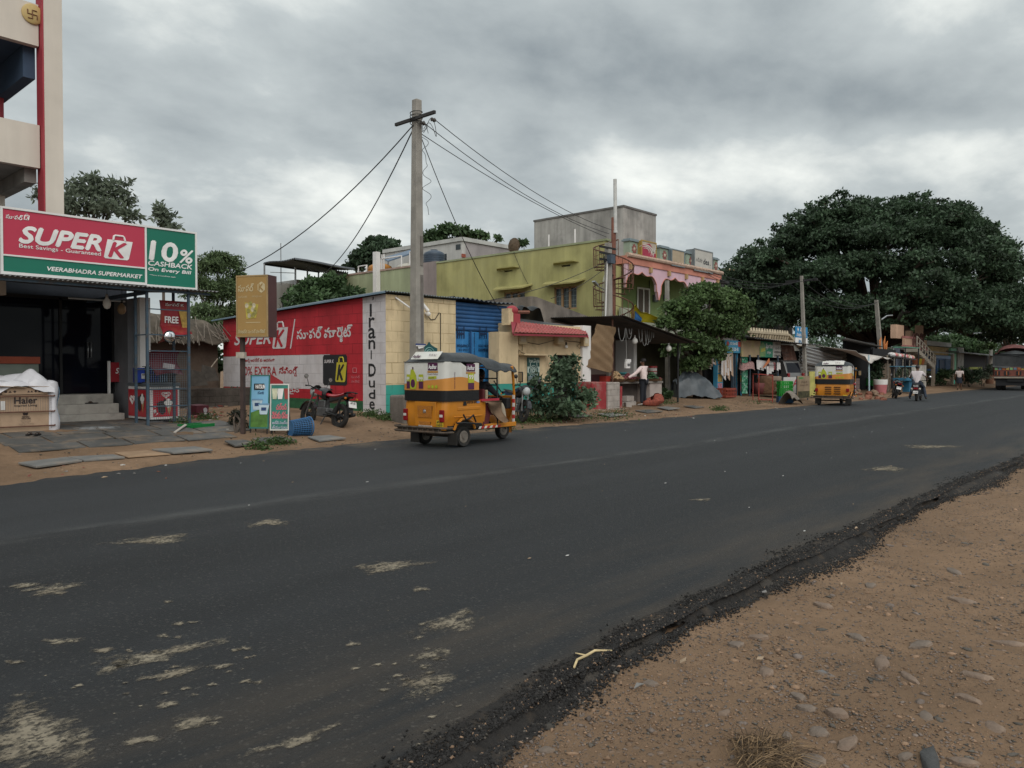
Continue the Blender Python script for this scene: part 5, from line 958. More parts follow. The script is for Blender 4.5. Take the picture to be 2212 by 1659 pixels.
# side wall with window openings, built from pieces
def opening(u0,v0,u1,v1): a,c_ = gx(u0,v1),gx(u1,v0); return (c_.y,a.y,a.z,c_.z)          # y0, y1, z0, z1
ops = [opening(1089,628,1134,662),opening(1197,617,1246,670),opening(967,639,983,652),opening(1089,582 + 1,1107,588),opening(1213,571,1232,577)]
ycuts = sorted(set([GY,yb] + [q for o in ops for q in o[:2]]))
b = MB()
for y0,y1 in zip(ycuts,ycuts[1:]):
 col = sorted([(o[2],o[3]) for o in ops if o[0] <= y0 + 1e-6 and o[1] >= y1 - 1e-6]); z = .2
 for a,c_ in col + [(zt,zt)]:
  if a - z > .01: b.bb(GX,GX + .25,y0,y1,z,a)
  z = c_
b.build('side_wall',olive,gb_)
MB().bb(GX - .04,GX + .3,GY - .1,yb,zt + .002,zt + .09).build('coping',M('coping',(.30,.33,.20),.9,.15,1),gb_)
wframe = M('window_frame',(.34,.22,.12),.7,.1); wbar = M('window_bar',(.24,.30,.32),.5); wdark = M('window_dark',(.035,.045,.05),.3,.2)
for i,o in enumerate(ops):
 y0,y1,z0,z1 = o
 wn_ = MB().bb(GX + .18,GX + .22,y0,y1,z0,z1).build('window',wdark,gb_)
 if i < 2:
  f = MB(); n_ = 3
  for k in range(n_ + 1): y = y0 + (y1 - y0) * k / n_; f.bb(GX + .04,GX + .12,y - .05,y + .05,z0,z1)
  f.bb(GX + .04,GX + .12,y0,y1,z0,z0 + .07).bb(GX + .04,GX + .12,y0,y1,z1 - .07,z1).build('frame',wframe,wn_)
  f = MB()
  for k in range(16): y = y0 + (y1 - y0) * (k + .5) / 16; f.bb(GX + .13,GX + .145,y - .012,y + .012,z0,z1)
  for k in range(1,5): z = z0 + (z1 - z0) * k / 5; f.bb(GX + .146,GX + .155,y0,y1,z - .012,z + .012)
  f.build('grille',wbar,wn_)
  e_ = .5; zs = z1 + .12
  MB().slab([(GX - .001,y0 - e_,zs + .12),(GX - .55,y0 - e_ * .6,zs - .06),(GX - .55,y1 + e_ * .6,zs - .06),(GX - .001,y1 + e_,zs + .12)],Z_ * .07).build('sunshade',M('sunshade',(.33,.30,.12),.85,.12,2),gb_)
 elif i > 2:
  MB().slab([(GX - .001,y0 - .5,z1 + .06),(GX - .25,y0 - .3,z1 + .10),(GX - .25,y1 + .3,z1 + .10),(GX - .001,y1 + .5,z1 + .06)],Z_ * .05).build('vent_hood',MATS['sunshade'],gb_)
MB().bb(GX + .3,38.2,30,31,.2,zt).build('wall',olive,gb_); MB().bb(GX + .26,38.3,GY + 1.5,30,6.55,6.75).build('roof',concrete,gb_)
# street front: recessed first floor wall with door, balcony slab, pink arches, parapet
fx0,fx1 = gy(1345,600,GY).x,gy(1541,600,GY).x; zc0,zc1 = gy(1352,572,GY).z,gy(1352,555,GY).z
FYW = GY + 1.5
MB().bb(GX + .26,fx1 + .3,FYW,FYW + .2,3.5,6.5).build('front_wall',grn,gb_); MB().bb(GX + .26,fx1 + .3,FYW + .003,FYW + .2,.2,3.498).build('ground_floor_wall',M('wall_dun_shade',(.13,.12,.075),.9,.2,1.5,streak=.2),gb_)  # ground floor colour made darker and browner for the shade under the front
MB().bb(GX + .001,fx0 - .1,GY + .001,FYW - .002,.2,6.3).build('corner_wall',olive,gb_)
MB().bb(fx0 - .2,fx1 + .25,GY - .35,FYW - .004,zc0,zc1).build('salmon_band',salmon,gb_)
q = MB(); k = 0; x = fx0 - .18
while x < fx1 + .2: q.lathe([(.11,0),(.11,.13),(.02,.14)],(x,GY - .36,zc1 + .03),'x',8); x += .15
q.build('roll_trim',M('roll_cream',(.50,.36,.28),.8,.2,5),gb_)
MB().bb(fx0 - .1,fx1 + .2,GY - .1,FYW - .004,3.55,3.75).build('balcony_slab',grn,gb_)
def arch_edge(t):
 """lower edge of the fascia (0..1 along the front): three ogee arches with stepped pendants"""
 n_ = 3 * t + .06; f = n_ % 1; d = abs(f - .5) * 2
 z = .28 + .75 * (d ** 2.2) + .12 * math.sin(d * 7)
 if d > .86: z = 1.10 + .38 * int((d - .86) / .14 * 3.99) / 3
 return z
q = MB(); N_ = 240; pts = [(fx0 - .18 + (fx1 - fx0 + .3) * i / N_,zc0 - arch_edge(i / N_)) for i in range(N_ + 1)]
for (xa,za),(xb,zb) in zip(pts,pts[1:]): q.slab([(xa,GY - .30,za),(xb,GY - .30,zb),(xb,GY - .30,zc0 - .003),(xa,GY - .30,zc0 - .003)],Y_ * .12)
q.build('arch_fascia',pink,gb_); MB().tube([(a,GY - .31,c_) for a,c_ in pts],.022,5).build('arch_edge',salmon,gb_)
q = MB()
for i in range(6): x = fx0 + .15 + (fx1 - fx0) * i / 5.2; q.bb(x - .08,x + .08,GY - .42,GY - .302,zc0 - .26,zc0 - .003)
q.build('bracket',M('bracket_ochre',(.42,.28,.14),.8),gb_)
for u0,u1 in ((1356.5,1374.5),(1421.5,1441),(1479,1498),(1538,1547)):
 a,c_ = gy(u0,560,GY - .1).x,gy(u1,560,GY - .1).x; zp = zc1 + .06
 p_ = MB().bb(a,c_,GY - .2,GY + .15,zp,zp + .66).build('parapet_pier',paleg2,gb_)
 MB().bb(a - .07,c_ + .07,GY - .27,GY + .22,zp + .662,zp + .74).bb(a - .02,c_ + .02,GY - .22,GY + .17,zp + .742,zp + .79).build('cap',M('pier_cap',(.20,.25,.27),.8),p_)
 m_ = Vector(((a + c_) / 2,GY - .204,zp + .33)); q = MB()
 q.slab([m_ + X_ * (.17 * (1 + .22 * math.cos(9 * t)) * math.cos(t)) + Z_ * (.21 * (1 + .22 * math.cos(9 * t)) * math.sin(t)) for t in np.linspace(0,6.283,40)[:-1]],Y_ * -.02); o = q.build('rosette',M('rosette_red',(.27,.10,.09),.7,.2,14),p_)
 MB().lathe([(.08,-.025),(.02,-.05)],m_,'y',12).build('rosette_centre',M('rosette_pale',(.48,.42,.33),.7),o)
q = MB()
for x0,x1 in ((gy(1376,550).x,gy(1421,550).x),(gy(1442,550).x,gy(1478,550).x),(gy(1499,550).x,gy(1537,550).x)):
 for z in (.2,.45,.66): q.tube([(x0,GY,zc1 + z),(x1,GY,zc1 + z)],.022,5)
 k = x0 + .1
 while k < x1: q.tube([(k,GY,zc1 + .05),(k + .12,GY,zc1 + .66)],.016,4); q.tube([(k + .18,GY,zc1 + .66),(k + .12,GY,zc1 + .4)],.012,4); k += .3
q.build('railing',black,gb_)
# door, window, meter on the recessed first floor wall
a,c_ = gy(1377,680,FYW),gy(1400,627,FYW); dr = MB().bb(a.x,c_.x,FYW - .03,FYW - .005,3.75,c_.z).build('door',M('door_brown',(.10,.075,.06),.6,.1),gb_)
f = MB()
for x in (a.x - .05,(a.x + c_.x) / 2,c_.x + .05): f.bb(x - .05,x + .05,FYW - .06,FYW - .031,3.75,c_.z + .08)
f.bb(a.x,c_.x,FYW - .058,FYW - .031,c_.z,c_.z + .09).build('frame',white,dr)
a,c_ = gy(1433,649,FYW),gy(1439.5,638,FYW); MB().bb(a.x,c_.x,FYW - .04,FYW - .005,a.z,c_.z).build('window',wdark,gb_)
a,c_ = gy(1409,652,FYW),gy(1417,638,FYW); MB().bb(a.x,c_.x,FYW - .15,FYW - .005,a.z,c_.z).build('meter_case',M('meter_dark',(.11,.12,.12),.5),gb_,bevel=.02)
MB().tube([gy(1403,606,FYW - .03),gy(1402,645,FYW - .03),gy(1399,650,FYW - .03)],.02,5).tube([gy(1416.5,606,FYW - .03),gy(1416,640,FYW - .03)],.02,5).build('conduit',black,gb_)
# upper cement block
a,c_ = PY(1347,447,22.5),PY(1417,470,22.5); yl = PX(1154,475,a.x).y
up = T('roof_block','bare weathered cement room standing on the roof of the green building','building',(a.x + 1.5,24.5,6.76),world=True)
MB().bb(a.x,c_.x,22.5,yl,6.76,a.z).build('wall',grey3,up); MB().bb(a.x - .04,c_.x + .04,22.46,yl + .04,a.z + .002,a.z + .1).build('roof',M('cement_dark',(.14,.135,.13),.95,.2,2),up)
MB().slab([(c_.x,23,a.z - .75),(c_.x + .8,23,a.z - .95),(c_.x + .8,24,a.z - .95),(c_.x,24,a.z - .75)],Z_ * .06).build('ledge',MATS['cement_dark'],up)
def tank(label,loc,r_,h_,m_):
 t = T('water_tank',label,'water tank',loc); prof = [(r_ * .96,0)]
 for i in range(5): z = h_ * .12 + h_ * .62 * i / 5; prof += [(r_,z),(r_,z + h_ * .09),(r_ * .965,z + h_ * .105),(r_ * .965,z + h_ * .12)]
 prof += [(r_ * .9,h_ * .82),(r_ * .55,h_ * .93),(r_ * .36,h_ * .94)]
 MB().lathe(prof,(0,0,0),'z',24).build('tank_body',m_,t,'auto'); MB().cyl((0,0,h_ * .94),(0,0,h_),r_ * .34,n=16).build('lid',m_,t)
tk = M('tank_black',(.018,.024,.032),.4,.1); tko = M('tank_orange',(.42,.18,.035),.5,.1); tkw = M('tank_cream',(.50,.48,.42),.5,.1)
p = PY(1255,527,24); tank('large black water tank before the cement roof room',(p.x,24,zt - .45),.62,1.0,tk); p = PY(1203,530,27); tank('black water tank in the middle of the green roof edge',(p.x,27,zt - .6),.6,1.0,tk); p = PY(1158,533,28.5); tank('black water tank left of two others on the green roof',(p.x,28.5,zt - .6),.65,1.0,tk)
def upipe(label,u,v0,v1,Y,r_=.045,m_=white): one('pipe',label,'pipe',m_,lambda b: b.cyl(PY(u,v0,Y),PY(u,v1,Y),r_))
upipe('thin white vent pipe beside the large black tank',1242,548,495,24.2); upipe('thin white vent pipe between the two left black tanks',1185.5,548,507,27.2)
t = T('satellite_dish','small brown satellite dish on the green roof edge','satellite dish',PY(1111,545,27.5)); MB().grid(lambda u,v: Vector((-.08 + .5 * (v * v) * .3 - .1,.42 * v * math.cos(6.283 * u),.35 + .42 * v * math.sin(6.283 * u))),20,5,.02).build('dish',M('dish_brown',(.22,.16,.11),.6),t,True); MB().cyl((.05,0,-.1),(-.05,0,.4),.03).build('mast',black,t)
# sign boxes on the parapet
def boxsign(label,ul,ur,vt_l,vb_l,m_,mside,side_w,draw):
 Y = GY - .42; a,c_ = gy(ul,vb_l,Y),gy(ur,vb_l,Y); zt_ = gy(ul,vt_l,Y).z; t = T('roof_sign',label,'sign',a,world=True)
 MB().bb(a.x,c_.x,Y,Y + .02,a.z,zt_).build('face_panel',m_,t); MB().bb(a.x,c_.x,Y + .022,Y + side_w,a.z,zt_).build('box_body',mside,t); f = MB()
 f.bb(a.x - .03,a.x + .03,Y - .02,Y + .03,a.z - .03,zt_ + .03).bb(c_.x - .03,c_.x + .03,Y - .02,Y + .03,a.z - .03,zt_ + .03).bb(a.x + .031,c_.x - .031,Y - .02,Y + .03,zt_ - .02,zt_ + .03).bb(a.x + .031,c_.x - .031,Y - .02,Y + .03,a.z - .03,a.z + .02).build('frame',mside,t)
 draw(t,a,c_,zt_,Y)
def d_air(t,a,c_,zt_,Y):
 W = c_.x - a.x; H = zt_ - a.z; P = lambda x,z,k=0: Vector((a.x + x * W,Y - .004 - k,a.z + z * H))
 MB().slab([P(.02,.05),P(.98,.05),P(.98,.35),P(.75,.02 + .3),P(.02,.45)],Y_ * -.002).slab([P(.02,.40),P(.60,.36),P(.72,.70),P(.55,.9),P(.02,.76)],Y_ * -.003).build('red_print',M('logo_red',(.36,.035,.07),.6,.1),t)
 q = MB()
 for x0,z0,s_,w_ in ((.30,.40,.22,.06),(.30,.36,.38,.075),(.30,.32,.54,.09)):
  T_ = np.linspace(R(150),R(-38),14); q.slab([P(x0 + s_ * math.cos(k),z0 + s_ * .9 * math.sin(k),.006) for k in T_] + [P(x0 + (s_ - w_ * math.sin(math.pi * (i + .5) / 14)) * math.cos(k),z0 + (s_ - w_ * math.sin(math.pi * (i + .5) / 14)) * .9 * math.sin(k),.006) for i,k in list(enumerate(T_))[::-1]],Y_ * -.004)
 q.slab([P(.95,.95,.006),P(.97,.6,.006),P(.66,.12,.006),P(.84,.55,.006)],Y_ * -.004); q.build('swirl_mark',M('logo_white',(.56,.52,.48),.6),t)
boxsign('red and white swirl logo box sign on the parapet',1386,1417,519,554,M('sign_cream',(.46,.40,.32),.6,.15,2),M('sign_ochre',(.38,.25,.07),.6,.1),.45,d_air)
def d_plain(t,a,c_,zt_,Y): MB().tube([(a.x + .5 + .1 * i,Y - .01,a.z + .12 + .05 * math.sin(i * 2.1)) for i in range(12)],.02,5).build('dark_twine',black,t)
boxsign('blank faded beige box sign in the middle of the parapet',1451,1478,538,572,M('sign_beige',(.42,.34,.24),.7,.15,1.5,stain=(.35,.25,.17,.5),ss_=2),M('sign_slate',(.17,.21,.23),.6),.4,d_plain)
def d_idea(t,a,c_,zt_,Y):
 W = c_.x - a.x; H = zt_ - a.z; MB().text('dea',(a.x + W * .48,Y - .006,a.z + H * .36),X_,Z_,W * .32,H * .26,.035,.15).text('–',(a.x + W * .83,Y - .006,a.z + H * .37),X_,Z_,W * .07).build('lettering',M('print_char',(.07,.075,.08),.7),t)
 MB().text('ఐడియా',(a.x + W * .08,Y - .006,a.z + H * .42),X_,Z_,W * .36,H * .2,.01).build('pale_lettering',M('print_grey',(.28,.28,.27),.7),t)
boxsign('large off white box sign with black lettering at the right end of the parapet',1500,1539,537,583,M('sign_white',(.50,.48,.44),.65,.1,1.2,stain=(.38,.35,.31,.5),ss_=1),M('sign_grey',(.20,.22,.23),.6),.5,d_idea)
t = T('tarpaulin','yellow tarpaulin with a blue underside thrown over the balcony front','tarpaulin',gy(1385,690,GY - .3),world=True); a,c_ = gy(1363,695,GY - .3),gy(1432,683,GY - .3)
MB().grid(lambda u,v: Vector((a.x + (c_.x - a.x) * u,GY - .4 - .15 * math.sin(5 * u + 2) * v + .5 * (1 - v),a.z - .15 + (.50 * math.exp(-u * 2.2) + .42) * v + .06 * math.sin(9 * u + 3 * v))),24,10,.02).build('sheet',M('yellow_sheet',(.52,.42,.012),.5,.1,2),t,True)
MB().grid(lambda u,v: Vector((a.x - .05 + .55 * u,GY - .5 - .05 * v,a.z - .05 + (.5 - .3 * u) * v + .04 * math.sin(7 * v))),8,8,.02).build('blue_side',M('blue_sheet',(.03,.13,.34),.5,.1),t,True)
one('balcony_wall','low pale wall with a folded cloth on top, below the yellow tarpaulin','wall',M('low_wall',(.36,.38,.30),.85,.1),lambda b: b.bb(gy(1345,690,GY - .2).x,fx1,GY - .25,GY - .12,3.3,gy(1350,693,GY - .2).z).bb(gy(1340,690,GY - .2).x,gy(1361,690,GY - .2).x,GY - .25,GY - .12,3.3,gy(1350,665,GY - .2).z))
one('lamp_arm','small solar street lamp on a slanting arm by the corner pole','street lamp',steel,lambda b: b.tube([gy(1290,618,19.2),gy(1310,628,19.2),gy(1322,648,19.2)],.025,5).box(gy(1286,612,19.2),(.3,.16,.06),0,0,R(30)))
one('drain_pipe','cream drain pipe bent over the corner of the olive wall','pipe',M('pipe_cream',(.44,.44,.34),.6),lambda b: b.tube([gy(1302,690,19.8),gy(1303,608,19.8),gy(1306,596,19.8),gy(1320,594,19.8)],.04,6))
# spiral stair round its rusty post
scx = PY(1325,690,19.0); st_ = T('spiral_stair','rusty spiral staircase winding round a tall brown post at the corner','staircase',(scx.x,19,.3),world=True); X0,Y0 = scx.x,19.0
ztp_ = PY(1325,470,19).z; MB().tube([(X0,Y0,.3),(X0,Y0,ztp_)],.10,10).build('post',M('rust_post',(.20,.085,.06),.8,.25,3),st_)
q = MB(); hr = []; hr2 = []; n_ = 46; z0,z1 = 2.2,PY(1325,508,19).z - .9
for i in range(n_):
 t = i / (n_ - 1); a = R(200) - t * R(900); z = z0 + (z1 - z0) * t; d = Vector((math.cos(a),math.sin(a),0)); pd = Vector((-d.y,d.x,0)); c_ = Vector((X0,Y0,z))
 if i % 2 == 0: MB().slab([c_ + d * .1 + pd * .04,c_ + d * .85 + pd * .15,c_ + d * .85 - pd * .15,c_ + d * .1 - pd * .04],Z_ * .03).build('tread',rust,st_)
 q.tube([c_ + d * .85,c_ + d * .87 + Z_ * .85],.016,4); hr.append(c_ + d * .87 + Z_ * .85); hr2.append(c_ + d * .86 + Z_ * .45)
q.tube(hr2,.012,4); q.build('baluster',rust,st_); MB().tube(hr,.028,6).build('handrail',rust,st_)
a,c_ = PY(1329.5,498,18.9),PY(1328.5,387,18.9); one('lightning_rod','tall white pipe fixed above the rusty stair post','pipe',M('rod_white',(.55,.55,.53),.7,.2,3),lambda b: b.cyl(a,c_,.075).cyl(a - Z_ * .1,a,.09))
# small poles at the corner and before the balcony
def cpole(name,label,base,top,r0,r1,extra=None):
 t = T(name,label,'utility pole',base,world=True); b = MB(); b.box((Vector(base) + Vector(top)) / 2,(1,1,1)) if False else None
 bs,tp = Vector(base),Vector(top); vs = []
 for p,r_ in ((bs,r0),(tp,r1)): vs += [p + Vector((sx * r_,sy * r_ * .8,0)) for sx,sy in ((-1,-1),(1,-1),(1,1),(-1,1))]
 b.add(vs,[(3,2,1,0),(4,5,6,7),(0,1,5,4),(1,2,6,5),(2,3,7,6),(3,0,4,7)]); b.build('pole_shaft',concrete,t)
 if extra: extra(t)
 return t
def ex(t):
 q = MB(); c_ = PY(1315,555,18.2)
 for i in range(5): q.tube([c_ + Vector((.25 * math.cos(k) + .05 * i,.1,.25 * math.sin(k) - .12 * i)) for k in np.linspace(0,5.5,12)],.018,4)
 q.build('cable_coil',black,t)
 for z in (535,548,562): p = PY(1314,z,18.1); MB().bb(p.x - .55,p.x + .55,18.1,18.16,p.z - .04,p.z + .04).build('crossarm',black,t)
 p = PY(1320,560,18.0); MB().box(p,(.3,.2,.35)).build('meter_box',M('box_bluegrey',(.06,.08,.11),.5),t)
 MB().tube(sagline(PY(1312,560,18.1),PY(1308,690,18.1),-.0) ,.03,5).build('cable',white,t)
p = PY(1315,690,18.2); cpole('utility_pole','short grey concrete pole hung with cable coils beside the spiral stair',(p.x,18.2,.3),PY(1314,525,18.2),.16,.12,ex)
p = PY(1443,720,18.4); cpole('utility_pole','plain thin grey pole standing in front of the pink arches',(p.x,18.4,.3),PY(1441,606,18.4),.10,.085)
# ================================================================== HOUSES BEHIND, LEFT OF THE GREEN ONE
pg = T('building','pale green flat roofed house between the pole and the olive wall','building',(30,36,.3),world=True)
PXG = GX; a = gx(736,603); MB().bb(PXG + .02,PXG + .3,yb + 1.2,a.y + 4,.3,gx(925,568).z - .1).build('wall',palegrn,pg); MB().bb(PXG - .03,PXG + .35,yb + 1.2,a.y + 4,gx(925,568).z - .098,gx(925,568).z).build('coping',M('coping_pink',(.36,.26,.22),.85),pg)
MB().bb(PXG + .01,PXG + .3,yb + .002,yb + 1.19,.3,gx(925,566).z).build('end_wall',M('mauve_cement',(.32,.27,.26),.9,.12,1,streak=.2),pg)
MB().bb(PXG + .31,PXG + 9,yb + 1.2,a.y + 4,.3,gx(925,568).z - .5).build('roof',concrete,pg)
b0 = gx(818,640); one('pipe_column','square white vent column against the pale green wall','column',white,lambda b: b.bb(PXG - .3,PXG - .002,b0.y - .14,b0.y + .14,2,gx(818,545).z).bb(PXG - .36,PXG + .05,b0.y - .2,b0.y + .2,gx(818,632).z,gx(818,605).z) if False else b.bb(PXG - .3,PXG - .002,b0.y - .16,b0.y + .16,2,gx(818,545).z))
zr = gx(925,568).z
q = gx(787,590); tank('orange water tank on the pale green roof',(PXG + 1.2,q.y,zr - .5),.75,1.15,tko); q = gx(925,570); tank('dark water tank where the pale green roof meets the olive wall',(PXG + .8,q.y + .4,zr - .1),.6,.95,M('tank_navy',(.05,.07,.10),.4)); q = gx(865,577); tank('cream water tank low on the pale green roof',(PXG + 1.5,q.y + .8,zr - .55),.9,1.0,tkw); q = gx(838,580); tank('small navy tank behind the vent column on the pale green roof',(PXG + 2,q.y + 1,zr - .4),.5,.8,MATS['tank_navy'])
q = MB(); zz = zr
for u0,u1,h_ in ((757,775,.5),(806,850,.75),(868,890,.9),(808,812,1.0)): p0,p1 = gx(u0,590),gx(u1,590); q.tube([(PXG + .6,p0.y,zz - .2),(PXG + .6,p0.y,zz + h_),(PXG + .6,p1.y,zz + h_),(PXG + .6,p1.y,zz - .2)],.045,6)
q.build('roof_pipes',white,None,False,'white plastic plumbing pipes looped along the pale green roof','pipes')
wh = T('building','whitewashed upper storey with a brick corner behind the olive wall','building',(36,40,.3),world=True)
WY = 34.0; a = PY(998,512,WY); c_ = PX(913,548,a.x)
ww = M('white_wash',(.50,.49,.47),.9,.1,.8,.2,30,stain=(.36,.35,.33,.5),ss_=.8,streak=.15)
MB().bb(a.x,a.x + .3,WY,c_.y + 4,.3,a.z - .25).build('wall',ww,wh); e_ = PY(1118,545,WY); MB().bb(a.x + .301,e_.x,WY + .001,WY + .3,.3,a.z - .25).build('side_wall',M('lilac_cement',(.34,.31,.31),.9,.12,1,streak=.15),wh)
MB().slab([(a.x - .1,WY - .1,a.z - .24),(e_.x,WY - .1,a.z - .24),(e_.x,WY + .4,a.z - .24),(a.x + .4,WY + .4,a.z - .24),(a.x + .4,c_.y + 4,a.z - .24),(a.x - .1,c_.y + 4,a.z - .24)],Z_ * .24).build('roof',M('roof_white',(.46,.46,.44),.9,.15,1),wh)
q = MB()
for i in range(9): q.bb(a.x - .06,a.x + .24,WY - .08 - .05 * (i % 2),WY - .004,6.2 + .28 * i,6.2 + .28 * i + .2)
q.build('brick_corner',M('raw_brick',(.30,.085,.055),.9,.2,6),wh)
for u0,u1,v0,v1 in ((946,965,548,567),(985,995,527,540)):
 p,r_ = PX(u0,v1,a.x),PX(u1,v0,a.x); MB().bb(a.x - .02,a.x - .002,r_.y,p.y,p.z,r_.z).build('window',wdark,wh)
p = PX(928,552,a.x - 1); one('roof_sheet','blue edged sheet canopy on posts beside the concrete pole, far back','canopy',[M('canopy_blue',(.10,.15,.22),.5,.1),steel],lambda b: b.mat(0).slab([PY(826,560,40),PY(890,541,37),PY(893,548,34),PY(838,566,37)],Z_ * .08).mat(1).tube([PY(838,590,37.2),PY(838,565,37.2)],.05).tube([PY(889,590,34.4),PY(889,547,34.4)],.05))
# metal canopy on a rooftop left, and the white house below it
cn = T('roof_canopy','sloping grey corrugated canopy on thin posts above the rooftops','canopy',PY(660,620,38),world=True)
MB().corr(PY(568,569,40),PY(637,559,33) - PY(568,569,40),PY(690,586,43) - PY(568,569,40),.35,.05,5).build('roof_sheet',M('canopy_grey',(.085,.09,.10),.6,.2,1,metal=.3),cn)
for u,v,Y in ((571,570,39.5),(638,577,36),(664,584,40),(688,588,42.5)): MB().cyl(PY(u,v,Y),PY(u,640,Y),.05).build('post',steel,cn)
MB().tube([PY(571,571,39.5),PY(690,588,42.5)],.05).tube([PY(637,562,33.4),PY(750,592,38)],.05).build('rafter',black,cn)
MB().corr(PY(637,560,33.5),PY(752,589,37.5) - PY(637,560,33.5),PY(690,588,43) - PY(637,560,33.5) - (PY(752,589,37.5) - PY(637,560,33.5)) * .3,.35,.05,5).build('roof_sheet',MATS['canopy_grey'],cn)
w2 = T('building','white flat roofed house under the corrugated canopy','building',PY(660,690,42),world=True); p,r_ = PY(596,610,42),PY(756,605,42)
MB().bb(p.x,r_.x + 2,42,46,.3,p.z).build('wall',ww,w2); MB().bb(p.x + 1.2,r_.x + 2,41.6,46,p.z + .002,p.z + .25).build('roof',M('slab_grey',(.25,.25,.24),.9,.15),w2)
for u0,u1,v0,v1 in ((610,618,640,690),(640,652,632,660)): a,c_ = PY(u0,v1,41.99),PY(u1,v0,41.99); MB().bb(a.x,c_.x,41.95,41.998,a.z,c_.z).build('window',wdark,w2)
q = PY(607,605,41); one('antenna','thin antenna mast with crossbars on the white house','antenna',steel,lambda b: b.tube([q - Z_ * .3,q + Z_ * 2.2],.03,5).tube([q + Vector((-.9,0,.9)),q + Vector((.9,0,1.0))],.02,4).tube([q + Vector((-.7,0,.4)),q + Vector((.9,0,.5))],.02,4))
# ruined hut behind the freezer cage
ht_ = T('hut','ruined mud walled hut with a collapsing thatched roof','hut',(12,26,.35),world=True)
MB().bb(10.2,13.2,25.8,26.0,.3,2.6).bb(10.2,10.4,26.001,30,.3,2.5).build('wall',M('mud_wall',(.115,.085,.065),.95,.3,2,.7,14,stain=(.06,.05,.04,.6),ss_=2),ht_)
MB().grid(lambda u,v: Vector((9.8 + 3.6 * u,25.2 + 3 * v,2.45 + 1.05 * (1 - abs(2 * min(1,v * 1.3) - 1) ** 1.2) * (.55 + .45 * math.sin(3.1 * u)) + .06 * math.sin(21 * u + 5 * v))),40,14,.03).build('thatch_roof',M('thatch',(.095,.078,.06),.95,.35,3,.9,30),ht_)
q = MB()
for i in range(46): x = 9.9 + 3.4 * random.random(); q.tube([(x,25.3 + random.random(),2.9 + .5 * random.random()),(x + random.uniform(-.4,.4),25.1 - .2 * random.random(),2.35 + .25 * random.random())],.014,4)
q.build('thatch_pole',M('grey_stick',(.20,.17,.14),.9,.3,9),ht_)
one('wall','low dark boundary wall of blocks beside the ruined hut','wall',M('dark_blocks',(.085,.075,.065),.95,.25,3,.5,20,brick=('x',.4,.2,(.04,.035,.03))),lambda b: b.bb(9.6,13.2,23.6,23.8,.3,.95))
one('stick','long pale bare branch leaning across the hut wall','branch',M('branch_pale',(.30,.25,.20),.9,.2,9),lambda b: b.tube([PY(405,822,23),PY(430,812,23),PY(455,795,23),PY(470,775,23)],.022,5))
for i,(u,v) in enumerate(((428,690 + 120),(452,800))): one('fallen_sheet',('dark broken sheet leaning behind the cage, left one','dark broken sheet propped by the low boundary wall')[i],'debris',M('debris_dark',(.05,.042,.035),.9,.3,5),lambda b: b.slab([PY(u - 18,v + 25,22.8),PY(u + 22,v + 22,22.6),PY(u + 12,v - 5,22.8),PY(u - 14,v - 12,23)],Y_ * .05))
# ================================================================== MAIN CONCRETE POLE AND WIRES
PB = Vector((13.80,15.9,.25))
mp_ = T('utility_pole','tall square concrete pole with a crossarm standing before the cream shed','utility pole',PB,world=True)
b = MB(); vs = []
for z,r_ in ((.2,.160),(8.82,.098)): vs += [Vector((PB.x + sx * r_ - (.160 - r_) * -.35,PB.y + sy * r_,z)) for sx,sy in ((-1,-1),(1,-1),(1,1),(-1,1))]
b.add(vs,[(3,2,1,0),(4,5,6,7),(0,1,5,4),(1,2,6,5),(2,3,7,6),(3,0,4,7)]); pole = b.build('pole_shaft',concrete,mp_,bevel=.02)
q = MB()
for z0,z1 in ((2.2,4.1),(4.35,5.15)): q.bb(PB.x + .02,PB.x + .11,PB.y - .149,PB.y - .12,z0,z1)
q.build('recess',M('recess_dark',(.17,.155,.14),.95,.2,3),mp_)
ca = MB().bb(PB.x - .13,PB.x - .06,PB.y - .85,PB.y + .75,8.24,8.32).build('crossarm',M('arm_iron',(.035,.033,.033),.7,.2),mp_)
for y in (-.62,-.2): MB().lathe([(.02,-.10),(.055,-.08),(.035,-.03),(.06,0),(.04,.05)],(PB.x + .08,PB.y + y,8.16),'x',10).build('insulator',M('porcelain',(.10,.09,.085),.3),ca,True)
MB().tube([(PB.x + .15 * math.cos(k) * 1.1,PB.y + .15 * math.sin(k) * 1.1,8.15 + .35 * k / 25) for k in np.linspace(0,25,90)],.012,4).build('binding_wire',black,mp_)
MB().bb(12.8,13.5,15.25,15.85,.0,.88).build('block_pier',rg,None,False,'rough stone pier at the foot of the concrete pole','pier',bevel=.05)
wk = M('wire_black',(.022,.022,.024),.6)
def wire(label,pts,r=.011,cat='wire'): one('wire',label,cat,wk,lambda b: b.tube(pts,r,5),True)
TP = Vector((PB.x,PB.y,8.1));
stp = Vector((X0 - .1,18.3,7.35))
wire('top power line running from the crossarm tip to the far corner pole',sagline(TP + Vector((.1,-.62,.08)),PY(1322,497,18.4),.35))
wire('middle power line running from the crossarm to the far corner pole',sagline(TP + Vector((.1,-.2,.08)),PY(1316,505,18.4),.38)); wire('lower service line running from the pole to the far corner pole',sagline(TP + Vector((.1,-.1,-.2)),PY(1310,512,18.4),.2))
wire('thick twisted cable drooping left from the pole to behind the box sign',sagline(TP + Vector((-.1,0,.02)),PY(520,585,24),.45),.016); wire('second cable drooping left from the pole to the rooftops',sagline(TP + Vector((-.05,.05,-.05)),PY(702,590,30),.5),.018)
wire('cable dropping from the pole to the tea house roof',sagline(TP + Vector((.12,0,-.15)),PY(1092,690,16.8),.35),.012)
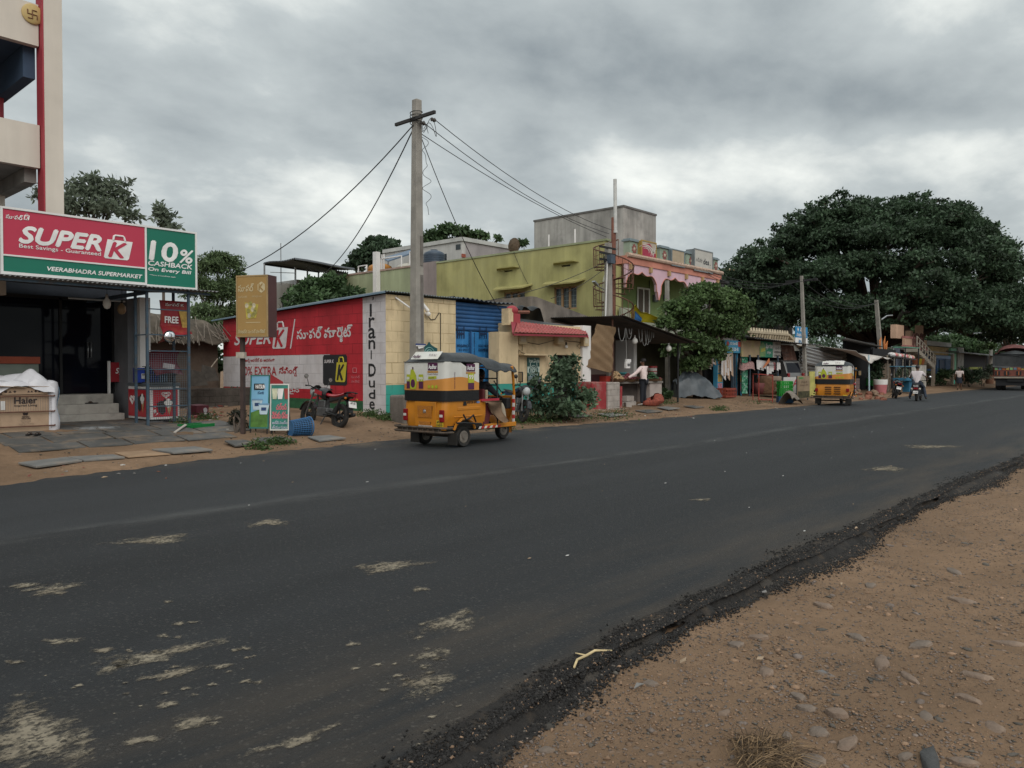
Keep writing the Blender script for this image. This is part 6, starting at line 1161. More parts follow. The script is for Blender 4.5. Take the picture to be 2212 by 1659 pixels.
wire('cable crossing the olive wall from the corner pole to the shed roof',sagline(PY(1312,563,18.2),PY(905,665,17.5),.4),.012); wire('short cable from the corner pole to the grey house roof',sagline(PY(1312,575,18.2),PY(1190,645,18.4),.15),.012); wire('thin cable dangling down the olive wall',sagline(gx(1111,545) - X_ * .05,gx(1150,628) - X_ * .05,.1),.010)
wire('tangled loose wire ends hanging beside the top of the pole',[PB + Vector((.14 + .10 * math.sin(k * 1.7) + .01 * k,-.12 + .08 * math.cos(k * 2.3),8.0 - .13 * k)) for k in np.linspace(0,19,60)],.007)
wire('short jumper wires looped below the crossarm',[TP + Vector((.25 * math.sin(k) + .18,-.3 + .2 * math.cos(k * .9),-.05 + .2 * math.sin(2.3 * k))) for k in np.linspace(0,7,40)],.008)
# ================================================================== VEHICLES
rub = M('tyre_rubber',(.022,.021,.020),.85,.25,12,stain=(.09,.07,.05,.35),ss_=9); rimm = M('rim_dusty',(.24,.21,.18),.55,.2,9,metal=.4,stain=(.14,.10,.07,.5),ss_=12); vinyl = M('canopy_vinyl',(.030,.034,.038),.42,.2,3,.25,18)
amber = M('auto_yellow',(.53,.195,.014),.38,.07,2,coat=.25,stain=(.32,.15,.05,.4),ss_=2.5); maroon = M('seat_maroon',(.10,.018,.02),.6,.1); lampred = M('lamp_red',(.20,.008,.012),.2,.1); plate_y = M('plate_yellow',(.60,.42,.03),.5,.05); rag = M('rag_brown',(.17,.11,.07),.95,.2,5,.4,30); bkm = M('bumper_iron',(.075,.058,.045),.75,.3,7,stain=(.16,.09,.05,.5),ss_=6); tapew = M('tape_white',(.60,.57,.54),.5); taper = M('tape_red',(.42,.03,.03),.5); postw = M('poster_white',(.64,.63,.59),.45,.1,2,stain=(.46,.41,.33,.5),ss_=3); posto = M('poster_orange',(.58,.25,.055),.45,.06,2); chrt = M('print_lime',(.40,.44,.03),.5,.12,9); purp = M('print_purple',(.085,.018,.06),.5,.12,9); wscreen = glass('windscreen',(.10,.12,.12),.06)
def wheel(par,c_,r_,w_,rim_m=rimm,alloy=False,name='wheel'):
 """tyre with a rim as its part, axle along y"""
 x,y,z = c_; b = MB(); b.lathe([(r_ * .62,-w_ * .36),(r_ * .90,-w_ * .5),(r_ * .985,-w_ * .32),(r_,-w_ * .1),(r_,w_ * .1),(r_ * .985,w_ * .32),(r_ * .90,w_ * .5),(r_ * .62,w_ * .36),(r_ * .62,-w_ * .36)],c_,'y',28,False); o = b.build(name,rub,par,'auto'); q = MB()
 if alloy:
  q.tube([(x + r_ * .64 * math.cos(a),y,z + r_ * .64 * math.sin(a)) for a in np.linspace(0,6.283,29)[:-1]],w_ * .3,6,False,True); q.lathe([(r_ * .2,-w_ * .5),(r_ * .2,w_ * .5)],c_,'y',12)
  for i in range(6): a = i * math.pi / 3; q.tube([(x + r_ * .15 * math.cos(a),y,z + r_ * .15 * math.sin(a)),(x + r_ * .64 * math.cos(a + .2),y,z + r_ * .64 * math.sin(a + .2))],w_ * .16,5)
 else: q.lathe([(r_ * .61,-w_ * .40),(r_ * .50,-w_ * .44),(r_ * .46,-w_ * .28),(r_ * .24,-w_ * .30),(r_ * .22,-w_ * .5),(.001,-w_ * .52)],c_,'y',24).lathe([(r_ * .61,w_ * .40),(r_ * .46,w_ * .3),(r_ * .2,w_ * .5),(.001,w_ * .5)],c_,'y',20)
 q.build('rim',rim_m,o,'auto'); return o
def rrect(t,x0,x1,hw,rc):
 """open U round the rear: t 0..1 runs right front -> right rear -> rear -> left rear -> left front"""
 Ls = x1 - x0 - rc; Lr = 2 * (hw - rc); Lc = rc * math.pi / 2; tot = 2 * Ls + Lr + 2 * Lc; s_ = t * tot
 if s_ < Ls: return (x1 - s_,-hw)
 s_ -= Ls
 if s_ < Lc: a = s_ / rc; return (x0 + rc - rc * math.sin(a),-hw + rc - rc * math.cos(a))
 s_ -= Lc
 if s_ < Lr: return (x0,-hw + rc + s_)
 s_ -= Lr
 if s_ < Lc: a = s_ / rc; return (x0 + rc - rc * math.cos(a),hw - rc + rc * math.sin(a))
 s_ -= Lc; return (x0 + rc + s_,hw)
def rickshaw(label,loc,rz,variant=0,wk_=1.0):
 t = T('auto_rickshaw',label,'auto rickshaw',loc,rz); HWB = .58 * wk_; TR = .52 * wk_
 # tub
 def tub(u,v):
  z = .36 + .57 * v; hw = HWB * (.90 + .10 * min(1,v * 2.2)); x0 = -.52 - .03 * math.sin(v * 3.1); x,y = rrect(u,x0,.66,hw,.10)
  if x > -.32 and abs(y) > hw * .95:
   d = math.hypot((x - .0) / .34,(z - .20) / .36)
   if d < 1: z = .20 + .36 * math.sqrt(max(0,1 - (x / .34) ** 2)); z = max(z,.36 + .57 * v)
  return Vector((x,y,z))
 body = MB().grid(tub,70,14).build('body',amber,t,True)
 for s_ in (-1,1):
  MB().tube([(-.30,s_ * (HWB + .0),.36),(-.26,s_ * (HWB + .03),.47),(-.12,s_ * (HWB + .04),.56),(.06,s_ * (HWB + .04),.57),(.22,s_ * (HWB + .03),.50),(.32,s_ * HWB,.36)],.028,6).build('fender_lip',amber,body)
  MB().bb(-.2,.5,s_ * HWB - .01,s_ * HWB + .014,.74,.80).bb(-.3,.55,s_ * HWB - .01,s_ * HWB + .01,.60,.625).build('side_crease',amber,body,bevel=.008)
  MB().bb(.66,1.72,s_ * (HWB - .06),s_ * (HWB - .02),.33,.42).build('sill',amber,t); q = MB()
  for i in range(8): q.mat(i % 2).slab([(.45 + .09 * i,s_ * (HWB - .014),.335),(.52 + .09 * i,s_ * (HWB - .014),.335),(.56 + .09 * i,s_ * (HWB - .014),.385),(.49 + .09 * i,s_ * (HWB - .014),.385)],Y_ * s_ * .004)
  q.build('hazard_tape',[tapew,taper],t)
 MB().bb(-.4,1.75,-HWB + .07,HWB - .07,.31,.345).build('floor_pan',M('floor_dark',(.03,.028,.026),.9,.2),t); MB().bb(-.45,.6,-HWB + .04,HWB - .04,.36,.62).build('engine_bay',M('bay_dark',(.02,.018,.016),.9,.2),t)
 MB().bb(-.35,.35,-HWB + .06,HWB - .06,.621,.70).bb(-.42,-.30,-HWB + .06,HWB - .06,.70,1.15).build('bench',maroon,t,bevel=.03)
 # black band and printed wrap
 def wrap(z0f,z1f,x1=.42,off=0.0):
  return lambda u,v: (lambda p: Vector((p[0],p[1],z0f(u) + (z1f(u) - z0f(u)) * v + (.008 * math.sin(26 * u) if False else 0))))(rrect(u,-.56 - off,x1,HWB + .03 + off,.12))
 MB().grid(wrap(lambda u: .925,lambda u: 1.135),50,4).build('black_band',M('band_black',(.012,.012,.013),.35,.1,5,.25,25),t,True)
 wave = lambda u: 1.30 + .10 * math.sin(6.2 * (u - .03)) * (1 if u < .5 else .8) + .03 * math.sin(13 * u)
 topz = lambda u: 1.70 + (.0 if .22 < u < .78 else -.10 * abs(math.sin((u if u < .5 else 1 - u) / .22 * math.pi)) ** 3)
 MB().grid(wrap(lambda u: 1.135,wave),60,5).build('wrap_orange',posto,t,True); MB().grid(wrap(wave,topz),60,6).build('wrap_white',postw,t,True)
 # canopy
 HC = HWB + .05
 def can(u,v):
  x = -.575 + 2.28 * u; a = -1 + 2 * v
  crown = 1.90 - .05 * u - .16 * ss(.45,1,u) - .20 * (1 - ss(0,.12,u)) + .018 * math.sin(u * 19) * (u > .25); edge_ = 1.71 - .03 * u - .17 * ss(.42,.62,u) + .02 * math.sin(u * 44) * (u > .5)
  if u < .04: edge_ += .0
  hw = HC * (1 - .06 * u) * (1 - .13 * (1 - ss(0,.10,u))); c_ = 1 - abs(a) ** 3.2
  return Vector((x,hw * (math.sin(a * math.pi / 2) * .6 + a * .4),edge_ + (crown - edge_) * c_))
 MB().grid(can,56,24,Z_ * -.012).build('canopy',vinyl,t,True)
 MB().grid(lambda u,v: Vector((-.56 + .15 * v,(-.40 + .74 * u) * wk_,1.735 + .15 * v)) + Vector((-.015,0,.015)),8,3,Vector((-.004,0,.004))).build('roof_poster',postw,t)
 # print on the wrap: rear face (reads with du = -Y) and right side (du = +X)
 def prt(o,du,n,side):
  P = lambda x,z,k=0: o + du * x + Z_ * z + n * k
  q = MB(); q.slab([P(0,0),P(.26,0),P(.26,.15),P(0,.15)],n * .003); q.build('brand_panel',purp,t); MB().slab([P(-.01,-.045),P(.27,-.045),P(.27,-.012),P(-.01,-.012)],n * .004).build('brand_strip',M('print_gold',(.45,.22,.05),.5),t)
  MB().text('Aadhar',P(.02,.03,.005),du,Z_,.22,.085,.03).build('brand_lettering',lw,t)
 bz = 1.53; xr = -.565
 prt(Vector((xr,-.13 * wk_,bz)),-Y_,-X_,0)
 RX = lambda y,z,k=0: Vector((xr - .004 - k,y * wk_,z))
 q = MB(); q.slab([RX(.36,1.16),RX(.20,1.16),RX(.17,1.30),RX(.20,1.44),RX(.27,1.55),RX(.34,1.55),RX(.37,1.36)],X_ * -.004).build('bottle_print',chrt,t); q = MB(); q.slab([RX(.30,1.55,.003),RX(.27,1.55,.003),RX(.27,1.60,.003),RX(.30,1.60,.003)],X_ * -.003).slab([RX(.28 + .06 * math.cos(a),1.27 + .085 * math.sin(a),.005) for a in np.linspace(0,6.28,15)[:-1]],X_ * -.003).build('bottle_label',purp,t)
 for y,nm in ((.46,'a'),(.12,'b')):
  y1 = y - .09 if y > .3 else y - .12; MB().slab([RX(y,1.17),RX(y1,1.17),RX(y1,1.31),RX(y,1.31)],X_ * -.003).build('packet_print',purp,t); MB().slab([RX(y,1.312),RX(y1,1.312),RX(y1,1.45),RX(y,1.45)],X_ * -.003).build('packet_print',chrt,t)
  MB().text('99',RX(y - .01,1.33,.005),-Y_,Z_,abs(y - y1) - .02,.07,.03).build('packet_figure',lw,t)
 MB().slab([RX(-.14,1.36),RX(-.36,1.37),RX(-.36,1.42),RX(-.14,1.41)],X_ * -.003).build('lime_strip',chrt,t); MB().text('సూపర్',RX(-.17,1.375,.005),-Y_,Z_,.14,.03).text('Premium Refined',RX(-.13,1.44,.002),-Y_,Z_,.27,.03).build('small_lettering',purp,t)
 for i in range(3): MB().slab([RX(-.16 - .10 * i + .035 * math.cos(a),1.21 + .035 * math.sin(a)) for a in np.linspace(0,6.28,13)[:-1]],X_ * -.003).build('dot_print',chrt,t)
 MB().text('Aadhar',Vector((-.575,.30 * wk_,1.785)),-Y_,Vector((.7,0,.7)),.22,.08,.03).text('92-95 462',Vector((-.54,-.12,1.82)),-Y_,Vector((.7,0,.7)),.2,.05).build('roof_lettering',purp,t)
 for s_ in (-1,):
  prt(Vector((.03,-HWB - .034,bz - .02)),X_,-Y_,1); SX = lambda x,z,k=0: Vector((x,-HWB - .036 - k,z))
  MB().slab([SX(.08,1.15),SX(.26,1.15),SX(.26,1.28),SX(.08,1.28)],Y_ * -.003).build('packet_print',purp,t); MB().slab([SX(.08,1.282),SX(.26,1.282),SX(.25,1.47),SX(.08,1.47)],Y_ * -.003).build('packet_print',chrt,t); MB().text('99',SX(.10,1.35,.005),X_,Z_,.13,.09,.03).build('packet_figure',lw,t)
  MB().text('PREMIUM REFINED',Vector((-.30,-HWB - .036,1.17)),Z_,-X_,.33,.03).build('side_lettering',purp,t)
 # rear details
 xf = -.552
 if not variant:
  MB().bb(xf - .012,xf + .01,-.34,.24,.42,.91).build('hatch',amber,body,bevel=.01)
  for z0,z1,y0,y1 in ((.60,.83,-.26,.16),(.44,.52,-.22,.12)):
   g = MB().slab([(xf - .022,y0 + .03,z0),(xf - .022,y1 - .03,z0),(xf - .022,y1,z1),(xf - .022,y0,z1)],X_ * .006).build('vent',M('vent_dark',(.13,.05,.01),.7,.1),body); q = MB(); k = z0 + .012
   while k < z1:
    q.tube([(xf - .028,y0 + .02,k),(xf - .028,y1 - .02,k)],.004,4); k += .02
   y = y0 + .02
   while y < y1 - .01: q.tube([(xf - .028,y,z0),(xf - .028,y + .01,z1)],.004,4); y += .022
   q.build('vent_grille',amber,g)
  MB().lathe([(.035,-.03),(.028,-.045),(.001,-.047)],(xf,-.05,.725),'x',12).slab([(xf - .03,-.085,.69),(xf - .03,-.015,.69),(xf - .03,-.02,.76),(xf - .03,-.08,.76)],X_ * -.006).build('badge',chrome,body)
  for y in (-.50,.50): MB().bb(xf - .035,xf + .01,y * wk_ - .055,y * wk_ + .055,.52,.76).build('tail_light',lampred,t,bevel=.015); MB().bb(xf - .038,xf - .034,y * wk_ - .04,y * wk_ + .04,.62,.67).build('lamp_lens',M('lens_clear',(.6,.56,.52),.2),t)
  pl = MB().bb(xf - .02,xf - .012,-.54,-.36,.43,.56).build('number_plate',plate_y,t); MB().text('AP39U',(xf - .022,-.375,.50),-Y_,Z_,.15,.045,.02).text('K4570',(xf - .022,-.375,.44),-Y_,Z_,.15,.045,.02).build('plate_lettering',ink,pl)
  MB().bb(xf - .03,xf - .022,-.25,.12,.415,.445).build('sticker_strip',tapew,t); MB().text('SWEET SISTERS',(xf - .032,.10,.42),-Y_,Z_,.33,.02).build('strip_lettering',ink,t)
 else:
  for y0 in (-.02,-.38):
   for k in range(4): MB().bb(xf - .03,xf + .01,y0 + .04,y0 + .30,.50 + .09 * k,.545 + .09 * k).build('louvre',M('vent_dark',(.13,.05,.01),.7,.1),body,bevel=.012)
  for y in (-.53,.53): MB().bb(xf - .035,xf + .01,y * wk_ - .06,y * wk_ + .06,.60,.74).build('tail_light',lampred,t,bevel=.012)
  pl = MB().bb(xf - .02,xf - .012,-.60,-.44,.40,.47).build('number_plate',plate_y,t)
  q = MB()
  for i in range(9): q.ball((-.3 + .16 * i,random.uniform(-.3,.3),1.86),(.16,.2,.07),8,5,.2)
  q.build('roof_load',M('roof_bags',(.42,.40,.40),.6,.3,6),t)
 q = MB(); BW = .70 * wk_
 for z in (.33,.415): q.tube([(-.50,-BW - .02,z),(-.66,-BW,z),(-.72,-BW + .1,z),(-.72,BW - .1,z),(-.66,BW,z),(-.50,BW + .02,z)],.024,6)
 for i in range(9): y = -BW + .14 + (2 * BW - .28) * i / 8; q.tube([(-.72,y,.33),(-.72,y,.415)],.012,4)
 q.bb(-.70,-.69,-BW + .1,BW - .1,.345,.40); q.build('bumper',bkm,t)
 for s_ in (-1,1):
  wheel(t,(0,s_ * TR,.205),.205,.13); MB().bb(-.29,-.27,s_ * TR - .12,s_ * TR + .12,.06,.30).build('mud_flap',M('flap_black',(.03,.027,.024),.8,.2),t)
  MB().tube([(-.33,s_ * (HWB + .10),.50),(-.2,s_ * (HWB + .12),.50),(.28,s_ * (HWB + .12),.46),(.42,s_ * (HWB + .08),.45)],.02,6).tube([(-.15,s_ * (HWB + .11),.66),(-.08,s_ * (HWB + .12),.56),(.04,s_ * (HWB + .12),.58),(.14,s_ * (HWB + .12),.64),(.24,s_ * (HWB + .1),.50)],.018,6).build('guard_bar',black,t)
 MB().cyl((0,-TR,.205),(0,TR,.205),.03).build('axle',bkm,t)
 # cabin: posts, rails, red rail, rag, driver seat
 for s_ in (-1,1):
  MB().tube([(1.08,s_ * (HWB - .02),.36),(1.06,s_ * (HWB - .02),1.60)],.018,6).build('pillar',black,t)
  MB().tube([(1.78,s_ * (HWB - .12),.95),(1.70,s_ * (HWB - .08),1.30),(1.60,s_ * (HWB - .04),1.62)],.03,6).build('windscreen_pillar',amber,t)
  if s_ > 0:
   q = MB()
   for z in (.78,.98,1.22,1.38): q.tube([(.5,HWB - .02,z),(1.72,HWB - .08,z)],.014,5)
   q.build('side_rail',black,t)
 q = MB()
 for z in (1.22,1.36): q.tube([(1.06,-HWB + .04,z),(1.10,HWB - .04,z)],.014,5)
 q.build('partition_rail',black,t); MB().bb(.50,1.08,-HWB - .03,-HWB + .02,.90,.945).build('red_rail',M('rail_red',(.40,.03,.05),.5,.1),t)
 if not variant:
  MB().grid(lambda u,v: Vector((.52 + .62 * u + .28 * v * (1 - .6 * u) + .03 * math.sin(7 * v),-HWB - .04 - .06 * math.sin(3 * u + 5 * v) - .03 * v,.90 - (.12 + .58 * u * (1.55 - u)) * v)),14,10,.006).build('rag',rag,t,True)
  MB().slab([(.62,-HWB + .03,.35),(.80,-HWB + .05,.35),(.95,-HWB + .05,.86),(.60,-HWB + .03,.86)],Y_ * .02).build('seat_side',maroon,t)
 MB().bb(.80,.88,-.40,.36,.70,1.14).build('driver_backrest',maroon,t,bevel=.03); MB().bb(.885,.94,-.42,-.30,.74,1.12).build('backrest_trim',M('trim_cream',(.45,.37,.25),.6),t,bevel=.015); MB().bb(.88,1.28,-.34,.34,.58,.68).build('driver_seat',maroon,t,bevel=.03)
 MB().bb(.60,.64,-HWB + .06,HWB - .06,1.05,1.6).build('partition_panel',M('panel_dark',(.03,.025,.03),.8,.2),t) if variant else None
 # front cowl, fork and wheel
 def cowl(u,v):
  a = -1 + 2 * u; z = .34 + .62 * v; hw = (HWB - .10) * (.72 + .28 * ss(0,.7,v)); return Vector((1.72 + (.36 + .05 * math.sin(2.6 * v)) * (1 - abs(a) ** 2.4) ** .8,hw * a,z))
 MB().grid(cowl,24,12).build('cowl',amber,t,True); q = MB()
 for i in range(7): z = .40 + .085 * i; q.mat(i % 2).bb(1.70,1.735,-HWB + .10 - .03,-HWB + .115,z,z + .083)
 q.build('front_tape',[tapew,taper],t); MB().bb(1.55,1.70,-HWB + .14,HWB - .14,.70,.93).build('dashboard',black,t,bevel=.02)
 MB().quad((1.775,-HWB + .14,.97),(1.775,HWB - .14,.97),(1.615,HWB - .08,1.58),(1.615,-HWB + .08,1.58)).build('windscreen',M('screen_clear',(.5,.55,.52),.05),t) if False else None
 MB().tube([(1.78,-HWB + .12,.96),(1.78,HWB - .12,.96)],.02,6).tube([(1.60,-HWB + .06,1.60),(1.60,HWB - .06,1.60)],.02,6).build('screen_frame',amber,t); MB().tube([(1.70,.05,1.3),(1.76,-.12,1.05)],.014,5).lathe([(.03,0),(.03,.05)],(1.78,-.13,1.04),'x',8).build('wiper',black,t)
 MB().tube([(1.48,-.32,.98),(1.54,-.18,.94),(1.57,0,.93),(1.54,.18,.94),(1.48,.32,.98)],.016,6).tube([(1.50,0,.93),(1.75,0,.55)],.03,6).build('handlebar',black,t)
 wheel(t,(1.93,0,.205),.205,.12); MB().grid(lambda u,v: Vector((1.93 + .245 * math.cos(math.pi * (-.1 + .95 * u)),.09 * (-1 + 2 * v),.215 + .245 * math.sin(math.pi * (-.1 + .95 * u)))),16,3,.01).build('front_mudguard',amber,t,True); MB().tube([(1.80,-.09,.60),(1.95,-.09,.22)],.02,6).tube([(1.80,.09,.60),(1.95,.09,.22)],.02,6).build('fork',bkm,t)
 m_ = MB().bb(1.70,1.73,-HWB - .17,-HWB - .04,1.27,1.50).build('mirror',black,t,bevel=.025); MB().bb(1.694,1.699,-HWB - .155,-HWB - .055,1.29,1.48).build('mirror_glass',M('mirror_warm',(.30,.22,.13),.15),m_); MB().tube([(1.70,-HWB + .05,1.20),(1.71,-HWB - .1,1.22),(1.715,-HWB - .1,1.28)],.012,5).build('mirror_stalk',black,t)
 if not variant:
  MB().text('AP39 UK 4570',Vector((.08,-HWB - .004,.865)),X_,Z_,.30,.045,.02).build('side_number',ink,t); MB().slab([(-.04,-HWB - .002,.83),(.07,-HWB - .002,.83),(.05,-HWB - .002,.91),(-.02,-HWB - .002,.91)],Y_ * -.01).build('side_emblem',black,t)
  MB().slab([(.42 + .06 * math.cos(a),-HWB - .002,.885 + .022 * math.sin(a)) for a in np.linspace(0,6.28,13)[:-1]],Y_ * -.004).build('side_sticker',M('sticker_blue',(.16,.22,.40),.5),t)
 return t
rickshaw('yellow auto rickshaw with a black canopy and printed rear wrap driving past the cream shed',(10.72,11.55,0),R(4)); rickshaw('farther yellow auto rickshaw with louvred tail and bags on its roof',(34.15,11.95,0),R(10),1,1.18)
def motorbike(label,loc,rz,lean,paint,accent,seatm,platem=white):
 t = T('motorcycle',label,'motorcycle',loc,rz); t.rotation_euler = (lean,0,rz); WB = 1.27; r_ = .30; bl = M('engine_black',(.02,.02,.021),.45,.2,8); mt = M('engine_metal',(.20,.20,.20),.4,.2,9,metal=.8)
 wheel(t,(0,0,r_),r_,.11,bl,True); wheel(t,(WB,0,r_),r_,.085,bl,True)
 MB().tube([(WB,.0 - .08,r_),(1.05,-.08,.86)],.024,6).tube([(WB,.08,r_),(1.05,.08,.86)],.024,6).build('fork',mt,t)
 MB().grid(lambda u,v: Vector((WB + .335 * math.cos(math.pi * (.1 + .75 * u)),.065 * (-1 + 2 * v),r_ + .335 * math.sin(math.pi * (.1 + .75 * u)))),12,3,.01).build('front_mudguard',paint,t,True)
 tk_ = MB(); tk_.grid(lambda u,v: Vector((.52 + .46 * u,(.165 * math.sin(math.pi * min(1,u * 1.05 + .14)) ** .5) * math.cos(math.pi * v * 2),.79 + .09 * u + (.17 - .04 * u) * math.sin(math.pi * v * 2) * math.sin(math.pi * min(1,.15 + u * .85)) ** .4)),14,16).build('tank',paint,t,True); MB().grid(lambda u,v: Vector((.60 + .3 * u,-.168,.76 + .10 * v + .06 * u)),4,2,Y_ * -.006).grid(lambda u,v: Vector((.60 + .3 * u,.168,.76 + .10 * v + .06 * u)),4,2,Y_ * .006).build('tank_stripe',accent,t)
 MB().grid(lambda u,v: Vector((-.20 + .78 * u,(.13 - .05 * u + .02 * math.sin(3 * u)) * math.cos(2 * math.pi * v),.80 - .05 * math.sin(math.pi * u) + .03 * (1 - u) + .05 * math.sin(2 * math.pi * v))),12,12).build('seat',seatm,t,True)
 MB().slab([(-.32,-.11,.74),(.42,-.13,.60),(.42,-.13,.74),(-.30,-.11,.84)],Y_ * .22).build('tail_panel',paint,t,bevel=.03)
 MB().tube([(-.30,-.12,.86),(-.42,-.10,.87),(-.44,0,.87),(-.42,.10,.87),(-.30,.12,.86)],.015,6).build('grab_rail',bl,t); MB().box((-.36,0,.80),(.08,.2,.07)).build('tail_light',lampred,t,bevel=.015)
 MB().grid(lambda u,v: Vector((.0 + .36 * math.cos(math.pi * (.45 + .55 * u)) - .02,.075 * (-1 + 2 * v),r_ + .40 * math.sin(math.pi * (.45 + .50 * u)) + .02)),12,3,.01).build('rear_mudguard',bl,t,True)
 pl = MB().box((-.42,0,.58),(.015,.22,.15),0,0,R(18)).build('number_plate',platem,t); MB().text('AP 02',Vector((-.436,.085,.60)),-Y_,Z_,.15,.045,.02).text('B 9137',Vector((-.414,.085,.53)),-Y_,Z_,.15,.045,.02).build('plate_lettering',ink,pl)
 for y in (-.17,.17): MB().ball((-.34,y,.72),(.03,.035,.03),8,6).build('indicator',M('indicator_orange',(.45,.12,.01),.3),t)
 MB().bb(.42,.82,-.10,.10,.26,.48).bb(.55,.80,-.09,.09,.48,.66).lathe([(.11,-.14),(.11,-.10)],(.52,0,.36),'y',14).build('engine',mt,t,bevel=.02)
 MB().tube([(.05,0,.32),(.45,0,.42),(.55,0,.70),(.98,0,.80),(.85,0,.35),(.45,0,.30)],.028,6).tube([(0,-.10,.30),(.45,-.10,.38)],.025,6).tube([(0,.10,.30),(.45,.10,.38)],.025,6).tube([(.05,-.13,.36),(-.1,-.13,.70)],.03,6).tube([(.05,.13,.36),(-.1,.13,.70)],.03,6).build('frame',bl,t)
 MB().tube([(.78,-.11,.36),(.5,-.16,.24),(.2,-.17,.26),(-.30,-.18,.36)],[.02,.022,.05,.045],8).build('exhaust',M('exhaust_dark',(.05,.05,.05),.35,.1,metal=.7),t,True)
 MB().tube([(.98,-.36,.98),(1.03,-.22,.99),(1.05,0,.93),(1.03,.22,.99),(.98,.36,.98)],.015,6).build('handlebar',bl,t)
 for s_ in (-1,1): MB().tube([(.98,s_ * .36,.98),(.96,s_ * .40,.975)],.022,6).build('grip',black,t); MB().tube([(1.03,s_ * .26,.99),(1.04,s_ * .33,1.16)],.008,5).build('mirror_stalk',bl,t); m_ = MB().lathe([(.055,-.012),(.06,.0),(.03,.03),(.001,.032)],(1.045,s_ * .36,1.21),'x',14).build('mirror',bl,t,True); MB().lathe([(.052,-.0135),(.001,-.0135)],(1.045,s_ * .36,1.21),'x',14).build('mirror_glass',M('mirror_bright',(.7,.72,.74),.1,metal=1),m_)
 MB().ball((1.14,0,.86),(.10,.11,.12),12,8).build('headlight',M('headlight',(.4,.42,.42),.15),t,True); MB().grid(lambda u,v: Vector((1.16 - .14 * v,.13 * math.cos(math.pi * u),.94 + .10 * v * math.sin(math.pi * u))),8,4,.01).build('visor',bl,t,True)
 MB().tube([(.42,.12,.28),(.36,.30,.0)],.014,5).build('side_stand',bl,t); MB().tube([(.35,-.24,.30),(.35,.24,.30)],.018,6).build('footrest',black,t)
 return t
bkp = M('bike_black',(.018,.018,.02),.3,.1,coat=.3); bkr = M('bike_red',(.36,.02,.03),.35,.1,coat=.3)
p = G(752,924); motorbike('black and red motorcycle parked on its stand before the red painted wall',(p.x - .16,p.y + .16,p.z - .02),R(92),R(9),bkp,bkr,bkr)
p = G(1130,914); motorbike('dark motorcycle parked half hidden beyond the nearer rickshaw',(16.4,15.0,.1),R(243),R(-12),bkp,bkp,black)
p = G(1934,861); motorbike('black motorcycle with two round mirrors parked at the verge beside the scooter rider',(p.x,p.y,p.z),R(22),R(12),bkp,MATS['tail'] if 'tail' in MATS else bkr,black)
# scooter
scl = Vector((41.3,10.5,0)); sct = T('scooter','dark scooter carrying the rider in the pale shirt','scooter',scl,R(6)); sp_ = M('scooter_grey',(.055,.06,.07),.3,.1,coat=.4)
wheel(sct,(0,0,.22),.22,.1,bkm,True); wheel(sct,(1.22,0,.22),.22,.09,bkm,True)
MB().grid(lambda u,v: Vector((-.34 + .86 * u,(.20 - .10 * u) * math.cos(2 * math.pi * v),.56 - .06 * u + (.20 - .02 * u) * math.sin(2 * math.pi * v))),12,16).build('rear_body',sp_,sct,True); MB().ball((.02,0,.80),(.42,.15,.075),14,8).build('seat',black,sct,True); MB().bb(.45,.95,-.17,.17,.26,.31).build('footboard',sp_,sct,bevel=.02)
MB().grid(lambda u,v: Vector((1.02 + .10 * (1 - abs(-1 + 2 * u) ** 2) - .14 * v,.21 * (-1 + 2 * u) * (1 - .25 * v),.30 + .62 * v)),12,8,.02).build('front_apron',sp_,sct,True); MB().tube([(.88,-.33,.98),(.93,-.18,1.0),(.95,0,.97),(.93,.18,1.0),(.88,.33,.98)],.018,6).tube([(.95,0,.97),(1.2,0,.25)],.03,6).build('handlebar',black,sct)
for s_ in (-1,1): MB().tube([(.93,s_ * .25,1.0),(.93,s_ * .42,1.14)],.008,5).build('mirror_stalk',black,sct); MB().lathe([(.055,-.01),(.06,0),(.001,.025)],(.93,s_ * .45,1.17),'x',12).build('mirror',MATS['mirror_bright'],sct,True); MB().ball((-.30,s_ * .17,.60),(.05,.05,.06),8,6).build('indicator',M('indicator_pale',(.5,.45,.38),.25),sct)
MB().box((-.335,0,.62),(.06,.2,.09)).build('tail_light',lampred,sct,bevel=.015); MB().box((-.33,0,.74),(.08,.22,.10)).build('grab_rail',M('grip_grey',(.3,.3,.3),.4),sct,bevel=.02)
pl = MB().box((-.36,0,.44),(.012,.22,.13),0,0,R(10)).build('number_plate',white,sct); MB().text('AP 2 4818',Vector((-.372,.09,.42)),-Y_,Z_,.18,.045,.02).build('plate_lettering',ink,pl); MB().slab([(-.30,-.06,.28),(-.30,.06,.28),(-.18,.06,.46),(-.18,-.06,.46)],X_ * .02).build('mud_flap',black,sct); MB().tube([(.1,-.14,.24),(-.3,-.16,.30)],.045,8).build('exhaust',MATS['exhaust_dark'],sct)
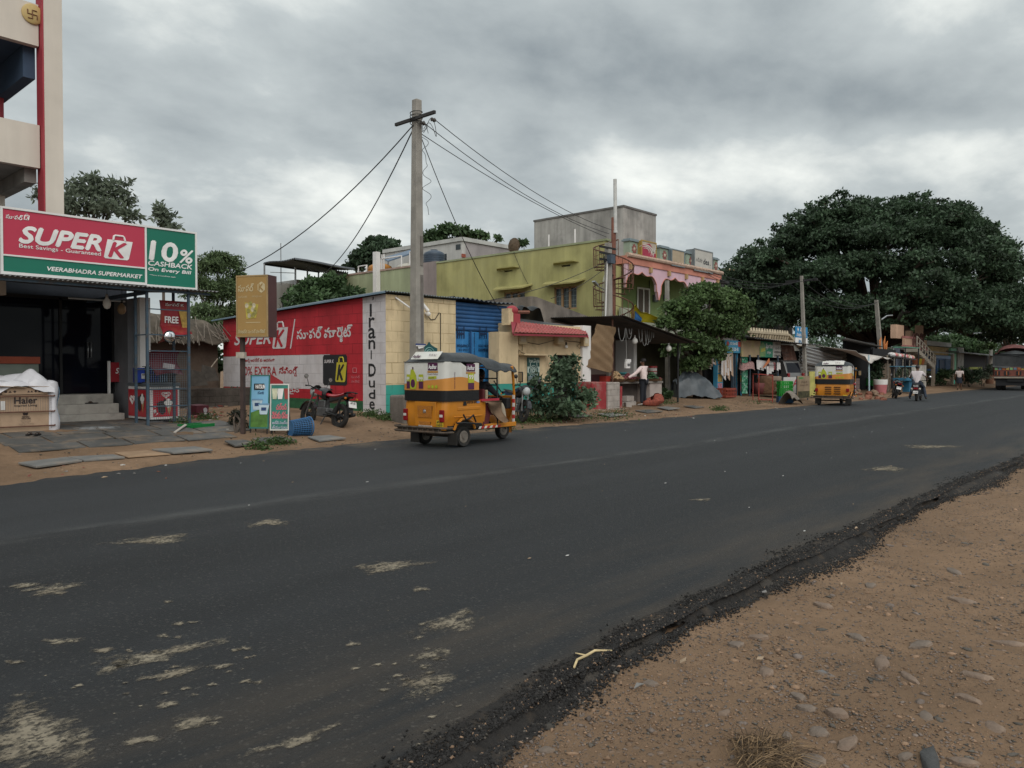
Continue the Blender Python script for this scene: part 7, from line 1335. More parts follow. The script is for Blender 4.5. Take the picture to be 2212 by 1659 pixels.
# silver van parked nose-in
vp = PY(1712,812,17.0); van = T('parked_van','dark silver van parked nose first behind the sign boards','van',(PY(1720,812,16.3).x,16.3,.2),R(80)); vg = M('van_silver',(.16,.155,.15),.35,.06,2,metal=.5,coat=.4)
prof = [(0,.28),(0,.95),(.10,1.15),(.28,1.78),(.5,1.86),(2.6,1.86),(3.2,1.60),(3.7,1.12),(4.3,.98),(4.4,.55),(4.35,.28)]
b = MB(); k = len(prof); vs = []
for y,s_ in ((-.85,.0),(-.80,.05),(.80,.05),(.85,.0)):
 for x,z in prof: vs.append((x,y * (1 if z < 1.05 else .90) if s_ == 0 else y * (1 if z < 1.05 else .90),z if s_ == 0 else z + .01))
b.add(vs,[tuple(range(k))[::-1],tuple(range(3 * k,4 * k))] + [(j * k + i,j * k + (i + 1) % k,(j + 1) * k + (i + 1) % k,(j + 1) * k + i) for j in range(3) for i in range(k)]); vb = b.build('body',vg,van,'auto',bevel=.04)
MB().slab([(.115,-.62,1.18),(.115,.62,1.18),(.265,.58,1.70),(.265,-.58,1.70)],X_ * -.02).build('rear_window',shopw,van)
for s_ in (-1,1):
 for x0,x1 in ((.42,1.25),(1.32,2.2),(2.28,3.0)): MB().slab([(x0,s_ * .775,1.12),(x1 + .1,s_ * .775,1.12),(x1 - .02,s_ * .765,1.70 if x1 < 2.8 else 1.55),(x0 + .05,s_ * .765,1.70)],Y_ * s_ * .01).build('side_window',shopw,van)
 MB().bb(-.02,.06,s_ * .70 - .1,s_ * .70 + .1,.85,1.15).build('tail_light',lampred,van,bevel=.02); wheel(van,(.85,s_ * .76,.31),.31,.2); wheel(van,(3.55,s_ * .76,.31),.31,.2)
MB().bb(-.08,.1,-.82,.82,.32,.62).build('bumper',M('bumper_grey',(.22,.21,.2),.5),van,bevel=.04); MB().bb(-.03,.0,-.25,.25,.70,.82).build('number_plate',white,van)
# truck at the far right, its load under a dark tarpaulin
td = Vector((66.7,10.35,0)); tr = T('truck','loaded truck with a dark tarpaulin and a painted tailboard at the right photo edge','truck',td,R(11)); tpw = 1.32
MB().bb(0,5.6,-tpw,tpw,1.05,1.75).build('cargo_bed',M('truck_maroon',(.14,.04,.03),.6,.25,4),tr); MB().grid(lambda u,v: Vector((-.12 + 5.6 * u,(-tpw - .08) + (2 * tpw + .16) * v,1.85 + (.95 + .12 * math.sin(5 * u)) * (1 - abs(2 * v - 1) ** 4) ** .6 * min(1,.72 + 2 * u) + .05 * math.sin(13 * v + 6 * u))),20,24).build('tarpaulin',M('truck_tarp',(.030,.032,.034),.5,.25,3,.3,8),tr,True)
MB().grid(lambda u,v: Vector((-.10 - .06 * math.sin(9 * u),-tpw - .1 + (2 * tpw + .2) * u,1.72 + (.95 + .1 * math.sin(3 * u)) * v - .10 * math.sin(math.pi * u))),20,6,X_ * .05).build('tarpaulin_back',MATS['truck_tarp'],tr,True)
tb = MB().bb(-.06,-.002,-tpw,tpw,1.05,1.72).build('tailboard',M('tail_rust',(.16,.05,.035),.6,.25,5),tr)
cl_ = [M('paint_green_pale',(.16,.32,.14),.6,.2,8),M('paint_blue_grey',(.10,.16,.22),.6,.2,8),M('paint_orange',(.34,.10,.03),.6,.2,8),M('paint_ochre',(.38,.26,.07),.6,.2,8)]
for i in range(11): y = tpw - .12 - .235 * i; MB().bb(-.085,-.062,y - .09,y + .09,1.52,1.68).build('painted_panel',cl_[i % 4],tb)
for y in (1.12,.55,-.2,-.75): MB().bb(-.10,-.062,y - .16,y + .16,1.12,1.42).build('lamp_recess',black,tb); MB().bb(-.108,-.102,y - .03,y + .03,1.12,1.42).build('recess_bar',cl_[2],tb)
MB().bb(-.12,-.02,-tpw - .02,tpw + .02,.90,1.02).build('rear_beam',M('beam_pale',(.26,.22,.18),.7,.2,6),tr); MB().bb(.0,5.6,-.5,.5,.65,1.04).build('chassis',black,tr); MB().bb(.1,.12,-tpw + .1,tpw - .1,.35,.88).build('splash_guard',M('guard_dark',(.02,.02,.022),.9),tr)
for x in (.9,4.9):
 for y in (-1.0,-.7,.7,1.0): wheel(tr,(x,y,.5),.5,.27,bkm)
MB().bb(5.7,7.5,-1.2,1.2,.6,2.9).build('cab',M('truck_cab',(.20,.06,.05),.5,.2,3),tr,bevel=.1); MB().grid(lambda u,v: Vector((1.0 + 5 * u,-1.1 + 2.2 * v,2.75 + .72 * math.sin(math.pi * v) ** .4 * math.sin(math.pi * (.1 + .85 * u)) ** .5)),16,16).build('load',M('load_red',(.15,.055,.05),.8,.35,3),tr,True)
# ================================================================== PEOPLE
def skin(name,V,E_,root,mat_,par,sub=2):
 """one continuous tapering surface grown round a skeleton: V = {joint: (x, y, z, radius)}"""
 bm = bmesh.new(); ly = bm.verts.layers.skin.verify(); K_ = {}
 for k,q in V.items():
  K_[k] = bm.verts.new(q[:3]); K_[k][ly].radius = (q[3],q[4] if len(q) > 4 else q[3]); K_[k][ly].use_root = k == root
 for a,b_ in E_: bm.edges.new((K_[a],K_[b_]))
 me = bpy.data.meshes.new(name); bm.to_mesh(me); bm.free(); me.materials.append(mat_); o = bpy.data.objects.new(name,me); COL.objects.link(o); o.parent = par
 o.modifiers.new('s','SKIN').use_smooth_shade = True; s_ = o.modifiers.new('d','SUBSURF'); s_.levels = s_.render_levels = sub; return o
skinm = M('skin_brown',(.13,.065,.04),.6,.06); hairm = M('hair_black',(.012,.010,.010),.6,.1)
def person(label,loc,rz,J,shirt,trousers,shoes,sleeve=1.0,leg=1.0,bald=0,extra=None):
 t = T('person',label,'person',loc,rz); V,E_ = {},[]
 P = {k: Vector(q) for k,q in J.items()}
 P['waist'] = P['pelvis'].lerp(P['chest'],.45); hd = P['head']; nk = P['chest'].lerp(hd,.52); fwd = Vector(J.get('face',(1,0,0))).normalized(); side = Z_.cross(fwd)
 R_ = dict(pelvis=.11,waist=.09,chest=.10)
 for k in R_: V[k] = (*P[k],R_[k],R_[k] * .8)
 V['neck'] = (*nk,.05); V['chin'] = (*(hd - Z_ * .06 + fwd * .012),.062); V['skull'] = (*(hd + Z_ * .03 - fwd * .01),.086); V['top'] = (*(hd + Z_ * .09),.060); V['nose'] = (*(hd + fwd * .105 - Z_ * .005),.012); E_ += [('pelvis','waist'),('waist','chest'),('chest','neck'),('neck','chin'),('chin','skull'),('skull','top'),('skull','nose')]
 for s_,q in (('L',1),('R',-1)):
  V['ear' + s_] = (*(hd + side * q * .092 + Z_ * .01),.014); E_.append(('skull','ear' + s_))
  sh,el,wr = P['sh' + s_],P['el' + s_],P['wr' + s_]; hp,kn,an = P['hip' + s_],P['kn' + s_],P['an' + s_]; toe = P.get('toe' + s_,an + Vector((.16,0,-.05)))
  V['sh' + s_] = (*sh,.045); V['el' + s_] = (*el,.037); V['wr' + s_] = (*wr,.027); hdv = (wr - el).normalized(); pm = wr + hdv * .07; V['palm' + s_] = (*pm,.034,.018); E_ += [('chest','sh' + s_),('sh' + s_,'el' + s_),('el' + s_,'wr' + s_),('wr' + s_,'palm' + s_)]
  pv = hdv.cross(Z_); pv = pv.normalized() if pv.length > .1 else Y_.copy()
  for i,(o_,l_) in enumerate(((-.03,.065),(-.01,.078),(.011,.073),(.031,.058))):
   f1 = pm + hdv * .035 + pv * o_; f2 = f1 + hdv * l_ * .55 - Z_ * .012; f3 = f2 + hdv * l_ * .35 - Z_ * .026
   for n_,q_ in (('a',f1),('b',f2),('c',f3)): V[f'f{i}{n_}{s_}'] = (*q_,.0085)
   E_ += [('palm' + s_,f'f{i}a{s_}'),(f'f{i}a{s_}',f'f{i}b{s_}'),(f'f{i}b{s_}',f'f{i}c{s_}')]
  th = wr + hdv * .03 - pv * q * .035; V['tha' + s_] = (*th,.011); V['thb' + s_] = (*(th + hdv * .045 - pv * q * .012 - Z_ * .01),.009); E_ += [('wr' + s_,'tha' + s_),('tha' + s_,'thb' + s_)]
  V['hip' + s_] = (*hp,.078); V['kn' + s_] = (*kn,.056); V['cf' + s_] = (*kn.lerp(an,.35),.052); V['an' + s_] = (*an,.034); V['toe' + s_] = (*toe,.032,.022); E_ += [('pelvis','hip' + s_),('hip' + s_,'kn' + s_),('kn' + s_,'cf' + s_),('cf' + s_,'an' + s_),('an' + s_,'toe' + s_)]
 skin('body',V,E_,'pelvis',skinm,t)
 G_ = .018; S,SE = {},[]
 S['hem'] = (*(P['pelvis'] - Z_ * .06),.150,.125); S['pelvis'] = (*P['pelvis'],.142,.118)
 for k in ('waist','chest'): S[k] = (*P[k],dict(waist=.145,chest=.165)[k],.125)
 S['collar'] = (*P['chest'].lerp(hd,.46),.075); SE += [('hem','pelvis'),('pelvis','waist'),('waist','chest'),('chest','collar')]
 for s_ in 'LR':
  sh,el,wr = P['sh' + s_],P['el' + s_],P['wr' + s_]; S['sh' + s_] = (*sh,.092); SE.append(('chest','sh' + s_)); S['el' + s_] = (*sh.lerp(el,1 if sleeve > .5 else .72),.060); SE.append(('sh' + s_,'el' + s_))
  if sleeve > .5: S['wr' + s_] = (*el.lerp(wr,sleeve * .97),.044); SE.append(('el' + s_,'wr' + s_))
 skin('shirt',S,SE,'waist',shirt,t)
 Q,QE = {},[]; Q['pelvis'] = (*(P['pelvis'] - Z_ * .01),.137,.112)
 for s_ in 'LR':
  hp,kn,an = P['hip' + s_],P['kn' + s_],P['an' + s_]; Q['hip' + s_] = (*hp,.105); Q['kn' + s_] = (*kn,.076); QE += [('pelvis','hip' + s_),('hip' + s_,'kn' + s_)]
  if leg > .5: Q['an' + s_] = (*kn.lerp(an,leg),.062); QE.append(('kn' + s_,'an' + s_))
  toe = P.get('toe' + s_,an + Vector((.16,0,-.05))); skin('shoe',{'a': (*(an - Z_ * .02 - (toe - an) * .25),.045,.035),'b': (*(toe + (toe - an) * .12),.042,.028)},[('a','b')],'a',shoes,t,1)
 skin('trousers',Q,QE,'pelvis',trousers,t)
 b = MB(); b.grid(lambda u,v: hd + Vector((-.008,0,.045)) * 1 + (side * (.098 * math.cos(6.283 * u) * math.sin(math.pi * .62 * v)) + fwd * ((.108 * math.sin(6.283 * u) - .022 * v) * math.sin(math.pi * .62 * v)) + Z_ * (.100 * math.cos(math.pi * .62 * v))) * (1 + .03 * math.sin(31 * u + 13 * v)),24,10); b.build('hair',bald or hairm,t,True)
 for q in (1,-1): MB().ball(hd + fwd * .088 + side * q * .034 + Z_ * .012,.011,8,6).build('eye',M('eye_white',(.5,.48,.45),.3),t,True)
 if extra: extra(t)
 return t
st = dict(pelvis=(0,0,.92),chest=(.02,0,1.32),head=(.04,.0,1.60),face=(.8,.6,-.15),hipL=(0,.10,.88),hipR=(0,-.10,.88),knL=(.02,.13,.48),anL=(0,.17,.07),knR=(.03,-.10,.48),anR=(-.01,-.13,.07),shL=(.02,.19,1.38),shR=(.02,-.19,1.38),elL=(.18,.40,1.16),wrL=(.36,.58,1.02),elR=(.06,-.36,1.13),wrR=(.30,-.30,1.04))
person('man in a pale pink shirt and dark trousers choosing vegetables at the stall',(24.45,15.45,.22),R(98),st,M('shirt_pink',(.74,.60,.58),.85,.07,6),M('trousers_navy',(.014,.016,.022),.85,.15,6),M('shoe_pale',(.42,.40,.38),.7))
rd = dict(pelvis=(.05,0,.93),chest=(.14,0,1.34),head=(.18,0,1.62),hipL=(.08,.11,.90),hipR=(.08,-.11,.90),knL=(.46,.24,.68),anL=(.30,.36,.16),knR=(.46,-.24,.68),anR=(.30,-.36,.16),shL=(.14,.21,1.39),shR=(.14,-.21,1.39),elL=(.40,.36,1.16),wrL=(.78,.32,1.04),elR=(.40,-.36,1.16),wrR=(.78,-.32,1.04))
person('rider in a pale shirt steering the dark scooter, seen from behind',scl,R(6),rd,M('shirt_pale',(.58,.52,.53),.85,.07,5),M('jeans_dark',(.035,.045,.065),.9,.15,6),M('sandal_black',(.03,.025,.02),.7),.4)
wk2 = dict(pelvis=(0,0,.90),chest=(.03,0,1.30),head=(.06,0,1.57),hipL=(0,.09,.87),hipR=(0,-.09,.87),knL=(.12,.09,.48),anL=(-.10,.10,.12),knR=(.10,-.09,.47),anR=(.18,-.09,.07),shL=(.02,.19,1.36),shR=(.02,-.19,1.36),elL=(-.02,.27,1.08),wrL=(.04,.30,.84),elR=(.0,-.27,1.08),wrR=(.12,-.28,.86),toeL=(.0,.10,.03))
def wx_(t):
 b = MB(); b.grid(lambda u,v: Vector(((.17 + .05 * (1 - v)) * math.cos(6.283 * u),(.16 + .05 * (1 - v)) * math.sin(6.283 * u),.50 + .42 * v)) * 1,20,6); b.build('wrap_skirt',M('skirt_navy',(.014,.018,.028),.9,.1),t,True)
person('person in a pale vest and dark knee length wrap walking away along the road edge',(65.1,13.65,.02),R(4),wk2,M('vest_pale',(.50,.42,.40),.85,.12,7,stain=(.34,.27,.26,.5),ss_=6),M('shorts_dark',(.02,.022,.03),.9),M('sandal_black',(.03,.025,.02),.7),.4,.3,0,wx_)
t = T('shopping_bag','small green bag carried by the person walking away','bag',(65.14,13.98,.46)); MB().grid(lambda u,v: Vector((.12 * math.cos(6.283 * u) * (1 - .3 * v),.05 * math.sin(6.283 * u),.28 * v)),12,4).build('bag',M('bag_green',(.06,.28,.20),.5),t,True); MB().tube([(-.07,0,.28),(0,0,.42),(.07,0,.28)],.008,4).build('strap',MATS['bag_green'],t)
dv = dict(pelvis=(1.10,0,.80),chest=(1.13,-.02,1.16),head=(1.18,-.02,1.42),hipL=(1.13,.11,.78),hipR=(1.13,-.11,.78),knL=(1.46,.16,.78),anL=(1.52,.15,.42),knR=(1.46,-.36,.80),anR=(1.48,-.42,.42),shL=(1.13,.19,1.22),shR=(1.13,-.22,1.22),elL=(1.28,.32,1.03),wrL=(1.42,.31,.99),elR=(1.28,-.34,1.03),wrR=(1.42,-.31,.99))
person('driver in a dark shirt and pale khaki trousers sitting in the nearer rickshaw',(10.72,11.55,0),R(4),dv,M('shirt_dark',(.018,.018,.024),.9,.1),M('trousers_khaki',(.34,.29,.22),.9,.1,5),M('sandal_black',(.03,.025,.02),.7))
# ================================================================== THE ROW OF SMALL SHOPS TOWARDS THE RIGHT
def ey(x,y,Y): return PY(1566 + x * .1953,594 + y * .1953,Y)
def fy(x,y,Y): return PY(1836 + x * .1699,648 + y * .1699,Y)
def panel(b,f,x0,y0,x1,y1,Y,d=.05):
 """upright board facing the road between two sight points"""
 a,c_ = f(x0,y1,Y),f(x1,y1,Y); zt_ = f(x0,y0,Y).z; b.bb(a.x,c_.x,Y,Y + d,a.z,zt_); return a,c_,zt_
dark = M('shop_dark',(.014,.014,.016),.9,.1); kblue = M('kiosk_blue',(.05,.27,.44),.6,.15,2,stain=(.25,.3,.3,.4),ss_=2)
corrg = M('corrugated_zinc',(.17,.17,.165),.55,.2,1.5,metal=.4,stain=(.15,.085,.05,.55),ss_=1.2); corrr = M('corrugated_rust',(.15,.07,.05),.75,.25,2,stain=(.3,.27,.24,.4),ss_=2); hay = [M('cloth_white',(.58,.55,.54),.8,.1,9),M('cloth_rose',(.50,.16,.17),.8,.1,9),M('cloth_tan',(.42,.30,.22),.8,.1,9)]
KY = 16.9
ks = T('kiosk','narrow blue painted kiosk with pictured pillars and a blue sign over its doorway','kiosk',dfy(1365,1290,KY),world=True)
q = MB(); a,c_,zk = panel(q,dfy,1258,752,1478,796,KY,.2); q.build('picture_band',M('band_collage',(.46,.40,.34),.6,.5,5,stain=(.20,.30,.42,.7),ss_=4),ks); kx0,kx1 = a.x,c_.x
q = MB(); p0,p1,z_s = panel(q,dfy,1330,797,1480,908,KY - .12,.1); q.build('sign_panel',kblue,ks); MB().text('ఫోన్ ఫ్యాన్సీ',(p0.x + .45,KY - .125,p0.z + .36),X_,Z_,.8,.15,.02).text('9505 50 43',(p0.x + .45,KY - .125,p0.z + .09),X_,Z_,.9,.16,.02).build('lettering',lw,ks); MB().lathe([(.12,-.01),(.02,-.02)],(p0.x + .25,KY - .12,p0.z + .42),'y',12).bb(p1.x - .45,p1.x - .15,KY - .135,KY - .121,p0.z + .3,p0.z + .55).build('sticker',M('print_red',(.42,.06,.05),.6),ks)
for x0,x1 in ((1258,1308),(1432,1476)):
 q = MB(); a,c_,z_ = panel(q,dfy,x0,909,x1,1295,KY,.2); pl = q.build('pillar',kblue,ks)
 for i in range(4): z0 = a.z + .25 + .42 * i; MB().bb(a.x + .06,c_.x - .06,KY - .008,KY - .001,z0,z0 + .36).build('picture',M('picture_' + ('pink','ochre','pale','tan')[i],((.42,.18,.24),(.46,.30,.08),(.46,.44,.38),(.38,.22,.14))[i],.6,.45,12),pl)
MB().bb(kx0,kx1,KY + .6,KY + .7,.2,zk).build('shop_dark_back',dark,ks); MB().bb(kx0 - .1,kx1 + .1,KY - .3,KY + 2.6,zk + .003,zk + .07).build('roof',roofd,ks)
a = dfy(1385,920,KY - .05); c_ = dfy(1425,1290,KY - .05); MB().bb(c_.x - .42,c_.x - .34,KY - .1,KY,.25,a.z).bb(c_.x - .2,c_.x - .1,KY - .1,KY,.25,a.z).build('door_post',steelb,ks)
p = dfy(1340,1300,16.2); crate('crate','brick red slotted crate standing at the blue kiosk doorway',(p.x,16.2,.28),(1.05,.45,.42),0,M('crate_brick',(.26,.055,.035),.5,.15))
def hang(label,pts,n_,w_,h_,mats_,cat='garland'):
 b = MB()
 for i in range(n_):
  f = (i + .5) / n_ * (len(pts) - 1); k = int(f); p = Vector(pts[k]).lerp(Vector(pts[min(k + 1,len(pts) - 1)]),f - k); hh = h_ * random.uniform(.6,1.2); dx = random.uniform(-.05,.05)
  b.mat(random.randrange(len(mats_))).slab([p + Vector((-w_ / 2,0,0)),p + Vector((w_ / 2,.01,0)),p + Vector((w_ * .35 + dx,-.03,-hh)),p + Vector((-w_ * .3 + dx,.02,-hh * .9))],Y_ * .02)
 b.tube(pts,.012,4); b.build('garland',mats_,None,False,label,cat)
hang('string of small red and white cloth pieces left of the kiosk',[dfy(1140,925,16.7),dfy(1190,945,16.7),dfy(1245,930,16.7)],8,.14,.5,hay); hang('bunch of pale packets and gloves hanging in the kiosk doorway',[dfy(1305,910,16.7),dfy(1345,920,16.7),dfy(1395,912,16.7)],12,.17,1.1,[hay[0],hay[2],hay[0]])
# soft drink shop
SY = 16.7
ssh = T('drinks_shop','open fronted drinks shop under a long beige, green and white signboard','shop',ey(400,1290,SY),world=True)
p0,p1 = ey(185,905,SY),ey(615,955,SY); zt0,zb0 = ey(185,718,SY).z,ey(185,903,SY).z; L_ = p1.x - p0.x; fx = lambda f: p0.x + L_ * f
xa,xb = ey(393,850,SY).x,ey(530,850,SY).x
MB().bb(p0.x,xa - .002,SY,SY + .06,zb0,zt0).build('beige_panel',M('panel_beige',(.43,.31,.19),.6,.15,1.5,stain=(.42,.40,.10,.5),ss_=1.6),ssh); gp = MB().bb(xa,xb - .002,SY,SY + .06,zb0,zt0).build('green_panel',M('panel_green',(.02,.22,.13),.5,.1),ssh); MB().bb(xb,p1.x,SY,SY + .06,zb0,zt0).build('white_panel',M('panel_white',(.50,.48,.45),.6,.1),ssh)
MB().text('Sprite',(xa + (xb - xa) * .40,SY - .006,zb0 + .40),X_,Z_,(xb - xa) * .56,.30,.04,.2).text('స్ప్రైట్',(xa + (xb - xa) * .5,SY - .006,zb0 + .16),X_,Z_,(xb - xa) * .36,.14,.02).build('lettering',lw,gp)
MB().slab([(xa - .1,SY - .005,zb0 + .04),(xa + .55,SY - .005,zb0 + .04),(xa + .62,SY - .005,zb0 + .5),(xa + .3,SY - .005,zt0 - .05),(xa + .15,SY - .005,zt0 - .05),(xa - .12,SY - .005,zb0 + .48)],Y_ * -.01).build('bottle_print',M('bottle_green',(.16,.30,.10),.4,.3,5),gp); MB().slab([(xa + .02,SY - .017,zb0 + .25),(xa + .52,SY - .017,zb0 + .32),(xa + .5,SY - .017,zb0 + .5),(xa + .05,SY - .017,zb0 + .42)],Y_ * -.004).build('label_print',M('label_yellow',(.50,.46,.08),.5),gp)
MB().text('జ్యూస్ పాయింట్',(xb + .3,SY - .006,zb0 + .66),X_,Z_,1.3,.15).text('కూల్ డ్రింక్స్',(xb + .3,SY - .006,zb0 + .42),X_,Z_,1.3,.15).text('VEERABHADRA',(xb + .15,SY - .006,zb0 + .22),X_,Z_,1.9,.11,.04).text('GENERAL STORE',(xb + .15,SY - .006,zb0 + .05),X_,Z_,1.9,.11,.04).build('dark_lettering',ink,ssh)
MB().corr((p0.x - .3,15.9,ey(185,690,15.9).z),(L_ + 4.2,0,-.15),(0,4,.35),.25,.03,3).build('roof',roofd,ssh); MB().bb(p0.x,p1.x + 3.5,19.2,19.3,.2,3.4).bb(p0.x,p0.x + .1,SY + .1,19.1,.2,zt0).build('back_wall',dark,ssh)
for x in (262,355,572): q = ey(x,1300,SY); MB().cyl((q.x,SY - .05,.2),(q.x,SY - .05,zb0 + .1),.05).build('post',steelb,ssh)
hang('row of white printed packets hanging under the signboard',[ey(360,940,SY - .2),ey(450,955,SY - .2),ey(612,972,SY - .2)],13,.34,.55,[hay[0],hay[0],MATS['cloth_rose']])
def stub(name,label,cat,mats_,fn,**k): return one(name,label,cat,mats_,fn,**k)
stub('cloth','orange cloth pennant hanging by the drinks shop','cloth',M('cloth_orange',(.46,.15,.06),.8),lambda b: b.slab([ey(490,920,16.3),ey(497,960,16.3),ey(430,1030,16.3),ey(420,1025,16.3)],Y_ * .02))
stub('bundle','striped reddish bundle of cloth hung at the drinks shop corner','bundle',M('stripe_rose',(.34,.20,.19),.9,.4,20),lambda b: b.grid(lambda u,v: ey(240,1045,16.5) + Vector((.62 * (1 - .25 * v) * math.cos(6.283 * u),.3 * math.sin(6.283 * u),.35 * v + .05 * math.sin(20 * u))),24,6,.01),smooth=True)
stub('fabric','shiny green and white fabric hanging below the striped bundle','fabric',M('fabric_green',(.03,.20,.11),.4,.8,14,stain=(.42,.5,.46,.8),ss_=7),lambda b: b.grid(lambda u,v: ey(185,1310,16.5).lerp(ey(245,1310,16.5),u) + Vector((0,.06 * math.sin(14 * u),1.75 * v)),14,12,.02),smooth=True)
stub('jute_roll','brown coir roll standing before the drinks shop','roll',M('coir',(.13,.07,.04),.95,.3,9,.8,30),lambda b: b.lathe([(.46,0),(.52,.1),(.48,.18),(.54,.3),(.49,.4),(.53,.55),(.47,.66),(.49,.78),(.3,.9),(.05,.92)],ey(465,1320,16.0),'z',20),smooth=True)
stub('basin','dark red tub beside the coir roll','tub',M('tub_red',(.14,.04,.04),.7,.3,5),lambda b: b.lathe([(.25,0),(.33,.55),(.30,.56),(.22,.05)],ey(385,1320,16.2),'z',16),smooth=True)
q = ey(470,1170,16.2); stub('pipe','white pipe standing in the drinks shop opening','pipe',white,lambda b: b.cyl((q.x,16.2,.3),(q.x,16.2,ey(470,1010,16.2).z),.05))
stub('rack','black metal display rack beside the white pipe','rack',black,lambda b: [b.bb(ey(480,0,16.4).x,ey(580,0,16.4).x,16.38,16.42,z,z + .04) for z in (.9,1.3,1.75,1.95)] + [b.bb(ey(x,0,16.4).x,ey(x,0,16.4).x + .05,16.37,16.43,.3,1.99) for x in (480,570)])
for i in range(7): stub('stone_block','rough pale block in the stack beside the van','stone block',M('block_tan',(.27,.21,.16),.95,.2,4,.5,20),lambda b: b.box(ey(565 + 60 * (i % 2),1265 - 40 * (i // 2),15.6) + Vector((0,.1 * (i % 3),0)),(.62,.4,.22),.1 * i),bevel=.03,group='rough pale blocks stacked beside the van')
rf_ = M('frame_red',(.27,.045,.035),.6,.2,6); q0,q1 = G(1639,869),G(1669,870)
stub('stand','open red steel frame standing on the verge before the drinks shop','frame',rf_,lambda b: [b.tube(p_,.022,6) for p_ in ([q0,q0 + Z_ * 1.27],[q1,q1 + Z_ * 1.24],[q0 + Z_ * 1.25,q1 + Z_ * 1.22],[q0 + Z_ * .12,q1 + Z_ * .12],[q0 + Vector((.5,.5,0)),q0 + Vector((.5,.5,1.25))],[q0 + Z_ * 1.25,q0 + Vector((.5,.5,1.25))],[q1 + Z_ * 1.22,q0 + Vector((.5,.5,1.25))])])
# corrugated sheds
sd_ = T('corrugated_shed','grey horizontally corrugated iron shed behind the thin roadside pole','shed',ey(1080,1060,17),world=True); p0,p1 = ey(815,1060,17),ey(1342,1060,17)
MB().corr((p0.x,17,ey(815,785,17).z),(0,0,-(ey(815,785,17).z - .2)),(p1.x - p0.x,0,-.0),.2,.03,6).build('front_sheet',corrg,sd_); a,c_ = ey(850,862,16.9),ey(1300,862,16.9); MB().corr((a.x,16.9,ey(850,786,16.9).z),(0,0,-.95),(c_.x - a.x,0,-.55),.2,.03,6).build('upper_sheet',M('zinc_pale',(.30,.30,.30),.45,.15,1,metal=.4),sd_)
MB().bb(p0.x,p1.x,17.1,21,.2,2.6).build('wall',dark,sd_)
a,c_ = ey(660,1010,16.75),ey(815,1010,16.75); one('corrugated_sheet','rusty reddish corrugated sheets standing upright beside the drinks signboard','metal sheet',corrr,lambda b: b.corr((a.x,16.75,1.5),(c_.x - a.x,0,0),(0,.25,ey(660,770,16.75).z - 1.5),.25,.035,4))
# balustraded terrace house behind
tb_ = T('building','cream house with a balustraded roof terrace behind the drinks shop','building',ey(600,780,22),world=True); cb_ = M('baluster_cream',(.46,.38,.27),.85,.12,2,streak=.15)
xa,xb = ey(300,640,22).x,ey(865,640,22).x; z0,z1 = ey(440,715,22).z,ey(440,628,22).z
MB().bb(xa,xb + 3,22.2,27,.2,z0 - .1).build('wall',M('terrace_wall',(.20,.19,.17),.9,.15),tb_); MB().bb(xa - .1,xb - 1.8,21.95,22.35,z0 - .1,z0 + .08).build('floor_slab',cb_,tb_); MB().bb(xa - .1,xb - 2.4,21.98,22.3,z1 - .14,z1).build('top_rail',cb_,tb_); MB().slab([(xb - 2.4,22,z1),(xb + 1.6,22,z0 - .9),(xb + 1.6,22,z0 - 1.1),(xb - 2.4,22,z1 - .2)],Y_ * .25).build('stair_rail',cb_,tb_)
x = xa + .1
while x < xb - 2.4: MB().lathe([(.06,z0 + .08),(.06,z0 + .14),(.11,z0 + .35),(.055,z0 + .75),(.08,z1 - .14)],(x,22.12,0),'z',8).build('baluster',cb_,tb_,True); x += .42
fb = T('building','pale house half hidden behind the dark foliage of the great tree','building',(58,32,.2),world=True); a,c_ = PY(1640,745,32),PY(1712,745,32); MB().bb(a.x,c_.x,32,38,.2,PY(1640,655,32).z).build('wall',ww,fb); MB().bb(a.x - .4,c_.x + .4,31.6,38,PY(1640,655,32).z + .002,PY(1640,655,32).z + .3).build('roof',MATS['slab_grey'],fb)
for u in (1650,1672,1694): p,r_ = PY(u,715,31.99),PY(u + 9,690,31.99); MB().bb(p.x,r_.x,31.95,31.995,p.z,r_.z).build('window',wdark,fb)
gt_ = T('building','grey house with a water tank showing left of the great tree','building',(56,34,.2),world=True); a,c_ = PY(1540,640,34),PY(1600,640,34); MB().bb(a.x,c_.x,34,40,.2,PY(1545,583,34).z).build('wall',rg if False else M('grey_lilac',(.26,.26,.26),.9,.1,1),gt_); tank('tan water tank on the grey house left of the great tree',(PY(1568,583,36).x,36,PY(1545,583,34).z),.95,.9,M('tank_tan',(.42,.30,.16),.5))
one('awning_rod','thin dark canopy rods jutting from the green building right corner','rod',black,lambda b: b.tube([PY(1541,600,20),PY(1575,611,19.2)],.05).tube([PY(1538,612,20),PY(1575,612,19)],.05))
mp2 = T('medical_sign','blue and white hanging board with a cross, behind the thin pole','sign',ey(850,770,17.4),world=True)
q = MB(); p0,p1,z_ = panel(q,ey,783,567,913,690,17.4); q.build('blue_panel',M('sign_blue',(.02,.22,.46),.5,.1),mp2); a,c_,z2 = panel(MB(),ey,783,692,913,772,17.4); MB().bb(a.x,c_.x,17.4,17.45,a.z,p0.z - .003).build('white_panel',lw,mp2)
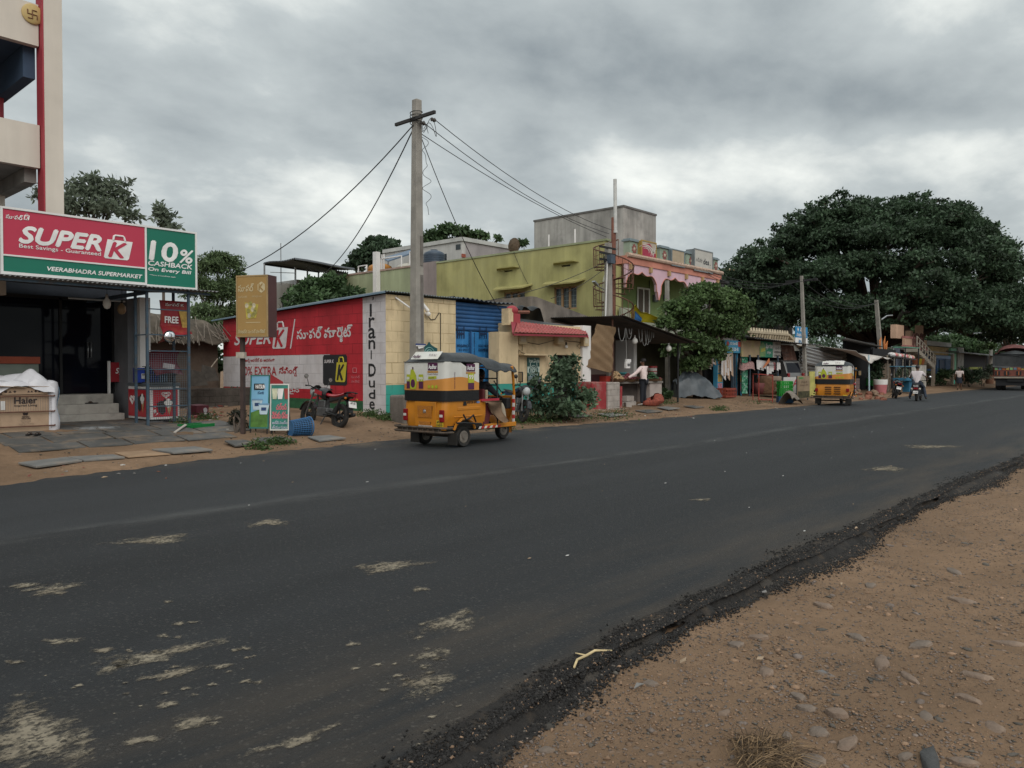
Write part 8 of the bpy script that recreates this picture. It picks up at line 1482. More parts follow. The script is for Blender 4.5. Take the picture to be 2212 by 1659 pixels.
MB().bb(p0.x + .25,p0.x + .33,17.38,17.395,p0.z + .36,p0.z + .56).bb(p0.x + .19,p0.x + .39,17.375,17.379,p0.z + .43,p0.z + .49).text('శ్రీ',(p0.x + .6,17.39,p0.z + .34),X_,Z_,.7,.24,.03).text('ప్రధమ చికిత్స',(p0.x + .12,17.39,p0.z + .06),X_,Z_,1.4,.20,.03).build('lettering',lw,mp2); MB().text('క్లినిక్',(p0.x + .4,17.39,a.z + .1),X_,Z_,.9,.2,.02).build('blue_lettering',MATS['sign_blue'],mp2); MB().cyl((p1.x - .2,17.5,.2),(p1.x - .2,17.5,z_),.05).build('post',steel,mp2)
# poles down the street
def ex2(t):
 p = PY(1733,606,16.2); MB().bb(p.x - .07,p.x + .07,15.4,17.1,p.z - .06,p.z + .06).build('crossarm',black,t)
p = PY(1741,815,16.2); cpole('utility_pole','thin grey pole standing beside the farther rickshaw',(p.x,16.2,.2),PY(1731.5,596,16.2),.11,.08,ex2)
def ex3(t):
 for i,(x,y) in enumerate(((375,520),(440,510),(395,585),(455,570),(430,545))): c_ = fy(x,y,17.4); MB().slab([c_,c_ + Vector((.5 - .3 * (i % 3),0,.3)),c_ + Vector((.2,0,-.9))],Y_ * .03).build('flag',M('flag_orange',(.50,.17,.05),.8),t)
 c_ = fy(400,250,17.4); MB().tube([c_,c_ + Vector((.6,-.2,.3)),c_ + Vector((1.2,-.4,.35))],.05).build('lamp_arm',steel,t)
p = fy(430,760,17.6); cpole('utility_pole','leaning pole with torn orange flags below the great tree',(p.x,17.6,.1),fy(335,0,17.6),.19,.13,ex3)
p = fy(1790,690,17.8); cpole('utility_pole','far thin pole with a slanting arm behind the truck',(p.x,17.8,.1),fy(1800,325,17.8),.17,.14,lambda t: MB().tube([fy(1565,428,17.6),fy(1800,405,17.7),fy(1870,385,17.7)],.06).build('arm',steel,t))
for i,dv_ in enumerate((-.25,0,.25)): wire(('upper','middle','lower')[i] + ' line from the green building to the thin pole by the farther rickshaw',sagline(PY(1530,584 + 5 * i,19.5),PY(1733,603 + 3 * i,16.2) + Y_ * dv_ * 3,.5),.014); wire(('upper','middle','lower')[i] + ' line from the thin pole on to the leaning flag pole',sagline(PY(1733,603 + 3 * i,16.2) + Y_ * dv_ * 3,fy(335,15 + 14 * i,17.6) + Y_ * dv_,.8),.016)
# goods on the verge by the farther rickshaw
cgn = M('crate_green',(.02,.27,.035),.4,.08); p = G(1695,870)
for i,lb in enumerate(('bright green crate at the bottom of the stack on the blue crate','bright green crate, second from the bottom of the stack','bright green crate, third from the bottom of the stack','bright green crate on top of the stack beside the ice cream board')): crate('crate',lb,(p.x,p.y,p.z + .30 + .172 * i),(.56,.40,.165),R(-52 + 3 * i),cgn,'green crates stacked on the verge')
crate('crate','blue crate under the stack of green crates',(p.x,p.y,p.z),(.62,.46,.29),R(-52),M('crate_sea',(.025,.10,.22),.5,.12),None,False)
one('sackcloth','grey brown sackcloth heaped over goods beside the green crates','cloth',M('sackcloth',(.22,.19,.16),.95,.2,4,.3,20),lambda b: b.grid(lambda u,v: G(1709,873) + Vector((-.62 + 1.25 * u + .15 * v,-.3 + .75 * v,(.72 - .45 * u) * math.sin(math.pi * min(1,v + .1)) ** .7 * math.sin(math.pi * (.18 + .78 * u)) ** .6 + .05 * math.sin(11 * u + 7 * v))),22,16,.02),smooth=True)
def sboard(label,x0,y0,x1,y1,Y,m_,draw=None):
 a,c_ = ey(x0,y1,Y),ey(x1,y1,Y); zt_ = ey(x0,y0,Y).z; t = T('sign_board',label,'sign board',a,world=True); MB().bb(a.x,c_.x,Y,Y + .05,a.z,zt_).build('panel',m_,t); MB().bb(a.x + .03,a.x + .07,Y + .06,Y + .1,0,zt_).bb(c_.x - .07,c_.x - .03,Y + .06,Y + .1,0,zt_).build('leg',steelb,t)
 if draw: draw(t,a,c_,zt_,Y)
def d_arun(t,a,c_,z_,Y): W = c_.x - a.x; H = z_ - a.z; MB().text('Arun',(a.x + W * .45,Y - .006,a.z + H * .50),X_,Z_,W * .85,H * .38,.04,.1).build('lettering',M('print_crimson',(.46,.02,.05),.5),t); MB().text('ICECREAM',(a.x + W * .62,Y - .006,a.z + H * .35),X_,Z_,W * .6,H * .08,.02).text('JAYA GENERAL',(a.x + W * .55,Y - .006,a.z + H * .05),X_,Z_,W * .7,H * .09,.02).build('dark_lettering',ink,t)
sboard('white ice cream board with large red lettering behind the green crates',655,1132,860,1340,14.9,M('board_white',(.58,.57,.55),.5,.05),d_arun)
def d_brown(t,a,c_,z_,Y):
 W = c_.x - a.x; H = z_ - a.z; MB().slab([(a.x + W * (.25 + .2 * math.cos(k)),Y - .004,a.z + H * (.91 + .04 * math.sin(k))) for k in np.linspace(0,6.28,16)[:-1]],Y_ * -.004).build('oval_print',M('print_leaf',(.06,.22,.06),.6),t); MB().bb(a.x + .02,c_.x - .02,Y - .006,Y - .001,a.z + .02,a.z + H * .32).build('cup_print',M('print_moss',(.07,.065,.03),.6,.6,6),t)
 MB().text('హ్యాపీ',(a.x + W * .25,Y - .006,a.z + H * .68),X_,Z_,W * .5,H * .1).text('ఫలూదా',(a.x + W * .15,Y - .006,a.z + H * .54),X_,Z_,W * .7,H * .1).build('lettering',M('print_umber',(.10,.05,.03),.6),t)
sboard('tall brownish poster board with a blue edge, left of the farther rickshaw',806,1118,938,1368,14.3,M('board_brown',(.30,.22,.14),.6,.25,2),d_brown)
sboard('yellow and green lemon poster board behind the farther rickshaw',938,1068,1012,1340,14.9,M('board_lemon',(.46,.42,.12),.6,.3,2,stain=(.25,.35,.08,.6),ss_=1.5))
# stall with a white awning sheet, rubble, goods
aw = T('awning_stall','dark stall under a sagging white sheet awning on thin poles','stall',fy(200,1070,15.5),world=True); q0,q1 = fy(5,650,15.2),fy(500,750,15.2)
MB().grid(lambda u,v: q0.lerp(q1,u) + Vector((0,-.3 + 2.2 * v,.35 * v - .45 * (1 - v) ** 2 * math.exp(-((u - .37) / .16) ** 2) - .12 * abs(math.sin(14 * u)) * (1 - v))),40,8,.015).build('sheet',M('sheet_cream',(.55,.50,.46),.85,.12,2),aw,True)
MB().bb(51.2,57,17.2,17.4,.1,3.4).build('back_wall',dark,aw); MB().slab([(46.4,15.6,3.35),(q1.x,15.6,3.0),(57,17.6,3.1),(51.5,17.6,3.4)],Z_ * .05).build('roof',roofd,aw)
for x in (245,482): p = fy(x,1070,15.1); MB().cyl((p.x,15.1,.1),(p.x - .15,15.1,fy(x,700,15.1).z),.05).build('pole',M('pole_paleblue',(.38,.50,.55),.6) if x < 300 else MATS['grey_stick'],aw)
MB().bb(q0.x + .4,q0.x + 2.9,15.6,16.3,.1,1.0).build('block_counter',M('block_maroon',(.16,.11,.10),.9,.2,3,.4,20,brick=('x',.5,.25,(.07,.05,.05))),aw)
for i in range(26):
 p = G(1850 + 58 * random.random(),850 + 15 * random.random()); s_ = random.uniform(.10,.28); p.z = .02 + .45 * max(0,1 - abs((p.x - 45.5) / 3.0)) * random.random()
 one('rubble_stone','broken brick or stone in the rubble heap beside the farther rickshaw','rubble',(M('rubble_tan',(.24,.16,.11),.95,.25,5,.5,20),M('rubble_brick',(.24,.10,.065),.95,.25,5,.5,20))[i % 2],lambda b: b.ball(p,(s_,s_ * .8,s_ * .6),7,5,.22),group='rubble heap beside the farther rickshaw')
p = G(1887,842); crate('crate','bright green slotted crate on the rubble beside the awning pole',(p.x,p.y,.45),(.9,.7,.5),R(-30),cgn)
t = T('bucket','pink and white bucket on the rubble by the green crate','bucket',G(1902,850)); MB().lathe([(.32,0),(.38,.55)],(0,0,0),'z',18).build('bucket_body',M('bucket_rose',(.46,.16,.17),.5),t,'auto'); MB().lathe([(.385,.552),(.41,.85),(.38,.86)],(0,0,0),'z',18).build('rim',white,t,'auto')
# clutter, pots, blue cart, kiosks further on
pf = M('plank_brown',(.17,.125,.09),.9,.25,3); a,c_ = fy(395,1120,15.6),fy(520,1120,15.6); fn_ = T('plank_fence','short fence of brown vertical planks right of the awning','fence',a,world=True)
for i in range(7): x = a.x + (c_.x - a.x) * i / 7; MB().bb(x,x + (c_.x - a.x) / 7 - .03,15.6,15.65,.1,fy(395,795 + random.randint(0,25),15.6).z).build('plank',pf,fn_)
jr = T('junk_shed','low patched shed with rags and pots on its sloping roof','shed',fy(640,1000,16.5),world=True); a,c_ = fy(490,725,16.0),fy(770,765,16.0); MB().slab([(a.x,15.6,a.z),(c_.x,15.6,c_.z),(c_.x,18,c_.z + .2),(a.x,18,a.z + .2)],Z_ * .08).build('roof',roofd,jr); MB().bb(a.x,c_.x,17,17.1,.1,3).build('back_wall',dark,jr)
q = MB()
for i in range(12): q.mat(i % 3).ball((a.x + (c_.x - a.x) * i / 12,15.8,a.z + (c_.z - a.z) * i / 12 + .15),(.35,.25,.16),8,5,.25)
q.build('rag_heap',hay,jr)
for x in (560,670,755): p = fy(x,900,15.7); MB().cyl((p.x,15.7,.1),(p.x,15.7,fy(x,690,15.7).z),.05).build('post',MATS['grey_stick'],jr)
a,c_ = fy(545,838,15.4),fy(825,838,15.4); MB().bb(a.x,c_.x,15.3,15.7,a.z - .06,a.z).build('shelf',M('shelf_blue',(.08,.2,.28),.7,.2),jr)
ct = T('cart','blue painted hand cart at the road edge between motorcycle and scooter','cart',fy(740,1190,14.2),world=True); a,c_ = fy(655,1050,14.2),fy(825,1050,14.2); MB().bb(a.x,c_.x,13.9,14.7,a.z + .12,a.z + .28).build('tray_body',M('cart_blue',(.025,.14,.24),.6,.15,3),ct); MB().bb(a.x + (c_.x - a.x) * .45,a.x + (c_.x - a.x) * .75,14.1,14.5,.1,a.z + .117).build('base',MATS['cart_blue'],ct)
for x in (0,1): MB().cyl((a.x + (c_.x - a.x) * x,14.0,a.z + .3),(a.x + (c_.x - a.x) * x,14.0,a.z + 2.2),.04).build('post',black,ct)
MB().bb(a.x,c_.x,13.95,14.7,a.z + 2.2,a.z + 2.26).build('shade',M('shade_green',(.10,.26,.18),.7),ct)
wl = T('wall','pale low wall carrying flower pots, behind the scooter rider','wall',fy(890,960,16.6),world=True); a,c_ = fy(820,960,16.6),fy(970,960,16.6); MB().bb(a.x,c_.x,16.6,16.8,.1,fy(820,825,16.6).z).build('wall_face',M('wall_pale',(.42,.40,.36),.9,.3,2),wl)
for i,(x,cl) in enumerate(((835,(.34,.12,.07)),(868,(.50,.42,.06)),(905,(.44,.16,.07)),(935,(.30,.26,.2)))): p = fy(x,822,16.7); one('flower_pot',('terracotta','yellow','orange','grey')[i] + ' flower pot on the pale low wall','flower pot',M('pot_' + ('terracotta','yellow','orange','grey')[i],cl,.7),lambda b: b.lathe([(.2,0),(.28,.45),(.30,.46),(.25,.46),(.2,.3)],p,'z',12),smooth=True)
# pink house with an outside stair, yellow house, blue kiosk, black shed
PYY = 17.7; pk = M('house_peach',(.52,.34,.24),.85,.1,1,streak=.12); pk2 = M('house_rose',(.36,.15,.14),.85,.1,1)
phs = T('building','peach and rose house with oval emblems on its balcony wall and an outside stair','building',fy(820,800,PYY),world=True)
q = MB(); a,c_,z_ = panel(q,fy,700,485,978,572,PYY,.2); q.build('balcony_wall',pk,phs); MB().bb(a.x,c_.x + .1,PYY - .06,PYY + .25,a.z - .45,a.z - .003).bb(a.x,c_.x - 1.6,PYY - .04,PYY + .22,z_ + .003,z_ + .18).build('rose_band',pk2,phs)
for x in (815,852,908): p = fy(x,528,PYY - .01); MB().tube([p + Vector((.45 * math.cos(k),0,.62 * math.sin(k))) for k in np.linspace(0,6.28,17)[:-1]],.09,5,False,True).ball(p,(.2,.05,.3),8,6).build('oval_emblem',M('emblem_umber',(.13,.06,.05),.7),phs)
for x0,x1,t_ in ((585,685,310),(772,803,390),(890,932,320)): q = MB(); panel(q,fy,x0,t_,x1,484,PYY + .3,.4); q.build('pillar',pk,phs)
q = MB(); panel(q,fy,560,300,770,480,PYY + 2.0,.2); q.build('wall',M('house_brown',(.16,.11,.09),.9,.1),phs); q = MB(); panel(q,fy,600,590,885,930,PYY + .3,.2); q.build('lower_wall',M('house_slate',(.10,.115,.15),.9,.12),phs)
q = MB(); p0,p1 = fy(770,590,PYY - .8),fy(1010,830,PYY - .8)
for i in range(12): c_ = p0.lerp(p1,(i + .5) / 12); q.box(c_ - Z_ * .2,((p1.x - p0.x) / 12,.9,.32))
q.build('stair',M('stair_cream',(.26,.23,.19),.9,.12),phs); q = MB()
for y in (PYY - 1.25,):
 for k in (.3,.75): q.tube([Vector((p0.x,y,p0.z + k)),Vector((p1.x,y,p1.z + k))],.05)
 for i in range(8): c_ = p0.lerp(p1,i / 7); q.tube([(c_.x,y,c_.z),(c_.x,y,c_.z + .75)],.04)
q.build('stair_railing',MATS['stair_cream'],phs)
yh = T('building','weathered yellow flat roofed house with a white upper storey and a mint end','building',fy(1100,690,19),world=True)
for nm,x0,y0,x1,y1,Y,m_ in (('yellow_wall',860,575,1280,900,18.3,M('wall_ochre',(.34,.235,.10),.9,.15,.8,streak=.3,stain=(.18,.13,.08,.5),ss_=.8)),('upper_wall',975,515,1290,573,19,ww),('mint_wall',1281,612,1366,900,18.1,M('wall_mint',(.22,.46,.31),.85,.1)),('end_wall',1367,600,1446,900,18.0,concrete)): q = MB(); panel(q,fy,x0,y0,x1,y1,Y,.3); q.build(nm,m_,yh)
bk_ = T('kiosk','small blue tin kiosk with a barred window and a slanting sheet roof','kiosk',fy(1200,930,17),world=True); bn_ = M('kiosk_navy',(.03,.085,.19),.6,.2,2); q = MB(); panel(q,fy,1105,700,1310,940,17.2,.2); q.build('wall',bn_,bk_)
q = MB(); panel(q,fy,1100,705,1310,742,17.1,.08); q.build('upper_sheet',M('sheet_bluegrey',(.17,.24,.36),.6,.15),bk_); q = MB(); panel(q,fy,1215,750,1285,885,17.12,.05); wq = q.build('window',M('window_pale',(.42,.47,.5),.4,.2,2),bk_); q = MB()
for i in range(6): a = fy(1215 + 14 * i,885,17.08); q.bb(a.x - .03,a.x + .03,17.05,17.1,a.z,fy(1215,750,17.08).z)
q.build('window_bar',bn_,wq)
q = MB(); panel(q,fy,1140,760,1205,940,17.13,.05); q.build('door',M('door_navy',(.012,.03,.07),.6),bk_); p0,p1 = fy(880,650,16.6),fy(1330,690,16.6); MB().slab([p0,p1,p1 + Vector((0,2.5,.3)),p0 + Vector((0,2.5,.3))],Z_ * .08).build('roof',corrg,bk_); q = MB(); panel(q,fy,890,665,1060,900,17.6,.1); q.build('blue_shutter',MATS['kiosk_navy'],bk_)
for x in (1075,1318): p = fy(x,930,16.9); MB().bb(p.x - .25,p.x + .25,16.9,17.1,.1,fy(x,690,16.9).z).build('pillar',M('pillar_tan',(.27,.22,.17),.9,.15),bk_)
bs = T('black_shed','long dark shed with a thin sloping roof left of the truck','shed',fy(1620,860,18),world=True); p0,p1 = fy(1390,668,17.2),fy(1880,715,17.2); q = MB(); panel(q,fy,1445,690,1880,880,18.2,.2); q.build('wall',dark,bs); MB().slab([p0,p1,p1 + Vector((0,3,.3)),p0 + Vector((0,3,.3))],Z_ * .1).build('roof',M('roof_slategrey',(.16,.17,.18),.6,.15),bs); q = MB(); panel(q,fy,1525,852,1680,882,17,.1); q.build('yellow_board',M('board_moss',(.26,.28,.05),.7,.2),bs); q = MB(); panel(q,fy,1500,885,1740,935,17,.2); q.build('low_wall',M('wall_dusk',(.10,.085,.09),.9,.2),bs)
t = T('drum','brown rusty drum at the verge beside the truck','drum',fy(1775,1065,14.6)); MB().lathe([(.32,0),(.33,.3),(.31,.32),(.33,.6),(.32,.9)],(0,0,0),'z',14).build('drum_body',M('drum_rust',(.18,.085,.05),.8,.25,5),t,'auto')
# ================================================================== VEGETATION
def lm(name,c_,isl=.5,tr=.25): return M(name,c_,.55,.38,.45,island=isl,trans=tr,spec=.25)
lf_dark = lm('leaf_dark',(.050,.083,.046)); lf_mid = lm('leaf_mid',(.062,.105,.045)); lf_bright = lm('leaf_bright',(.085,.135,.05)); lf_grey_haze = lm('leaf_grey_haze',(.145,.175,.125),.35,.4); lf_bush = lm('leaf_bush',(.085,.13,.075),.4)  # the grey leaf colour is paled to carry haze and glare
bark = M('bark',(.085,.065,.05),.95,.25,3,.7,12)
def tree(label,base,clumps,n,size,leaf,trunk_r,name='tree',limbs=None,aspect=.55,twig=14,spread=.16,shell=.5,fork=.45):
 """trunk with limbs to every clump, crown of single leaf faces; clumps in street coordinates"""
 base = Vector(base); t = T(name,label,'tree' if name == 'tree' else name,base,world=True); cm = sum((Vector(c[:3]) for c in clumps),Vector()) / len(clumps); fk = base.lerp(cm,fork); q = MB()
 q.tube([base - Z_ * .2,base.lerp(fk,.5) + Vector((trunk_r * .6,0,0)),fk],[trunk_r * 1.25,trunk_r,trunk_r * .8],9)
 for i,c in enumerate(clumps if len(clumps) < 60 else random.sample(clumps,42)):
  e_ = Vector(c[:3]); md = fk.lerp(e_,.55) + Vector((random.uniform(-.3,.3),random.uniform(-.3,.3),.12 * (e_ - fk).length)) * min(1,trunk_r * 4); q.tube([fk,md,e_],[trunk_r * .5,trunk_r * .3,trunk_r * .1],6)
  for _ in range(limbs or 3):
   d = Vector((random.gauss(0,1),random.gauss(0,1),random.gauss(.2,.7))).normalized(); q.tube([md.lerp(e_,random.random()),e_ + Vector((d.x * c[3],d.y * c[4],d.z * c[5])) * .85],[trunk_r * .16,trunk_r * .03],4)
 q.build('trunk',bark,t,True); leaf_mesh('crown',clump_points(clumps,n,twig,spread,shell),size,leaf,t,aspect); return t
def at(u,v,d):
 r_ = ray(u,v); k = d / (r_[0] * FW[0] + r_[1] * FW[1]); return Vector((r_[0] * k,r_[1] * k,EYE + r_[2] * k))
def cl(u,v,ru,rv,d,ry=None): p = at(u,v,d); s_ = d / FOC; return (p.x,p.y,p.z,ru * s_,(ry or ru) * s_,rv * s_)
# great rain tree: wide dome of flat layered clumps
D0 = 74; gc = at(1890,720,D0); big = []
for i in range(150):
 a = random.uniform(0,6.283); k = math.sqrt(random.random()) * .97; rr = 14.0 * k; hgt = 4.6 + 12.0 * (1 - k ** 2.2) ** .62; lay = random.choice((1,1,.86,.68))
 dx,dy = rr * math.cos(a),rr * math.sin(a); big.append((gc.x + RT[0] * dx + FW[0] * dy,gc.y + RT[1] * dx + FW[1] * dy,hgt * lay + random.uniform(-.5,.4),random.uniform(1.4,2.5),random.uniform(1.4,2.5),random.uniform(.55,.95)))
for i in range(46):                                                     # drooping skirt
 a = random.uniform(0,6.283); rr = random.uniform(10.5,14.6); dx,dy = rr * math.cos(a),rr * math.sin(a); big.append((gc.x + RT[0] * dx + FW[0] * dy,gc.y + RT[1] * dx + FW[1] * dy,random.uniform(3.0,7.6),random.uniform(1.2,2.0),random.uniform(1.2,2.0),random.uniform(.8,1.3)))
for i in range(170):                                                    # near face of the dome
 a = random.uniform(math.pi,2 * math.pi); k = math.sqrt(random.uniform(.25,1)); e_ = random.uniform(.12,1.2); rr = 13.6 * math.cos(e_ * .9) ** .8; dx,dy = rr * math.cos(a),rr * math.sin(a) * k
 big.append((gc.x + RT[0] * dx + FW[0] * dy,gc.y + RT[1] * dx + FW[1] * dy,3.6 + 11.5 * math.sin(e_),random.uniform(1.1,2.1),random.uniform(1.1,2.1),random.uniform(.6,1.0)))
for u,v in ((1575,600),(1595,640),(1600,700),(1640,560),(1660,650),(2180,650),(2150,610),(1575,670),(2040,690),(2080,700),(2110,672),(2145,690),(2060,655),(2120,640),(2030,660),(2170,600),(2185,690),(1990,660),(1950,655)): big.append(cl(u,v,42,30,D0 - 4))
def keep(c):
 f = c[0] * FW[0] + c[1] * FW[1]; u = CX + FOC * (c[0] * RT[0] + c[1] * RT[1]) / f; v = HZ - FOC * (c[2] - EYE) / f; return not (v > 738 or (1915 < u < 2012 and v > 690) or (2012 <= u < 2140 and v > 718) or (u < 1755 and v > 700) or (u > 2085 and v < 430 + (u - 2085) * 1.5))
big = [c for c in big if keep(c)]
for u,v in ((1582,588),(1596,558),(1616,536),(1650,520),(1680,490),(1712,466),(1745,445),(1780,430),(1816,416),(1850,428),(1890,430),(1935,428),(1960,426),(1988,420),(2030,430),(2065,446),(2085,440),(2108,470),(2124,492),(2148,530),(2168,560),(2184,590),(2194,620)): big += [cl(u,v + 8,22,13,D0 - 1),cl(u + (1890 - u) * .06,v + 32,30,15,D0 - 5)]
tree('huge spreading dark green rain tree towering over the shops at the right',(gc.x,gc.y,.1),big,260000,.31,lf_dark,.62,limbs=1,twig=22,spread=.20,shell=.35,fork=.32)
# tree before the pink arches
c_ = [cl(u,v,ru,rv,d) for u,v,ru,rv,d in ((1470,672,40,26,33.5),(1520,640,42,28,34.5),(1575,660,40,34,35.5),(1500,700,50,30,34),(1560,715,48,34,35),(1600,690,28,28,35.5),(1440,700,22,18,33),(1490,745,44,28,33.5),(1535,765,38,30,34),(1500,790,30,22,33.5),(1455,755,22,26,33),(1535,628,22,14,34.5),(1500,655,30,20,33.5),(1420,722,14,8,33),(1615,668,14,18,35.5))]
p = at(1505,840,34); tree('leafy green tree in front of the pink arches, beside the vegetable stall',(p.x,p.y,.3),c_,26000,.17,lf_bright,.16,twig=16,spread=.17,shell=.3)
# left of the supermarket sign
c_ = [cl(u,v,ru,rv,d) for u,v,ru,rv,d in ((180,420,42,34,30),(240,430,48,30,30.5),(205,455,60,32,30),(280,470,26,22,30),(150,460,30,34,29.5),(80,425,12,34,29.5),(258,400,26,16,30.5),(200,395,26,18,30))]
p = at(210,700,30); tree('sparse tree with grey leaves paled for haze, behind the cream corner fin',(p.x,p.y,.3),c_,3300,.24,lf_grey_haze,.13,aspect=.36,spread=.22,shell=.3,fork=.7)
c_ = [cl(350,470,22,22,30),cl(362,490,26,14,30),cl(346,450,12,14,30)]; p = at(350,700,30); tree('small treetop with grey leaves paled for haze, right of the supermarket sign top',(p.x,p.y,.3),c_,620,.24,lf_grey_haze,.06,aspect=.36,spread=.22,shell=.3,fork=.8)
c_ = [cl(u,v,ru,rv,d) for u,v,ru,rv,d in ((450,585,40,30,36),(490,575,34,26,37),(430,630,36,36,35),(480,640,40,40,36),(515,615,20,34,37),(440,680,40,24,34),(500,680,30,22,36),(415,590,12,40,34),(470,560,26,16,36.5),(455,705,36,18,33))]
p = at(465,790,35); tree('feathery bright green tree between the supermarket and the box sign',(p.x,p.y,.3),c_,17000,.16,lm('leaf_fern',(.10,.145,.065)),.14,aspect=.4,spread=.2,shell=.3)
c_ = [cl(u,v,ru,rv,d) for u,v,ru,rv,d in ((700,622,44,22,33),(650,640,36,20,33),(745,645,42,22,33),(690,655,60,26,32.5),(640,675,28,20,32.5),(720,608,26,14,33),(780,660,18,16,33),(700,685,60,20,32.5))]
p = at(700,760,33); tree('broad leaved green tree rising behind the red painted wall',(p.x,p.y,.3),c_,9000,.24,lf_mid,.14,aspect=.5,spread=.18,shell=.3)
c_ = [cl(u,v,ru,rv,d) for u,v,ru,rv,d in ((790,560,32,26,62),(830,545,40,28,62),(865,560,26,26,62),(770,575,20,14,62),(840,580,44,18,62),(815,525,26,14,62))]
p = at(830,700,62); tree('dark round topped tree beyond the pale green house',(p.x,p.y,.3),c_,7000,.34,lf_dark,.25,spread=.16,shell=.3)
c_ = [cl(u,v,ru,rv,d) for u,v,ru,rv,d in ((940,515,26,16,64),(970,500,26,14,64),(1005,506,26,12,64),(1035,510,22,8,64),(955,530,36,12,64),(915,525,14,14,64),(1075,515,8,5,64))]
p = at(970,700,64); tree('green treetops beyond the whitewashed house right of the pole',(p.x,p.y,.3),c_,5000,.36,lf_mid,.25,spread=.18,shell=.3)
c_ = [cl(1118,528,9,8,60),cl(1132,526,7,8,60)]; p = at(1124,700,60); tree('tiny treetop showing over the green roof edge',(p.x,p.y,.3),c_,420,.32,lf_mid,.1,spread=.2)
# trees behind the far houses at the right
for i,(u,v,ru,rv,d,lab,m_) in enumerate(((2010,690,60,46,105,'dark tree behind the peach house and the yellow house',lf_dark),(2090,690,70,60,100,'tall dark tree standing behind the long dark shed',lf_dark),(2175,700,66,55,95,'lighter green tree rising behind the truck',lf_bright),(2250,690,70,70,100,'broad tree cut by the right photo edge behind the truck',lf_mid),(2060,745,60,30,88,'low dark trees close behind the long dark shed',lf_mid),(1950,700,40,40,96,'dim tree in the gap behind the peach house pillars',lf_mid))):
 c_ = [cl(u + random.uniform(-1,1) * ru * .7,v + random.uniform(-1,1) * rv * .7,ru * .45,rv * .4,d + random.uniform(-4,4)) for _ in range(12)]; p = at(u,795,d); tree(lab,(p.x,p.y,0),c_,9000,.42,m_,.3,spread=.2,shell=.3)
P = np.concatenate([RNG.uniform((112,22,0),(190,75,0),(16000,3))]); P[:,2] = RNG.random(16000) ** .7 * (7 + 2.5 * np.sin(P[:,0] * .22) + 1.5 * np.sin(P[:,1] * .5)); e0 = bpy.data.objects.new('treeline',None); COL.objects.link(e0); bpy.data.objects.remove(e0); o = leaf_mesh('treeline',P,.8,lf_dark,None); tag(o,'far dark line of trees closing the street behind the truck',None,None,'stuff')
# bushes
def bush(label,base,clumps,n,size,leaf,aspect=.55,stems=9,name='bush',spread=.2):
 base = Vector(base); t = T(name,label,name,base,world=True); q = MB()
 for i in range(stems): c = random.choice(clumps); q.tube([base + Vector((random.uniform(-.15,.15),random.uniform(-.15,.15),-.05)),base.lerp(Vector(c[:3]),.5) + Vector((random.uniform(-.1,.1),0,.1)),Vector(c[:3]) + Vector((random.uniform(-.5,.5) * c[3],0,c[5] * .6))],[.025,.016,.006],5)
 q.build('stem',bark,t); leaf_mesh('foliage',clump_points(clumps,n,12,spread,.25),size,leaf,t,aspect,.5)
p = G(1215,905); c_ = [cl(u,v,ru,rv,d) for u,v,ru,rv,d in ((1215,830,36,34,22.6),(1175,865,30,34,22),(1250,865,30,34,23),(1205,800,22,26,22.6),(1235,810,20,40,23),(1160,835,14,36,21.8),(1275,860,18,22,23.2),(1215,885,55,24,22.3),(1150,880,18,20,21.8),(1242,780,10,16,23),(1200,778,8,18,22.6))]
bush('big grey green leafy bush before the tea house doorway',(p.x,p.y,.1),c_,2900,.155,lf_bush,.55,16)
p = G(515,935); c_ = [cl(512,905,18,24,17.4),cl(524,915,14,20,17.3),cl(500,920,10,14,17.4)]; bush('small dark shrub around the foot of the box sign pole',(p.x,p.y,p.z),c_,800,.07,lm('leaf_wine',(.040,.045,.030)),.5,10)
c_ = [cl(u,855 + 4 * math.sin(u),14,12,26) for u in range(485,520,9)] + [cl(445,760,30,34,29),cl(465,800,26,26,29),cl(425,790,24,22,28.6)]; p = at(455,850,29); bush('climbing green plants against the ruined hut wall',(p.x,p.y,.35),c_,2300,.17,lf_mid,.6)
for i,(u,v,ru,rv,d,lab,m_) in enumerate(((2030,815,34,20,66,'green roadside bushes left of the walking person',lf_mid),(2095,812,26,22,66,'green bushes right of the walking person',lf_bush),(2125,805,20,22,68,'pale bush close to the truck side',lf_grey_haze),(1890,800,16,30,50,'dark young plant under the white awning',lf_dark),(1993,790,20,22,68,'creeper tangled before the blue kiosk',lf_mid),(1960,812,18,22,60,'thin plant behind the black motorcycle',lf_grey_haze),(1440,856,10,16,32,'low weeds behind the stall post',lf_mid),(2135,748,20,12,80,'low green bush beside the far thin pole',lf_bright),(1990,772,20,9,72,'potted plants spilling below the outside stair',lf_bright))):
 p = at(u,v,d); c_ = [cl(u + random.uniform(-.8,.8) * ru,v + random.uniform(-.5,.6) * rv,ru * .45,rv * .5,d + random.uniform(-1,1)) for _ in range(7)]; bush(lab,(p.x,p.y,.1),c_,1500,.20 if d > 40 else .12,m_,.55,6)
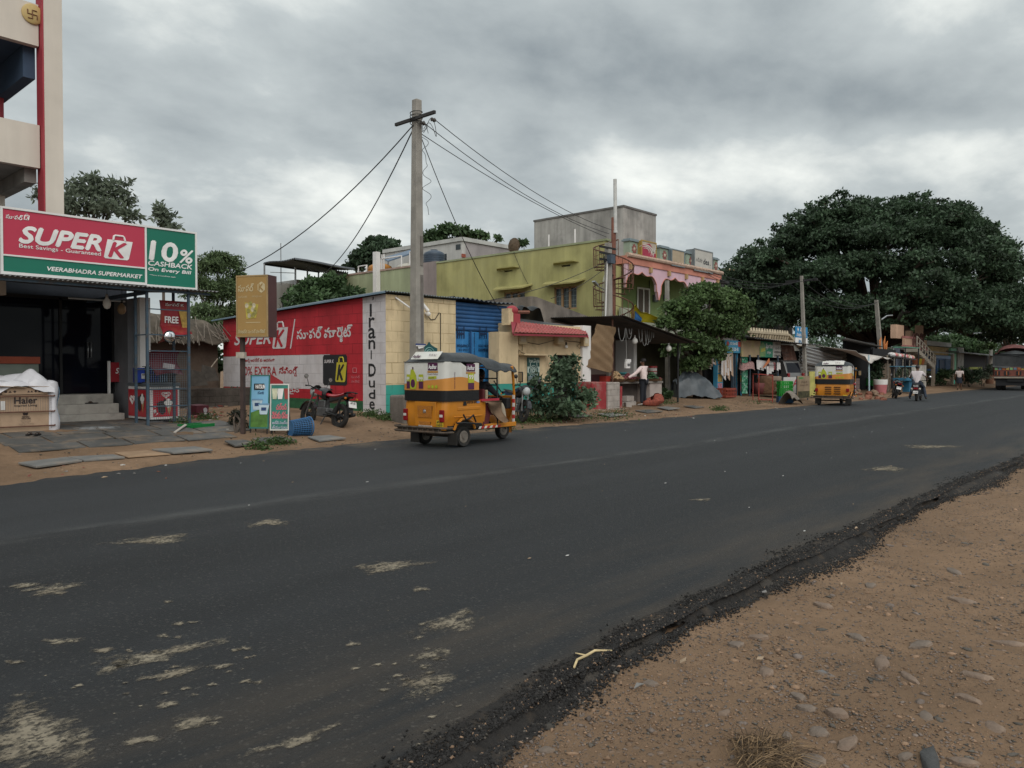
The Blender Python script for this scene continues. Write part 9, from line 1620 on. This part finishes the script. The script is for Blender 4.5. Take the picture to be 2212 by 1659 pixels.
# grass and weeds along the verge, litter and rubble before the ruined hut: ground cover
pts = []
for u,v,ru,n in ((600,960,36,500),(560,970,30,300),(1140,912,60,900),(1190,906,60,900),(1330,897,50,420),(1555,886,20,420),(850,905,40,900),(800,898,30,500),(1080,925,40,450),(500,868,40,700),(445,905,30,300),(1300,905,60,260),(1440,872,22,260),(395,915,22,200),(770,880,18,300),(1640,872,30,160)):
 for _ in range(n): q = G(u + random.gauss(0,.5) * ru,v + random.gauss(0,.5) * ru * .10); pts.append((q.x,q.y,q.z + random.random() ** 2 * .16))
o = leaf_mesh('grass',np.array(pts),.085,lm('leaf_weed',(.055,.095,.03)),None,.3,.1); tag(o,'low green weeds and grass tufts along the dirt verge',None,None,'stuff')
b = MB(); cols = [M('litter_white',(.55,.54,.52),.7,.1,9),M('litter_tan',(.34,.25,.17),.9,.2,9),M('litter_red',(.22,.06,.05),.7,.1),M('litter_grey',(.20,.19,.18),.9,.2,9),M('litter_brick',(.24,.10,.065),.95,.2,9)]
for u0,u1,v0,v1,n in ((400,480,845,905,240),(480,700,850,880,200),(420,520,905,935,50),(330,410,905,922,40),(1240,1330,880,905,90),(1120,1250,905,915,40),(1640,1760,868,885,50),(1330,1500,885,905,60),(60,420,1000,1035,22)):
 for _ in range(n):
  q = G(random.uniform(u0,u1),random.uniform(v0,v1)); s_ = random.uniform(.015,.08) * (1.3 if u0 < 500 and v0 < 900 else .55); a = random.uniform(0,3)
  b.mat(random.choice((0,1,1,2,3,3,4,4))).slab([q + Vector((s_ * math.cos(a + k),s_ * .7 * math.sin(a + k),random.uniform(.0,.3 * s_))) for k in (0,1.4,3.0,4.5)],Z_ * random.uniform(.1,.5) * s_)
o = b.build('litter',cols,None); tag(o,'scraps of litter, brick bits and paper strewn over the verge',None,None,'stuff')
b = MB()
for _ in range(10):
 x = 3 + 9 * random.random() ** 1.4; y = edge(EDGE_R,x) - abs(random.gauss(.25,.3)); q = Vector((x,y,gz(x,y) + .015)); s_ = random.uniform(.008,.035); a = random.uniform(0,6); b.mat(random.choice((1,1,3))).slab([q + Vector((s_ * math.cos(a + k) * 1.4,s_ * .5 * math.sin(a + k),random.uniform(0,.02))) for k in (0,1.4,3.0,4.5)],Z_ * .004)
for _ in range(60):
 x = 2.5 + 30 * random.random(); y = random.uniform(2.8,12.6); q = Vector((x,y,.006)); s_ = random.uniform(.006,.02); b.mat(random.choice((0,1,1))).slab([q + Vector((s_ * math.cos(k) * 1.4,s_ * .6 * math.sin(k),0)) for k in (0,1.4,3.0,4.5)],Z_ * .004)
o = b.build('road_litter',cols,None); tag(o,'small pale scraps and chippings scattered on road and near shoulder',None,None,'stuff')
